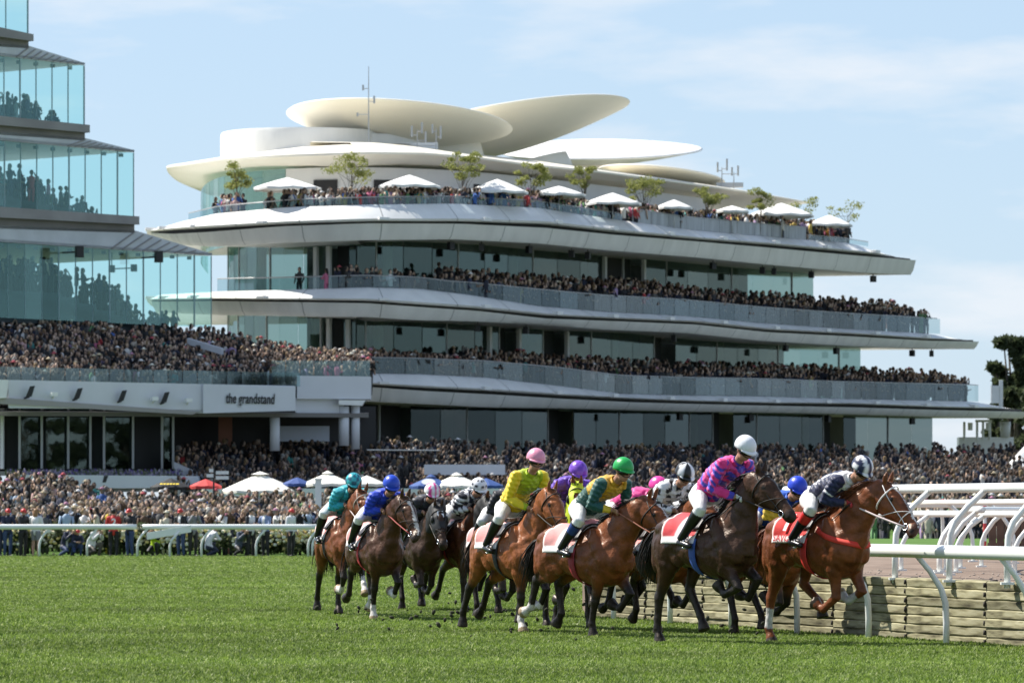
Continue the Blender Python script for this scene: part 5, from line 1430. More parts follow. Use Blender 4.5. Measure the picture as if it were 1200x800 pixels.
    for key, l in legs.items():
        j = l['knee'] if 'knee' in l else l['hock']
        top = l.get('elbow', l.get('stifle'))
        a3 = lambda q: np.array([q[0], l['y'], q[1]])
        dU, tU = seg_dist(V, a3(top), a3(j)); dL, _ = seg_dist(V, a3(j), a3(l['fet'])); dP, tP = seg_dist(V, a3(l['fet']), a3(l['cor'])); dH, tH = seg_dist(V, a3(l['cor']), a3(l['hoof']) + (a3(l['hoof']) - a3(l['cor'])) * .3)
        own = (V[:, 2] < 1.02) & (np.sign(V[:, 1]) == np.sign(l['y']))
        low = own & (np.minimum(dL, np.minimum(dP, dH)) < .075)
        if points:
            C[low] = dark * 1.5
            up = own & (dU < .10) & ~low
            wgt = np.clip((tU - 0.45) / 0.4, 0, 1)[:, None]
            C[up] = (coat * (1 - wgt) + dark * 1.6 * wgt)[up]
        sk = socks.get(key, 0)
        if sk:
            nrF = own & ((dP < .075) | (dH < .085))
            if sk > 1:
                tt, t2 = seg_dist(V, a3(j), a3(l['fet'])); nrF |= own & (tt < .07) & (t2 + jig * 3 > 0.55)
            C[nrF] = white
        bd = bandage.get(key)
        if bd is not None:
            tt, t2 = seg_dist(V, a3(j), a3(l['fet'])); C[own & (tt < .07) & (t2 > 0.35) & (t2 < .98)] = bd
        hoof = own & (dH < .10) & (tH > 0.12) & (dH < dP + .002)
        C[hoof] = np.array((0.035, 0.028, 0.022)) if not sk else np.array((0.30, 0.22, 0.13))
    # head: muzzle, nostrils, blaze
    rel = V[:, [0, 2]] - poll
    tt = rel @ hd / HL; oo = rel @ hn
    headm = (tt > -.10) & (tt < .70) & (np.abs(oo) < .30) & (V[:, 0] > poll[0] - .25)
    facem = headm & (tt > .02)
    C[facem & (tt > .53) & (np.abs(V[:, 1]) < .2)] = coat * 0.25 + dark
    if blaze:
        bl = facem & (oo > -.03) & (np.abs(V[:, 1] + .006) < blaze * (0.65 + .35 * np.sin(tt * 17 + 1)) + jig * .5) & (tt > .06) & (tt < .60)
        C[bl] = white * 1.05
    for s in (1, -1):
        dn = np.linalg.norm(V - hp(.592, .004, s * .062), axis=1); C[dn < .030] = (0.004, 0.003, 0.003)
        de = np.linalg.norm(V - hp(.175, .030, s * .106), axis=1); C[de < .032] = (0.006, 0.004, 0.003)
    earm = (tt < .02) & (oo > .10) & (V[:, 0] > poll[0] - .25)
    C[earm] = coat * .8
    lift = np.array([0, 0, -drop])

    # straight-neck builds are bent sideways at the end
    def bend(X):
        X = np.array(X, float)
        if neck_yaw:
            w = np.clip((X[:, 0] - .55) / .75, 0, 1) * np.clip((X[:, 2] - 1.0) / .5, 0, 1)
            a = R(neck_yaw) * w; ox = .55
            x, y = X[:, 0] - ox, X[:, 1].copy()
            X[:, 0] = ox + x * np.cos(a) - y * np.sin(a); X[:, 1] = x * np.sin(a) + y * np.cos(a)
        return X + lift

    root = empty(name, loc, heading, label, 'horse', 'racehorses galloping in the field')
    if lean: root.rotation_euler.x = lean
    tV, tF = join_np([parts[0]] + parts[n_core:n_body])
    bvh = BVHTree.FromPolygons([tuple(v) for v in tV], tF)
    body = link('body', mesh_np('body', bend(V), F, C), M_COAT, root)
    def part(pname, Vp, Fp, mat, Cp=None, smooth=True, parent=root):
        Vp = bend(Vp)
        if Cp is not None and np.ndim(Cp) == 1: Cp = np.tile(np.array(Cp, float), (len(Vp), 1))
        return link(pname, mesh_np(pname, Vp, Fp, Cp, smooth), mat, parent)
    for s in (1, -1):
        part('eye', *ellipsoid(hp(.175, .032, s * .103), (.020, .014, .018)), M_EYE)

    def surf(x, ang, zc=1.24, off=.0):
        """Skin of the trunk at station x, ang degrees from straight up towards the left side."""
        d = Vector((0, sn(ang), cs(ang))); o = Vector((x, 0, zc)) + d * 1.2
        h = bvh.ray_cast(o, -d)
        p = h[0] if h[0] is not None else o - d * .9
        return np.array(p + d * off)
    def patch(x0f, x1f, a0, a1, nx, na_, off, thick=0.008):
        g = np.zeros((na_ + 1, nx + 1, 3))
        for i in range(na_ + 1):
            an = a0 + (a1 - a0) * i / na_
            for j in range(nx + 1):
                g[i, j] = surf(x0f(an) + (x1f(an) - x0f(an)) * j / nx, an, off=off)
        return g
    def grid_faces(ni, nj):
        return [(i * (nj + 1) + j, i * (nj + 1) + j + 1, (i + 1) * (nj + 1) + j + 1, (i + 1) * (nj + 1) + j) for i in range(ni) for j in range(nj)]

    # ---- saddle cloth, saddle, girth
    if cloth is not None:
        AM = 90
        cx0 = lambda a: -0.47 - 0.05 * abs(a) / AM; cx1 = lambda a: 0.20 - 0.06 * (abs(a) / AM)
        ni, nj = 48, 18
        g = patch(cx0, cx1, -AM, AM, nj, ni, .020)
        col = np.zeros((ni + 1, nj + 1, 3))
        main, trim = np.array(cloth[0]), np.array(cloth[1])
        band = np.array(cloth[2]) if len(cloth) > 2 else trim
        for i in range(ni + 1):
            an = abs(-AM + 2 * AM * i / ni)
            for j in range(nj + 1):
                c = main
                if an > 72: c = band
                if j <= 0 or j >= nj or an > AM - 4: c = trim
                if len(cloth) > 3 and 6 < j < 13 and an < 72: c = np.array(cloth[3])
                col[i, j] = c
        so = part('saddle_cloth', g.reshape(-1, 3), grid_faces(ni, nj), M_CLOTH, col.reshape(-1, 3))
        sm = so.modifiers.new('solid', 'SOLIDIFY'); sm.thickness = 0.010; sm.offset = 1
        def letters(txt, size, acen, xcen, colr, pname):
            cu = bpy.data.curves.new('t', 'FONT'); cu.body = txt; cu.size = size; cu.align_x = 'CENTER'; cu.align_y = 'CENTER'; cu.offset = size * .018
            o = bpy.data.objects.new('t', cu); COL.objects.link(o)
            ev = o.evaluated_get(bpy.context.evaluated_depsgraph_get()); me = bpy.data.meshes.new_from_object(ev)
            bmt = bmesh.new(); bmt.from_mesh(me); bmesh.ops.triangulate(bmt, faces=bmt.faces[:]); bmesh.ops.subdivide_edges(bmt, edges=bmt.edges[:], cuts=4, use_grid_fill=True); bmt.to_mesh(me); bmt.free()
            TV = np.array([v.co[:] for v in me.vertices]); TF = [tuple(p.vertices) for p in me.polygons]
            bpy.data.objects.remove(o); bpy.data.curves.remove(cu); bpy.data.meshes.remove(me)
            if not len(TV): return
            W = []
            for q in TV:
                # letter x runs forward along the horse, letter y runs up the flank (right side of the horse: negative angles)
                W.append(surf(xcen + q[0], acen + q[1] / .37 * 57.3, off=.060))
            part(pname, np.array(W), TF, M_STRAP, colr, smooth=False, parent=so)
        if cloth_no: letters(cloth_no, .40, -44, -0.28, (0.8, 0.8, 0.8) if cloth[0][1] < .3 else (0.6, 0.05, 0.08), 'number')
        if cloth_text: letters(cloth_text, .125, -80, -0.25, (0.6, 0.02, 0.03), 'lettering')
        # saddle: a small racing saddle
        sg = patch(lambda a: -0.02 + .0 * a, lambda a: 0.20, -58, 58, 8, 18, .036)
        sd = part('saddle', sg.reshape(-1, 3), grid_faces(18, 8), M_LEATHER)
        s2 = sd.modifiers.new('solid', 'SOLIDIFY'); s2.thickness = 0.02; s2.offset = 1
        for s in (1, -1):
            a = np.array([.06, s * .32, 1.40]); ft = np.array([.06, s * .375, 1.185])
            part('stirrup', *join_np([tube_np([a, (a + ft) / 2, ft + np.array([0, 0, .10])], .008, 6),
                 tube_np([ft + np.array([0, -.055, .0]), ft + np.array([0, -.045, .09]), ft + np.array([0, 0, .12]), ft + np.array([0, .045, .09]), ft + np.array([0, .055, 0])], .007, 6),
                 tube_np([ft + np.array([0, -.06, 0]), ft + np.array([0, .06, 0])], .012, 6)]), M_STEEL, parent=sd)
    if girth is not None:
        g = []
        for an in np.linspace(78, 282, 40):
            g.append([surf(x, an, off=.016) for x in np.linspace(0.05, 0.18, 4)])
        g = np.array(g)
        gd = part('girth', g.reshape(-1, 3), grid_faces(39, 3), M_STRAP, girth)
        s3 = gd.modifiers.new('solid', 'SOLIDIFY'); s3.thickness = .008; s3.offset = 1
    if breastplate is not None:
        g = []
        for an in np.linspace(-100, 100, 44):
            # band round the front of the chest from girth to girth
            row = []
            f = abs(an) / 100.0
            for k in (-1, 1):
                z = 1.20 + .22 * f + k * .035
                d = Vector((cs(an), sn(an), 0)); o = Vector((0.34, 0, z)) + d * 1.2
                h = bvh.ray_cast(o, -d); p = h[0] if h[0] is not None else o - d
                row.append(np.array(p + d * .022))
            g.append(row)
        g = np.array(g)
        bp = part('breastplate', g.reshape(-1, 3), grid_faces(43, 1), M_STRAP, breastplate)
        s4 = bp.modifiers.new('solid', 'SOLIDIFY'); s4.thickness = .008; s4.offset = 1

    # ---- bridle: bands that hug the head
    def headband(t0, t1, tilt=0.0, rad=.008, grow=1.07):
        pts = []
        T = np.array(hs)
        for an in np.linspace(0, 360, 25):
            t = t0 + tilt * sn(an)
            o = np.interp(t, T[:, 0], T[:, 1]); w = np.interp(t, T[:, 0], T[:, 2]); h = np.interp(t, T[:, 0], T[:, 3])
            pts.append(hp(t, o + h * grow * sn(an), w * grow * cs(an)))
        return tube_np(pts, rad, 6)
    br = [headband(.10, 0, -.02, .010), headband(.40, 0, .0, .007, 1.06), headband(.30, 0, .10, .005, 1.06)]
    for s in (1, -1):
        br.append(tube_np([hp(.0, .06, s * .092), hp(.12, .02, s * .112), hp(.28, -.01, s * .102), hp(.42, -.03, s * .078), hp(.50, -.045, s * .070)], .006, 6))
    bo = part('bridle', *join_np(br), M_STRAP, bridle)
    for s in (1, -1):
        ringp = [hp(.50 + .035 * sn(a), -.045 + .035 * cs(a), s * .074) for a in np.linspace(0, 360, 15)]
        part('bit_ring', *tube_np(ringp, .007, 6), M_STEEL, parent=bo)
    if noseband is not None:
        part('noseband', *headband(.40, 0, .0, .026, 1.12), M_STRAP, noseband, parent=bo)
    hands = (np.array([.80, .085, 1.80 + drop]), np.array([.80, -.085, 1.80 + drop]))
    # ---- hood
    if hood is not None:
        T = np.array(hs)
        m = (tt > -.16) & (tt < .36) & (V[:, 0] > poll[0] - .30) & (np.abs(V[:, 1]) < .2) & (oo < .125) & (V[:, 2] > 1.45)
        if m.sum() > 50:
            hv, hf, used = shell(V, F, N, m, .012)
            hc = np.tile(np.array(hood), (len(hv), 1))
            for s in (1, -1):
                de = np.linalg.norm(hv - hp(.17, .02, s * .12), axis=1); hc[de < .068] = hood_spot
            ho = part('hood', hv, hf, M_STRAP, hc)
            for s in (1, -1):
                c0 = hp(.17, .02, s * .125)
                part('blinker_cup', *ellipsoid(c0, (.055, .030, .062)), M_STRAP, hood_spot, parent=ho)
            if hood_text:
                cu = bpy.data.curves.new('t', 'FONT'); cu.body = hood_text; cu.size = .17; cu.align_x = 'CENTER'; cu.align_y = 'CENTER'; cu.offset = .004
                o = bpy.data.objects.new('t', cu); COL.objects.link(o)
                me = bpy.data.meshes.new_from_object(o.evaluated_get(bpy.context.evaluated_depsgraph_get()))
                TV = np.array([v.co[:] for v in me.vertices]); TF = [tuple(p.vertices) for p in me.polygons]
                bpy.data.objects.remove(o); bpy.data.curves.remove(cu); bpy.data.meshes.remove(me)
                W = np.array([hp(.14 - q[1], .130, q[0]) for q in TV])
                part('hood_letter', W, TF, M_STRAP, (.8, .8, .8), smooth=False, parent=ho)
    # ---- mane, forelock, tail as many tapered locks
    mc = np.array(mane_col if mane_col is not None else (0.012, 0.009, 0.008))
    def locks(fn, n, seed):
        rr = np.random.default_rng(seed); out = []; cols = []
        for k in range(n):
            pts, r0 = fn(k / max(1, n - 1), rr)
            rad = [r0 * q for q in (1.0, .95, .8, .55, .15)]
            v, f = tube_np(pts, rad, 5, flat=.5); out.append((v, f))
            cols.append(np.tile(mc * rr.uniform(.6, 1.5), (len(v), 1)))
        vv, ff = join_np(out); return vv, ff, np.concatenate(cols)
    crest = lambda t: npnt(0.10 + .72 * t) + np.array([-nd[1], nd[0]]) * np.interp(0.10 + .72 * t, [k[0] for k in nk], [k[2] for k in nk]) * .96
    def mane_fn(u, rr):
        c = crest(u * .98 + rr.uniform(-.01, .01)); s = rr.uniform(-.03, .03)
        L = mane_len * rr.uniform(.15, .33) * (1.2 if rr.random() < .2 else 1); up = rr.uniform(-.1, .45); out = rr.uniform(-.5, .9)
        pts = [np.array([c[0] - L * q * (.75 + .1 * q), s + out * L * q * .55, c[1] + L * (up * q - .55 * q * q)]) for q in (0, .25, .5, .75, 1)]
        return pts, rr.uniform(.008, .017)
    mv, mf, mcol = locks(mane_fn, 200 if detail else 90, 3)
    part('mane', mv, mf, M_HAIR, mcol)
    def fore_fn(u, rr):
        c = hp(-.01, .09, rr.uniform(-.03, .03)); L = rr.uniform(.10, .18)
        back = rr.uniform(-.6, .6)
        return [c + np.array([L * q * back, rr.uniform(-.02, .02) * q, L * (.35 * q - .5 * q * q)]) for q in (0, .25, .5, .75, 1)], .012
    fv, ff_, fcol = locks(fore_fn, 12, 5)
    part('forelock', fv, ff_, M_HAIR, fcol)
    def tail_fn(u, rr):
        y = rr.normal(0, .025); a = tail_ang + rr.normal(0, 7); L = rr.uniform(.45, .80)
        b = np.array([-0.90, y, 1.40 + rr.uniform(-.03, .03)]); pts = []
        for q in (0, .25, .5, .75, 1):
            pts.append(b + np.array([-L * q * sn(a) * (1 - .25 * q), y * 2.0 * q + rr.normal(0, .012), -L * q * cs(a) * (.35 + .75 * q) + .04 * math.sin(q * 3)]))
        return pts, rr.uniform(.010, .020)
    tv, tf, tcol = locks(tail_fn, 150 if detail else 70, 9)
    part('tail', tv, tf, M_HAIR, tcol)
    bit = [bend(np.array([hp(.50, -.045, s * .078)]))[0] for s in (1, -1)]
    return root, bit, part, bend, -drop
# ------------------------------------------------------------------ human figures (jockeys and people by the rail)
def human_parts(J, scale=1.0, finger=True, curl=1.0, slim=1.0, hk=1.0):
    """J: dict of joints as 3-vectors. Returns overlapping closed shapes that the remesher fuses into one body."""
    j = {k: np.array(v, float) for k, v in J.items()}
    parts = []
    def ring_loft(cs_, lat, rads, k=16):
        P = np.array(cs_); n = len(P); T = np.gradient(P, axis=0); T /= np.linalg.norm(T, axis=1)[:, None]
        V = []
        for i in range(n):
            a = np.array(lat[i], float); a -= T[i] * (a @ T[i]); a /= np.linalg.norm(a); b = np.cross(T[i], a)
            for q in range(k):
                an = 2 * math.pi * q / k
                V.append(P[i] + a * math.cos(an) * rads[i][0] + b * math.sin(an) * rads[i][1])
        return np.array(V), ring_faces(n, k)
    hl = j['hipL'] - j['hipR']; sl = j['shL'] - j['shR']
    pel = (j['hipL'] + j['hipR']) / 2; chest = (j['shL'] + j['shR']) / 2
    down = (pel - chest) / np.linalg.norm(pel - chest)
    sp = j.get('spine', (pel + chest) / 2)
    c = [pel + down * .13, pel + down * .06, pel, (pel * 2 + sp) / 3, sp, (sp + chest) / 2, chest - (chest - sp) * .14, chest - down * .035]
    lat = [hl, hl, hl, hl, hl + sl, sl, sl, sl]
    rr = [(.10, .07), (.155, .115), (.168, .125), (.15, .115), (.142, .108), (.168, .118), (.172, .108), (.11, .075)]
    parts.append(ring_loft(c, lat, [(a * slim, b * slim) for a, b in rr]))
    hc = j['head']; nk = j['neck']
    parts.append(tube_np([chest - down * .01, nk, nk + (hc - nk) * .6], [.075, .062, .058], 10))
    fw = np.array(j['look'], float); fw /= np.linalg.norm(fw)
    up = hc - nk; up -= fw * (up @ fw); up /= np.linalg.norm(up); rt = np.cross(fw, up)
    rot = Matrix((tuple(fw), tuple(rt), tuple(up))).transposed().to_4x4()
    parts.append(ellipsoid(hc + up * .03, np.array((.098, .078, .105)) * hk, rot, 14, 10))
    parts.append(ellipsoid(hc + fw * .02 - up * .055, np.array((.072, .060, .072)) * hk, rot, 12, 8))       # jaw
    parts.append(ellipsoid(hc + fw * .105 * hk - up * .015, (.022, .014, .028), rot, 8, 6))        # nose
    parts.append(ellipsoid(hc + fw * .085 * hk - up * .070, (.018, .026, .012), rot, 8, 6))        # lips
    for s in (1, -1):
        parts.append(ellipsoid(hc + rt * s * .080 * hk - up * .0, (.022, .012, .032), rot, 8, 6))  # ears
    for S, sgn in (('L', 1), ('R', -1)):
        sh, el, wr = j['sh' + S], j['el' + S], j['wr' + S]
        parts.append(tube_np([sh + (chest - sh) * .35, sh, sh + (el - sh) * .35, sh + (el - sh) * .75, el, el + (wr - el) * .3, el + (wr - el) * .75, wr],
                             np.array([.062, .064, .056, .047, .043, .046, .036, .029]) * slim, 10))
        hd = j.get('hand' + S, wr - el); hd = hd / np.linalg.norm(hd)
        lat_ = j.get('palm' + S, np.array([0, 0, 1.0])); lat_ = lat_ - hd * (lat_ @ hd); lat_ /= np.linalg.norm(lat_)
        nrm = np.cross(hd, lat_) * sgn
        pc = wr + hd * .05
        m3 = Matrix((tuple(hd), tuple(lat_), tuple(np.cross(hd, lat_)))).transposed().to_4x4()
        parts.append(ellipsoid(pc, (.055, .044, .020), m3, 10, 6))
        if finger:
            for q, (o, L) in enumerate(((.030, .075), (.010, .085), (-.010, .080), (-.029, .062))):
                b0 = wr + hd * .085 + lat_ * o
                b1 = b0 + hd * L * .42 - nrm * .010 * curl; b2 = b1 + hd * L * .12 - nrm * L * .40 * curl; b3 = b2 - hd * L * .26 * curl - nrm * L * .10 * curl
                parts.append(tube_np([b0 - hd * .03, b0, b1, b2, b3], [.010, .0098, .0095, .0090, .0080], 6))
            t0 = wr + hd * .025 + lat_ * .030
            parts.append(tube_np([t0, t0 + lat_ * .028 + hd * .018 - nrm * .012, t0 + lat_ * .032 + hd * .048 - nrm * .024, t0 + lat_ * .014 + hd * .062 - nrm * .034], [.013, .0115, .0105, .0085], 6))
        hp_, kn, an, to = j['hip' + S], j['kn' + S], j['an' + S], j['toe' + S]
        parts.append(tube_np([hp_ + (pel - hp_) * .3, hp_ + (kn - hp_) * .12, hp_ + (kn - hp_) * .45, hp_ + (kn - hp_) * .8, kn, kn + (an - kn) * .28, kn + (an - kn) * .7, an],
                             np.array([.085, .096, .080, .062, .058, .060, .044, .038]) * slim, 12))
        heel = an + (an - to) / np.linalg.norm(an - to) * .055 + np.array([0, 0, -.055])
        to2 = to
        parts.append(tube_np([heel, an + np.array([0, 0, -.045]), (an + to2) / 2 + np.array([0, 0, -.02]), to2, to2 + (to2 - an) * .12], [.034, .042, .042, .036, .020], 10, flat=.85))
    return parts, dict(j=j, pel=pel, chest=chest, fw=fw, up=up, rt=rt, rot=rot, sp=sp)

def classify(V, H):
    j = H['j']; B = []
    B.append(('torso', H['pel'], H['chest'], .13)); B.append(('pelvis', j['hipL'], j['hipR'], .12)); B.append(('neck', j['neck'], j['head'], .07)); B.append(('head', j['head'], j['head'] + H['up'] * .04, .10))
    for S in 'LR':
        B += [('uarm' + S, j['sh' + S], j['el' + S], .055), ('farm' + S, j['el' + S], j['wr' + S], .04), ('hand' + S, j['wr' + S], j['wr' + S] + (j.get('hand' + S, j['wr' + S] - j['el' + S]) / np.linalg.norm(j.get('hand' + S, j['wr' + S] - j['el' + S]))) * .1, .03),
              ('thigh' + S, j['hip' + S], j['kn' + S], .075), ('shin' + S, j['kn' + S], j['an' + S], .05), ('foot' + S, j['an' + S] + np.array([0, 0, -.04]), j['toe' + S], .04)]
    D = []; Tt = []
    for n_, a, b, r in B:
        d, t = seg_dist(V, a, b); D.append(d - r); Tt.append(t)
    k = np.argmin(np.array(D), axis=0); Tt = np.array(Tt)
    names = np.array([b[0] for b in B])
    return names[k], Tt[k, np.arange(len(V))], {b[0]: Tt[i] for i, b in enumerate(B)}

def cap_mesh(H, scale=1.0):
    """Riding helmet: a dome with a peak, in figure coordinates. Returns V, F, and (forward, side, up) of each vertex."""
    nu, nv = 28, 12; L = []; F = []
    for i in range(nv + 1):
        th = i / nv * R(100)
        for q in range(nu):
            ph = 2 * math.pi * q / nu
            x, y, z = math.sin(th) * math.cos(ph), math.sin(th) * math.sin(ph), math.cos(th)
            L.append((x * .132, y * .112, z * .125))
    F = ring_faces(nv + 1, nu)
    n0 = len(L); k = 13
    for i in range(3):
        for q in range(k):
            a = R(-62 + 124 * q / (k - 1)); r = 1.0 + .30 * i / 2 * math.cos(a) ** .6
            L.append((math.cos(a) * .130 * r, math.sin(a) * .111 * (1 + .02 * i), -.012 - .016 * i * math.cos(a)))
    for i in range(2):
        for q in range(k - 1):
            a = n0 + i * k + q; F.append((a, a + 1, a + k + 1, a + k))
    L = np.array(L) * scale
    return L, F

def place_head(L, H, off=(0, 0, .05)):
    c = H['j']['head'] + H['up'] * off[2] + H['fw'] * off[0]
    return c + L[:, :1] * H['fw'] + L[:, 1:2] * H['rt'] + L[:, 2:3] * H['up']

SKINC = (0.42, 0.22, 0.14)
def make_jockey(name, label, loc, heading, silk, cap, lift=0.0, torso=22, head_turn=0.0, breech=(.78, .78, .76), boot=(.012, .012, .013), boot_top=None, skin=SKINC,
                seat=(0.0, 1.93), hand_z=1.80, hand_x=.80, group='jockeys riding the racehorses', lean=0.0, arm_out=.27, detail=True, look_down=-22, yaw=0.0, glove=None):
    hx, hz = seat; hz -= .18
    TL = .62
    ch = np.array([hx + TL * cs(torso), 0, hz + TL * sn(torso)])
    nk = ch + np.array([.10 * cs(torso + 2), 0, .10 * sn(torso + 2)])
    hd = nk + np.array([.14 * cs(torso + 18), 0, .14 * sn(torso + 18)])
    J = dict(hipL=(hx, .11, hz), hipR=(hx, -.11, hz), spine=(hx + .5 * TL * cs(torso) - .04 * sn(torso), 0, hz + .5 * TL * sn(torso) + .06 * cs(torso)),
             shL=ch + np.array([0, .20, 0]), shR=ch + np.array([0, -.20, 0]), neck=nk, head=hd, look=(cs(look_down) * cs(head_turn), cs(look_down) * sn(head_turn), sn(look_down)),
             wrL=(hand_x - .09, .095, hand_z), wrR=(hand_x - .09, -.095, hand_z), handL=(.9, -.1, -.15), handR=(.9, .1, -.15), palmL=(0, .5, .8), palmR=(0, -.5, .8),
             knL=(.30, .345, 1.62), knR=(.30, -.345, 1.62), anL=(-.02, .375, 1.285), anR=(-.02, -.375, 1.285), toeL=(.15, .39, 1.215), toeR=(.15, -.39, 1.215))
    for S, s in (('L', 1), ('R', -1)):
        a = np.array(J['sh' + S]); b = np.array(J['wr' + S]); mid = (a + b) / 2; d = np.linalg.norm(b - a); L = .30
        bendv = math.sqrt(max(L * L - (d / 2) ** 2, .002))
        dirv = np.array([-.55, s * .75, -.35]); ax = (b - a) / d; dirv -= ax * (dirv @ ax); dirv /= np.linalg.norm(dirv)
        J['el' + S] = mid + dirv * min(bendv, .22)
    cc = np.array([.06, 0, 1.22])
    for k_ in J:
        if k_ not in ('wrL', 'wrR', 'handL', 'handR', 'palmL', 'palmR', 'look', 'elL', 'elR'): J[k_] = cc + (np.array(J[k_], float) - cc) * np.array([1.13, 1.04, 1.13])
    for S, s in (('L', 1), ('R', -1)):
        a = np.array(J['sh' + S]); b = np.array(J['wr' + S]); mid = (a + b) / 2; d = np.linalg.norm(b - a); L = .335
        bendv = math.sqrt(max(L * L - (d / 2) ** 2, .004)); dirv = np.array([-.62, s * .62, -.45]); ax = (b - a) / d; dirv -= ax * (dirv @ ax); dirv /= np.linalg.norm(dirv)
        J['el' + S] = mid + dirv * min(bendv, .25)
    parts, H = human_parts(J, slim=1.24, hk=1.16)
    V0, F0 = join_np(parts)
    V, F, N = remesh(V0, F0, 0.0105 if detail else .016, 2)
    reg, tt, TT = classify(V, H)
    z0 = 1.20
    base = np.array([0, 0, z0])
    C = np.tile(np.array(skin), (len(V), 1))
    is_silk = np.isin(reg, ['torso', 'uarmL', 'uarmR', 'farmL', 'farmR']) & ~((np.isin(reg, ['farmL', 'farmR'])) & (tt > .93))
    is_silk |= (reg == 'pelvis') & (TT['torso'] > .16)
    is_silk &= ~((reg == 'torso') & (TT['torso'] < .10))
    is_br = np.isin(reg, ['pelvis', 'thighL', 'thighR']) | ((reg == 'torso') & (TT['torso'] < .14)) | (np.isin(reg, ['shinL', 'shinR']) & (tt < .18))
    is_bt = np.isin(reg, ['footL', 'footR']) | (np.isin(reg, ['shinL', 'shinR']) & (tt > .10))
    # body coordinates for patterns: u along the spine, w across, plus limb parameter
    ax = H['chest'] - H['pel']; ax /= np.linalg.norm(ax); rel = V - H['pel']
    u = rel @ ax / .70; w = V[:, 1]; d = np.cross(ax, np.array([0, 1.0, 0])); back = rel @ (-d)
    SC_ = silk(V, reg, tt, u, w, back)
    C[is_silk] = SC_[is_silk]; C[is_br & ~is_silk] = breech; C[is_bt] = boot
    if glove is not None: C[np.isin(reg, ['handL', 'handR'])] = glove
    ca, sa = math.cos(heading), math.sin(heading)
    root = empty(name, (loc[0], loc[1], loc[2] + z0 + lift), heading + yaw, label, 'jockey', group)
    if lean: root.rotation_euler.x = lean
    link('body', mesh_np('body', V - base, F, C), M_SKIN, root)
    wr = (np.sin(V[:, 0] * 41 + V[:, 2] * 30 + 2 * np.sin(V[:, 1] * 23)) * np.sin(V[:, 1] * 37 + V[:, 2] * 25 + V[:, 0] * 11) * .008 + .004 * np.sin(V[:, 2] * 90 + V[:, 0] * 50))
    def garment(nm, mask, off, mat, parent=root):
        gv, gf, used = shell(V, F, N, mask, off)
        if len(gf) == 0: return None
        gv = gv + N[used] * (wr[used][:, None] if nm == 'silks' else 0)
        return link(nm, mesh_np(nm, gv - base, gf, C[used]), mat, parent)
    garment('silks', is_silk, .014, M_SILK)
    garment('breeches', is_br & ~is_silk, .008, M_BREECH)
    for S in 'LR':
        bt = is_bt & np.isin(reg, ['foot' + S, 'shin' + S])
        if boot_top is not None:
            tm = bt & (reg == 'shin' + S) & (TT['shin' + S] < .42); C[tm] = boot_top
        garment('boot', bt, .007, M_BOOT)
    # cap
    L, Fc = cap_mesh(H, 1.12)
    CC = cap(L[:, 0] / .148, L[:, 1] / .126, L[:, 2] / .14)
    ho = link('helmet', mesh_np('helmet', place_head(L, H) - base, Fc, CC), M_CAP, root)
    sm = ho.modifiers.new('solid', 'SOLIDIFY'); sm.thickness = .006; sm.offset = 1
    g = []
    for a in np.linspace(-70, 70, 15):
        for zz in (-.036, .012):
            g.append((.119 * cs(a), .103 * sn(a), zz))
    g = np.array(g); Fg = [(2 * i, 2 * i + 1, 2 * i + 3, 2 * i + 2) for i in range(14)]
    go = link('goggles', mesh_np('goggles', place_head(g * 1.06, H, (.004, 0, .012)) - base, Fg), M_LENS, root)
    sm = go.modifiers.new('solid', 'SOLIDIFY'); sm.thickness = .012; sm.offset = 0
    st = [np.array((.108 * cs(a), .099 * sn(a), -.03 - .08 * max(0, cs(a)))) for a in np.linspace(-95, 95, 13)]
    link('chin_strap', mesh_np('chin_strap', *[(place_head(tube_np(st, .006, 5)[0], H) - base), tube_np(st, .006, 5)[1]]), M_LEATHER, root)
    hw = [H['j']['wr' + S] + np.array([.10, 0, -.015]) for S in 'LR']
    return root, hw, H

# silk patterns --------------------------------------------------------------
def plain(c):
    c = np.array(c, float)
    return lambda V, reg, tt, u, w, b: np.tile(c, (len(V), 1))
def checks(c1, c2, size=.075, arms=None):
    c1, c2 = np.array(c1, float), np.array(c2, float)
    def f(V, reg, tt, u, w, b):
        m = (np.floor(u * .5 / size) + np.floor((w + 1) / size)) % 2 == 0
        arm = np.char.startswith(reg.astype(str), 'uarm') | np.char.startswith(reg.astype(str), 'farm')
        ang = np.arctan2(V[:, 2] - 1.9, V[:, 1])
        ma = (np.floor(tt * 3.2) + np.floor((V[:, 2] + V[:, 0]) / size)) % 2 == 0
        m = np.where(arm, ma, m)
        return np.where(m[:, None], c1, c2)
    return f
def diamonds(c1, c2, size=.085):
    c1, c2 = np.array(c1, float), np.array(c2, float)
    def f(V, reg, tt, u, w, b):
        p = V[:, 0] + V[:, 2] * .4 + V[:, 1] * .3; q = V[:, 1] * .9 - V[:, 2] * .7
        m = (np.floor((p + q) / size) % 2 == 0) & (np.floor((p - q) / size) % 2 == 0)
        return np.where(m[:, None], c1, c2)
    return f
def harlequin(c1, c2, c3, size=.06):
    c1, c2, c3 = (np.array(c, float) for c in (c1, c2, c3))
    def f(V, reg, tt, u, w, b):
        p = V[:, 0] * .9 + V[:, 2] * .75 + .05 * np.sin(V[:, 1] * 18); q = V[:, 1] - V[:, 2] * .4
        k = (np.floor(p / size) + np.floor(q / (size * 2.2))) % 3
        return np.where((k == 0)[:, None], c1, np.where((k == 1)[:, None], c2, np.where((np.sin(p * 30) > 0)[:, None], c3, c2)))
    return f
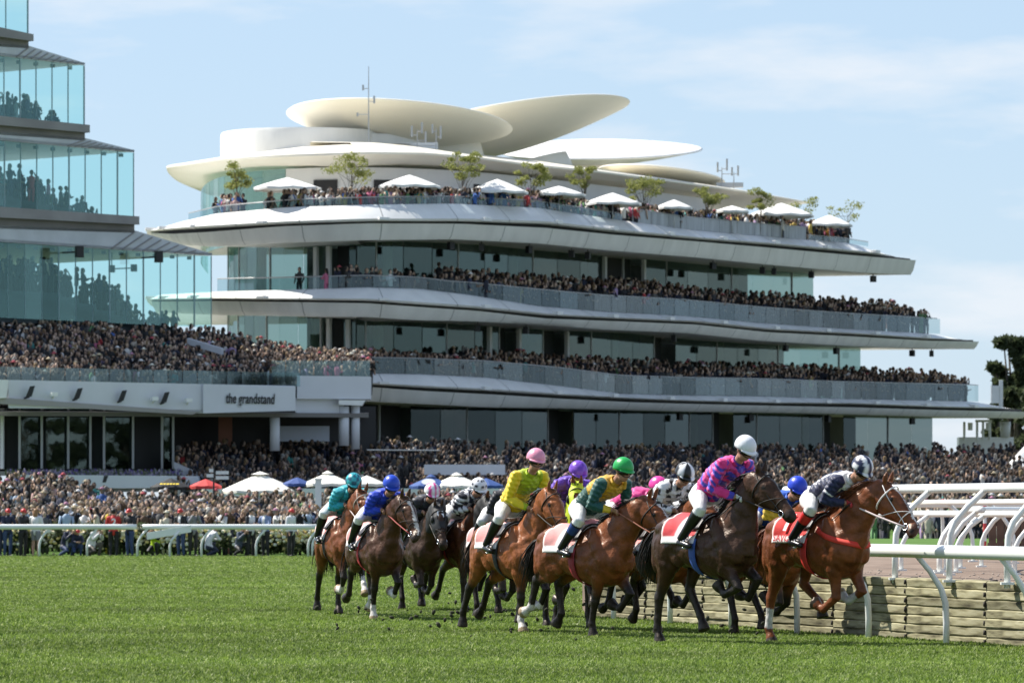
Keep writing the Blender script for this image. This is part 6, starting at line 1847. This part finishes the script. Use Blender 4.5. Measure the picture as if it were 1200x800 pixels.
def yoke(body, top, sleeve, cuff=None, lim=.66):
    body, top, sleeve = (np.array(c, float) for c in (body, top, sleeve))
    def f(V, reg, tt, u, w, b):
        C = np.where((u > lim)[:, None], top, body)
        r = reg.astype(str)
        arm = np.char.startswith(r, 'uarm') | np.char.startswith(r, 'farm')
        C = np.where((arm & (np.abs(w) > .165))[:, None], sleeve, C)
        if cuff is not None: C = np.where((np.char.startswith(r, 'farm') & (tt > .6))[:, None], np.array(cuff), C)
        return C
    return f
def braces(body, line, sleeve=None):
    body, line = np.array(body, float), np.array(line, float)
    def f(V, reg, tt, u, w, b):
        r = reg.astype(str); arm = np.char.startswith(r, 'uarm') | np.char.startswith(r, 'farm')
        seam = (np.abs(np.abs(w) - .14) < .011) & (u > .25) & ~arm
        seam |= np.char.startswith(r, 'uarm') & (np.abs(tt - .55 - .6 * (b - .05)) < .035)
        seam |= (u > .96) & ~arm
        C = np.where(seam[:, None], line, body)
        if sleeve is not None: C = np.where((arm & ~seam)[:, None], np.array(sleeve), C)
        return C
    return f
def cap_plain(c, peak=None):
    c = np.array(c, float)
    def f(x, y, z):
        C = np.tile(c, (len(x), 1))
        if peak is not None: C[(x > .9) & (z < .05)] = peak
        return C
    return f
def cap_stripes(c1, c2, n=4):
    c1, c2 = np.array(c1, float), np.array(c2, float)
    return lambda x, y, z: np.where((np.floor((y + 1) * n) % 2 == 0)[:, None], c1, c2)
def cap_checks(c1, c2):
    c1, c2 = np.array(c1, float), np.array(c2, float)
    return lambda x, y, z: np.where(((np.floor(np.arctan2(y, x) / .6 + 40) + np.floor(np.arccos(np.clip(z, -1, 1)) / .42)) % 2 == 0)[:, None], c1, c2)
def cap_quarters(c1, c2):
    c1, c2 = np.array(c1, float), np.array(c2, float)
    return lambda x, y, z: np.where(((np.floor(np.arctan2(y, x) / (math.pi / 4) + 40)) % 2 == 0)[:, None], c1, c2)
def cap_marked(c1, c2):
    c1, c2 = np.array(c1, float), np.array(c2, float)
    return lambda x, y, z: np.where(((np.floor(np.arctan2(y, x) / .39 + 40) % 2 == 0) & (np.floor(np.arccos(np.clip(z, -1, 1)) / .36) % 2 == 1))[:, None], c2, c1)
# ------------------------------------------------------------------ people just behind the far rail
def stand_pose(arms='down', sway=0.0):
    J = dict(hipL=(0, .10, .93), hipR=(0, -.10, .93), spine=(-.01, 0, 1.18), shL=(0, .19, 1.43), shR=(0, -.19, 1.43), neck=(.01, 0, 1.52), head=(.03, 0, 1.635), look=(1, sway, -.05),
             knL=(.03, .11, .50), knR=(.0, -.11, .50), anL=(-.02, .11, .09), anR=(-.03, -.11, .09), toeL=(.15, .14, .035), toeR=(.14, -.14, .035))
    for S, s in (('L', 1), ('R', -1)):
        if arms == 'down': J['el' + S], J['wr' + S] = (-.02, s * .25, 1.14), (.08, s * .25, .90)
        elif arms == 'rail': J['el' + S], J['wr' + S] = (.10, s * .26, 1.18), (.33, s * .16, 1.14)
        elif arms == 'camera': J['el' + S], J['wr' + S] = (.16, s * .24, 1.26), (.24, s * .07, 1.55)
        else: J['el' + S], J['wr' + S] = (.06, s * .25, 1.16), (.22, -s * .02, 1.20)
    return J
def crouch_pose(arms='front', sway=0.0):
    J = dict(hipL=(-.12, .10, .36), hipR=(-.12, -.10, .36), spine=(-.08, 0, .62), shL=(.10, .18, .86), shR=(.10, -.18, .86), neck=(.15, 0, .95), head=(.20, 0, 1.05), look=(1, sway, -.05),
             knL=(.26, .16, .50), knR=(.20, -.16, .24), anL=(.12, .14, .09), anR=(-.20, -.13, .10), toeL=(.29, .16, .035), toeR=(-.05, -.14, .035))
    for S, s in (('L', 1), ('R', -1)):
        J['el' + S], J['wr' + S] = (.20, s * .24, .64), (.36, s * .07, .86 if arms == 'camera' else .62)
    return J
def rail_person(label, px, face, pose, top, legs, hair=None, cap=None, skin=(.46, .27, .19), sleeve=None, shoe=(.02, .02, .022), bare_legs=False, vest=None, longhair=False, Y=173.0, number=None, scale=1.0, back_stripe=None):
    V0, F0 = join_np(human_parts(pose, finger=True, curl=.6)[0]); H = human_parts(pose, finger=False)[1]
    V, F, N = remesh(V0, F0, .016, 2); reg, tt, TT = classify(V, H); r = reg.astype(str)
    C = np.tile(np.array(skin), (len(V), 1))
    arm = np.char.startswith(r, 'uarm') | np.char.startswith(r, 'farm'); fore = np.char.startswith(r, 'farm')
    is_top = (r == 'torso') | ((r == 'pelvis') & (TT['torso'] > .02)) | (arm & ~(fore & (tt > (.9 if sleeve != 'short' else .02))))
    is_leg = np.char.startswith(r, 'thigh') | np.char.startswith(r, 'shin') | ((r == 'pelvis') & ~is_top)
    if bare_legs: is_leg &= ~(np.char.startswith(r, 'shin') | (np.char.startswith(r, 'thigh') & (tt > .75)))
    is_sh = np.char.startswith(r, 'foot')
    C[is_leg] = legs; C[is_top] = top; C[is_sh] = shoe
    if sleeve not in (None, 'short'): C[arm & is_top] = sleeve
    if back_stripe is not None: C[is_top & ~arm & (np.abs(V[:, 1]) < .05)] = back_stripe
    hc = H['j']['head']; rel = V - hc; hz, hx = rel @ H['up'], rel @ H['fw']
    isH = ((r == 'head') | (r == 'neck')) & (hz > -.06) & ((hz > .055) | (hx < -.01))
    if hair is not None: C[isH] = hair
    p = at(px, 650, Y); root = empty('person', (p.x, Y, 0), face, label, 'person')
    root.scale = (scale,) * 3
    z = float(V[:, 2].min()); base = np.array([0, 0, z])
    link('body', mesh_np('body', V - base, F, C), M_SKIN, root)
    def garment(nm, mask, off):
        gv, gf, used = shell(V, F, N, mask, off)
        if gf: return link(nm, mesh_np(nm, gv - base, gf, C[used]), M_BREECH, root)
    garment('shirt', is_top, .014); garment('trousers' if not bare_legs else 'skirt', is_leg, .012)
    if hair is not None and not cap:
        vv, ff = ellipsoid((-.012, 0, .045), (.115, .095, .105), None, 14, 8)
        vv[:, 0] = np.where((vv[:, 0] > .06) & (vv[:, 2] < .075), .05, vv[:, 0])
        if longhair: vv, ff = join_np([(vv, ff), ellipsoid((-.075, 0, -.07), (.055, .10, .17), None, 10, 7)])
        W = hc + vv[:, :1] * H['fw'] + vv[:, 1:2] * H['rt'] + vv[:, 2:3] * H['up']
        link('hair', mesh_np('hair', W - base, ff, np.tile(np.array(hair), (len(W), 1))), M_HAIR, root)
    if cap:
        L, Fc = cap_mesh(H, .92); W = place_head(L, H, (0, 0, .03)) - base
        link('cap', mesh_np('cap', W, Fc, np.tile(np.array(cap), (len(W), 1))), M_CAP, root).modifiers.new('solid', 'SOLIDIFY').thickness = .008
    if vest is not None:
        o = garment('vest', is_top & ~arm, .030)
        if o: o.data.attributes['col'].data.foreach_set('color', np.tile(np.array((*vest, 1), np.float32), len(o.data.vertices)))
    if number:
        cu = bpy.data.curves.new('t', 'FONT'); cu.body = number; cu.size = .34; cu.align_x = 'CENTER'; cu.offset = .012
        to = bpy.data.objects.new('t', cu); COL.objects.link(to); me = bpy.data.meshes.new_from_object(to.evaluated_get(bpy.context.evaluated_depsgraph_get())); bpy.data.objects.remove(to); bpy.data.curves.remove(cu)
        W = [(-.155, -v.co.x, 1.16 + v.co.y) for v in me.vertices]
        MB().add(W, [tuple(q.vertices) for q in me.polygons]).build('number', M_WHITE, root, local=True, fix=False)
    return root
RED, BLK, JEAN, NVY, WHT = (.55, .035, .03), (.012, .012, .014), (.03, .055, .14), (.015, .02, .05), (.70, .70, .70)
C_ = -math.pi / 2
rail_person('person in navy jacket and jeans with bright red cap leaning on the rail', 9, C_ + .5, stand_pose('rail'), NVY, JEAN, cap=RED)
rail_person('person in dark navy jacket at the very end of the rail', -3, C_ + .2, stand_pose('fold'), NVY, NVY, hair=(.02, .014, .01))
rail_person('person in black polo shirt with red cap and bare forearms', 27, C_ + .9, stand_pose('rail'), BLK, BLK, cap=RED, sleeve='short')
rail_person('fair haired person in white top and grey skirt with bare legs', 42, C_ + math.pi - .4, stand_pose('fold'), WHT, (.22, .22, .24), hair=(.26, .13, .05), longhair=True, bare_legs=True)
rail_person('crouching person in navy and white striped jacket with red cap', 78, C_ + .9, crouch_pose('camera'), NVY, JEAN, cap=RED, back_stripe=WHT)
rail_person('crouching person in jeans with a low red cap by the hedge', 90, C_ + .3, crouch_pose(), NVY, JEAN, cap=RED, scale=.86)
rail_person('crouching person in white shirt and brown trousers', 110, C_ + .9, crouch_pose('camera'), WHT, (.10, .085, .07), hair=(.04, .025, .015))
rail_person('standing person in red shirt with a white number 2 on the back', 133, C_ + math.pi + .15, stand_pose('fold'), RED, BLK, hair=(.015, .012, .01), number='2')
rail_person('person in black jacket and jeans with red cap at the rail gap', 152, C_ - .6, stand_pose('fold'), BLK, JEAN, cap=RED)
rail_person('crouching person in yellow high visibility vest', 181, C_ - .3, crouch_pose('camera'), BLK, BLK, hair=(.03, .02, .012), vest=(.50, .68, .02))
rail_person('person in black jacket with white stripe, jeans and red cap', 212, C_ - .5, stand_pose('fold'), BLK, JEAN, cap=RED, back_stripe=WHT)
rail_person('person in grey patterned top raising both hands to the face', 226, C_ + .5, stand_pose('camera'), (.22, .22, .23), BLK, hair=(.05, .03, .018))
rail_person('crouching person in pale shirt facing the hedge', 247, C_ + 2.2, crouch_pose(), (.62, .62, .64), NVY, hair=(.05, .03, .02))
rail_person('crouching person in slate shirt beside the roses', 282, C_ + .7, crouch_pose('camera'), (.07, .09, .13), BLK, hair=(.05, .03, .02))
rail_person('standing person in white and black top among the roses', 294, C_ + .8, stand_pose('fold'), WHT, BLK, hair=(.02, .014, .01), sleeve=BLK)
rail_person('standing person in blue and white striped top with dark trousers', 311, C_ - .6, stand_pose('rail'), (.20, .26, .42), BLK, hair=(.02, .014, .01), back_stripe=WHT)
rail_person('person in white shirt and black trousers with red cap turned aside', 341, C_ + 1.0, stand_pose('down'), WHT, BLK, cap=RED)
# more figures in the gaps on this side of the lawn
# ------------------------------------------------------------------ the field: thirteen horses and their riders
BAY, BRIGHT_BAY, DARK_BAY, BROWN, CHESTNUT = (0.165, 0.048, 0.015), (0.24, 0.074, 0.022), (0.058, 0.022, 0.010), (0.046, 0.019, 0.010), (0.170, 0.050, 0.017)
W_, PINKC = (0.78, 0.76, 0.74), (0.80, 0.42, 0.42)
PINK_CLOTH = ((0.72, 0.32, 0.30), (0.80, 0.76, 0.74), (0.80, 0.74, 0.72), (0.80, 0.72, 0.70))
RED_CLOTH = ((0.66, 0.035, 0.03), (0.80, 0.77, 0.75), (0.80, 0.77, 0.75))
NAVY, ROYAL, TEAL = (0.012, 0.017, 0.060), (0.012, 0.055, 0.50), (0.02, 0.36, 0.42)

def ride(hk, jk, px, hoof_y, deg, rein=(0.02, 0.013, 0.010), rein_r=.010, whip=False):
    """Put horse and rider on the turf; px is the column of mid-back, hoof_y the row of the turf under it, deg the turn from facing the camera towards the right."""
    g = ground_at(px, hoof_y)
    head = R(deg) - math.pi / 2
    root, bit, part, bend, lift = make_horse(loc=(g.x, g.y, 0.0), heading=head, **hk)
    jr, hw, H = make_jockey(loc=(g.x, g.y, 0.0), heading=head, lift=lift, **jk)
    # reins run from the bit rings to the hands
    RV = []
    for k in (0, 1):
        a = bit[k]; b = hw[k] + np.array([0, 0, lift])
        mid = (a + b) / 2 + np.array([0, .0, -.012])
        RV.append(tube_np([a, (a * 2 + mid) / 3, mid, (b * 2 + mid) / 3, b + np.array([-.07, 0, .015]), b + np.array([-.16, 0, -.05])], rein_r, 6))
    v, f = join_np(RV)
    link('reins', mesh_np('reins', v, f, np.tile(np.array(rein, float), (len(v), 1))), M_STRAP, root)
    if whip:
        ca, sa = math.cos(head), math.sin(head)
        a = hw[1] + np.array([.01, -.01, lift + .02]); b = a + np.array([-.52, -.10, -.36])
        v, f = join_np([tube_np([a, a + (b - a) * .3], .012, 6), tube_np([a + (b - a) * .3, b], [.008, .006], 6), tube_np([b, b + (b - a) * .10], [.016, .014], 6, flat=.3)])
        wv = v @ np.array([[ca, sa, 0], [-sa, ca, 0], [0, 0, 1]]) + np.array([g.x, g.y, 0])
        c = wv.mean(axis=0)
        wo = link('riding_whip', mesh_np('riding_whip', wv - c, f), M_LEATHER); wo.location = c
        tag(wo, whip, 'whip')
    return root, jr
G = []
# leader on the rail
G.append(ride(dict(name='racehorse', label='chestnut racehorse with number 1 red saddle cloth and red breastplate', pose='right_hind_down', coat=CHESTNUT, points=False, socks=dict(LF=1), blaze=.022, neck=(44, 47),
          neck_yaw=14, cloth=RED_CLOTH, girth=(.66, .035, .03), bridle=(.74, .70, .68), noseband=None, breastplate=(.70, .045, .025), bandage=dict(RH=(.62, .6, .57), LF=(.62, .6, .57)), mane_col=(.17, .052, .018), mane_len=1.6, tail_ang=40, cloth_no='1', cloth_text='SAVOIE'),
     dict(name='jockey', label='jockey in navy silks with white seams and navy and white cap', silk=braces(NAVY, (.72, .72, .72)), cap=cap_stripes(NAVY, (.75, .75, .76), 2.6), torso=19, boot_top=(.66, .035, .03), seat=(-.02, 1.90), hand_z=1.74, hand_x=.78, look_down=-30, glove=(.5, .04, .05)),
     958, 757, 35, rein=(.74, .60, .58), rein_r=.013, whip='thin dark riding whip held by the jockey in navy silks'))
# dark horse beside
G.append(ride(dict(name='racehorse', label='dark brown racehorse with blue girth ridden by the white capped jockey', pose='both_fore_folded', coat=BROWN, neck=(60, 42), neck_yaw=8, cloth=((.70, .06, .07), (.80, .77, .75), (.80, .72, .70), (.80, .70, .70)), girth=(.03, .08, .32),
          bridle=(.015, .012, .011), blaze=0, tail_ang=35),
     dict(name='jockey', label='jockey in pink and blue patchwork silks with plain white cap', silk=harlequin((.72, .03, .22), (.07, .06, .50), (.70, .06, .30), .07), cap=cap_plain((.80, .80, .83)), torso=32, seat=(-.02, 1.96), hand_z=1.82, look_down=-24, glove=(.75, .75, .75)),
     828, 757, 36, whip='thin dark riding whip held by the white capped jockey'))
# green and gold rider
G.append(ride(dict(name='racehorse', label='bay racehorse with white snip carrying the green capped jockey', pose='lead_fore_down', coat=BAY, socks=dict(RH=1), blaze=.028, neck=(40, 48), neck_yaw=12, cloth=PINK_CLOTH, girth=(.28, .02, .03),
          bridle=(.015, .012, .011), noseband=(.25, .07, .03), tail_ang=40),
     dict(name='jockey', label='jockey in dark green silks with gold sash and bright green cap', silk=yoke((.01, .075, .06), (.62, .36, .02), (.012, .085, .07), (.70, .50, .03), .55), cap=cap_plain((.012, .36, .07)), torso=27, seat=(-.02, 1.94), hand_z=1.80, look_down=-10, boot_top=(.02, .05, .20)),
     686, 748, 37, rein=(.35, .12, .07)))
# yellow rider
G.append(ride(dict(name='racehorse', label='bright bay racehorse carrying the jockey in yellow silks', pose='right_fore_down', coat=BRIGHT_BAY, socks=dict(RF=1, LF=1), neck=(52, 52), neck_yaw=4, cloth=PINK_CLOTH, girth=(.012, .012, .014), tail_ang=35),
     dict(name='jockey', label='jockey in yellow silks with lime shoulders and pale pink cap', silk=yoke((.72, .52, .01), (.40, .52, .01), (.78, .60, .01), None, .60), cap=cap_plain((.78, .30, .42)), torso=37, seat=(-.02, 1.93), hand_z=1.80, look_down=-6, head_turn=-10),
     600, 742, 27))
# second line, half hidden
G.append(ride(dict(name='racehorse', label='bay racehorse behind the leader with a small white star', pose='gathered', coat=BAY, neck=(40, 48), neck_yaw=8, cloth=PINK_CLOTH, girth=(.02, .02, .02), blaze=.015, detail=False),
     dict(name='jockey', label='jockey in royal blue cap and yellow sleeves beside the leader', silk=yoke((.012, .10, .50), (.012, .10, .50), (.65, .42, .03)), cap=cap_plain((.012, .05, .55)), torso=19, seat=(0, 1.86), detail=False),
     895, 745, 27))
G.append(ride(dict(name='racehorse', label='bay racehorse hidden behind the dark horse with blue girth', pose='lead_fore_down', coat=BAY, neck=(42, 52), neck_yaw=8, cloth=PINK_CLOTH, girth=(.02, .02, .02), detail=False),
     dict(name='jockey', label='jockey in white silks with black diamonds and quartered cap', silk=diamonds((.012, .012, .014), (.74, .74, .74), .10), cap=cap_quarters((.012, .012, .014), (.78, .78, .80)), torso=25, seat=(-.02, 1.93), look_down=-24, detail=False),
     766, 742, 29))
G.append(ride(dict(name='racehorse', label='racehorse wearing a white hood with round black eye cups', pose='reaching', coat=DARK_BAY, neck=(40, 46), neck_yaw=0, cloth=PINK_CLOTH, girth=(.02, .02, .02), hood=(.74, .73, .70), detail=False),
     dict(name='jockey', label='jockey in hot pink cap half hidden in the second line', silk=plain((.62, .03, .22)), cap=cap_plain((.75, .05, .32)), torso=13, seat=(0, 1.86), detail=False),
     722, 739, 38))
G.append(ride(dict(name='racehorse', label='bay racehorse wearing a lime hood with round black eye cups', pose='reaching', coat=BAY, neck=(56, 56), neck_yaw=-14, cloth=PINK_CLOTH, girth=(.02, .02, .02), hood=(.52, .62, .015), detail=False),
     dict(name='jockey', label='jockey in purple silks and purple cap with white stars', silk=plain((.11, .03, .38)), cap=cap_checks((.14, .035, .45), (.22, .08, .55)), torso=23, seat=(0, 1.92), detail=False),
     652, 738, 20))
G.append(ride(dict(name='racehorse', label='black pointed bay racehorse behind the yellow rider', pose='gathered', coat=DARK_BAY, neck=(40, 50), cloth=PINK_CLOTH, girth=(.02, .02, .02), detail=False),
     dict(name='jockey', label='jockey in plain golden yellow cap and dark silks', silk=plain((.02, .02, .025)), cap=cap_plain((.75, .45, .015)), torso=23, seat=(0, 1.90), detail=False),
     582, 725, 20))
# rear group
G.append(ride(dict(name='racehorse', label='brown racehorse in black blinkers under the chequered jockey', pose='right_fore_down', coat=(0.085, .028, .012), neck=(42, 52), neck_yaw=4, cloth=((.06, .02, .03), (.55, .45, .45), (.5, .4, .4)), girth=(.4, .03, .04), hood=(.012, .012, .013), hood_spot=(.02, .02, .02), breastplate=None),
     dict(name='jockey', label='jockey in black and white chequered silks with marked white cap', silk=checks((.02, .02, .035), (.74, .74, .76), .07), cap=cap_marked((.78, .78, .80), (.02, .02, .03)), torso=19, seat=(-.02, 1.89), look_down=-26, head_turn=10),
     537, 716, 24))
G.append(ride(dict(name='racehorse', label='black racehorse wearing a black hood with a white letter', pose='gathered', coat=(.040, .018, .010), neck=(36, 56), cloth=PINK_CLOTH, girth=(.02, .02, .02), hood=(.014, .014, .016), hood_spot=(.02, .02, .02), hood_text='G', detail=False),
     dict(name='jockey', label='jockey in pink and white striped cap between blue and chequered riders', silk=plain((.03, .03, .04)), cap=cap_stripes((.72, .06, .28), (.78, .76, .78), 3), torso=19, seat=(0, 1.86), detail=False),
     490, 716, 16))
G.append(ride(dict(name='racehorse', label='nearly black racehorse with broad white blaze under the blue jockey', pose='lead_fore_down', coat=(0.060, .023, .011), socks=dict(LF=1, RF=1, LH=1), blaze=.034, neck=(46, 50), neck_yaw=12, cloth=PINK_CLOTH, girth=(.60, .04, .05), bridle=(.02, .013, .01), tail_ang=35),
     dict(name='jockey', label='jockey in all royal blue silks and blue cap', silk=plain((.012, .05, .50)), cap=cap_plain((.012, .06, .52)), torso=21, seat=(-.02, 1.88), look_down=-20),
     440, 727, 18, rein=(.35, .05, .04)))
G.append(ride(dict(name='racehorse', label='bay racehorse with white noseband and blaze under the teal jockey', pose='reaching', coat=BAY, socks=dict(LF=2, RF=2), blaze=.022, neck=(48, 54), neck_yaw=8, cloth=PINK_CLOTH, girth=(.012, .012, .014), noseband=None, bridle=(.45, .38, .33), tail_ang=30),
     dict(name='jockey', label='jockey in turquoise silks with turquoise cap', silk=checks((.02, .36, .42), (.022, .38, .44), .12), cap=cap_checks((.03, .42, .46), (.012, .10, .16)), torso=19, seat=(-.02, 1.88), look_down=-18),
     400, 722, 15, rein=(.6, .5, .48)))

# turf kicked up by the hooves
rr = np.random.default_rng(17); m = MB()
for k in range(90):
    px = rr.choice([415, 445, 500, 530, 560, 600, 640, 690, 770, 860, 925]) + rr.normal(0, 26); y = rr.uniform(60, 76); g = at(px, 700, y); s = rr.uniform(.012, .038)
    v, f_ = ellipsoid((g.x, y, abs(rr.normal(0, .28)) + .03), (s * 1.3, s, s * .8), Matrix.Rotation(rr.uniform(0, 3), 4, 'Y'), 6, 4); m.add(v, f_)
tag(m.build('turf_clods', pmat('turf_soil', (.035, .035, .018), .95), smooth=True), 'dark clods of turf thrown up by the hooves', 'turf', kind='stuff')
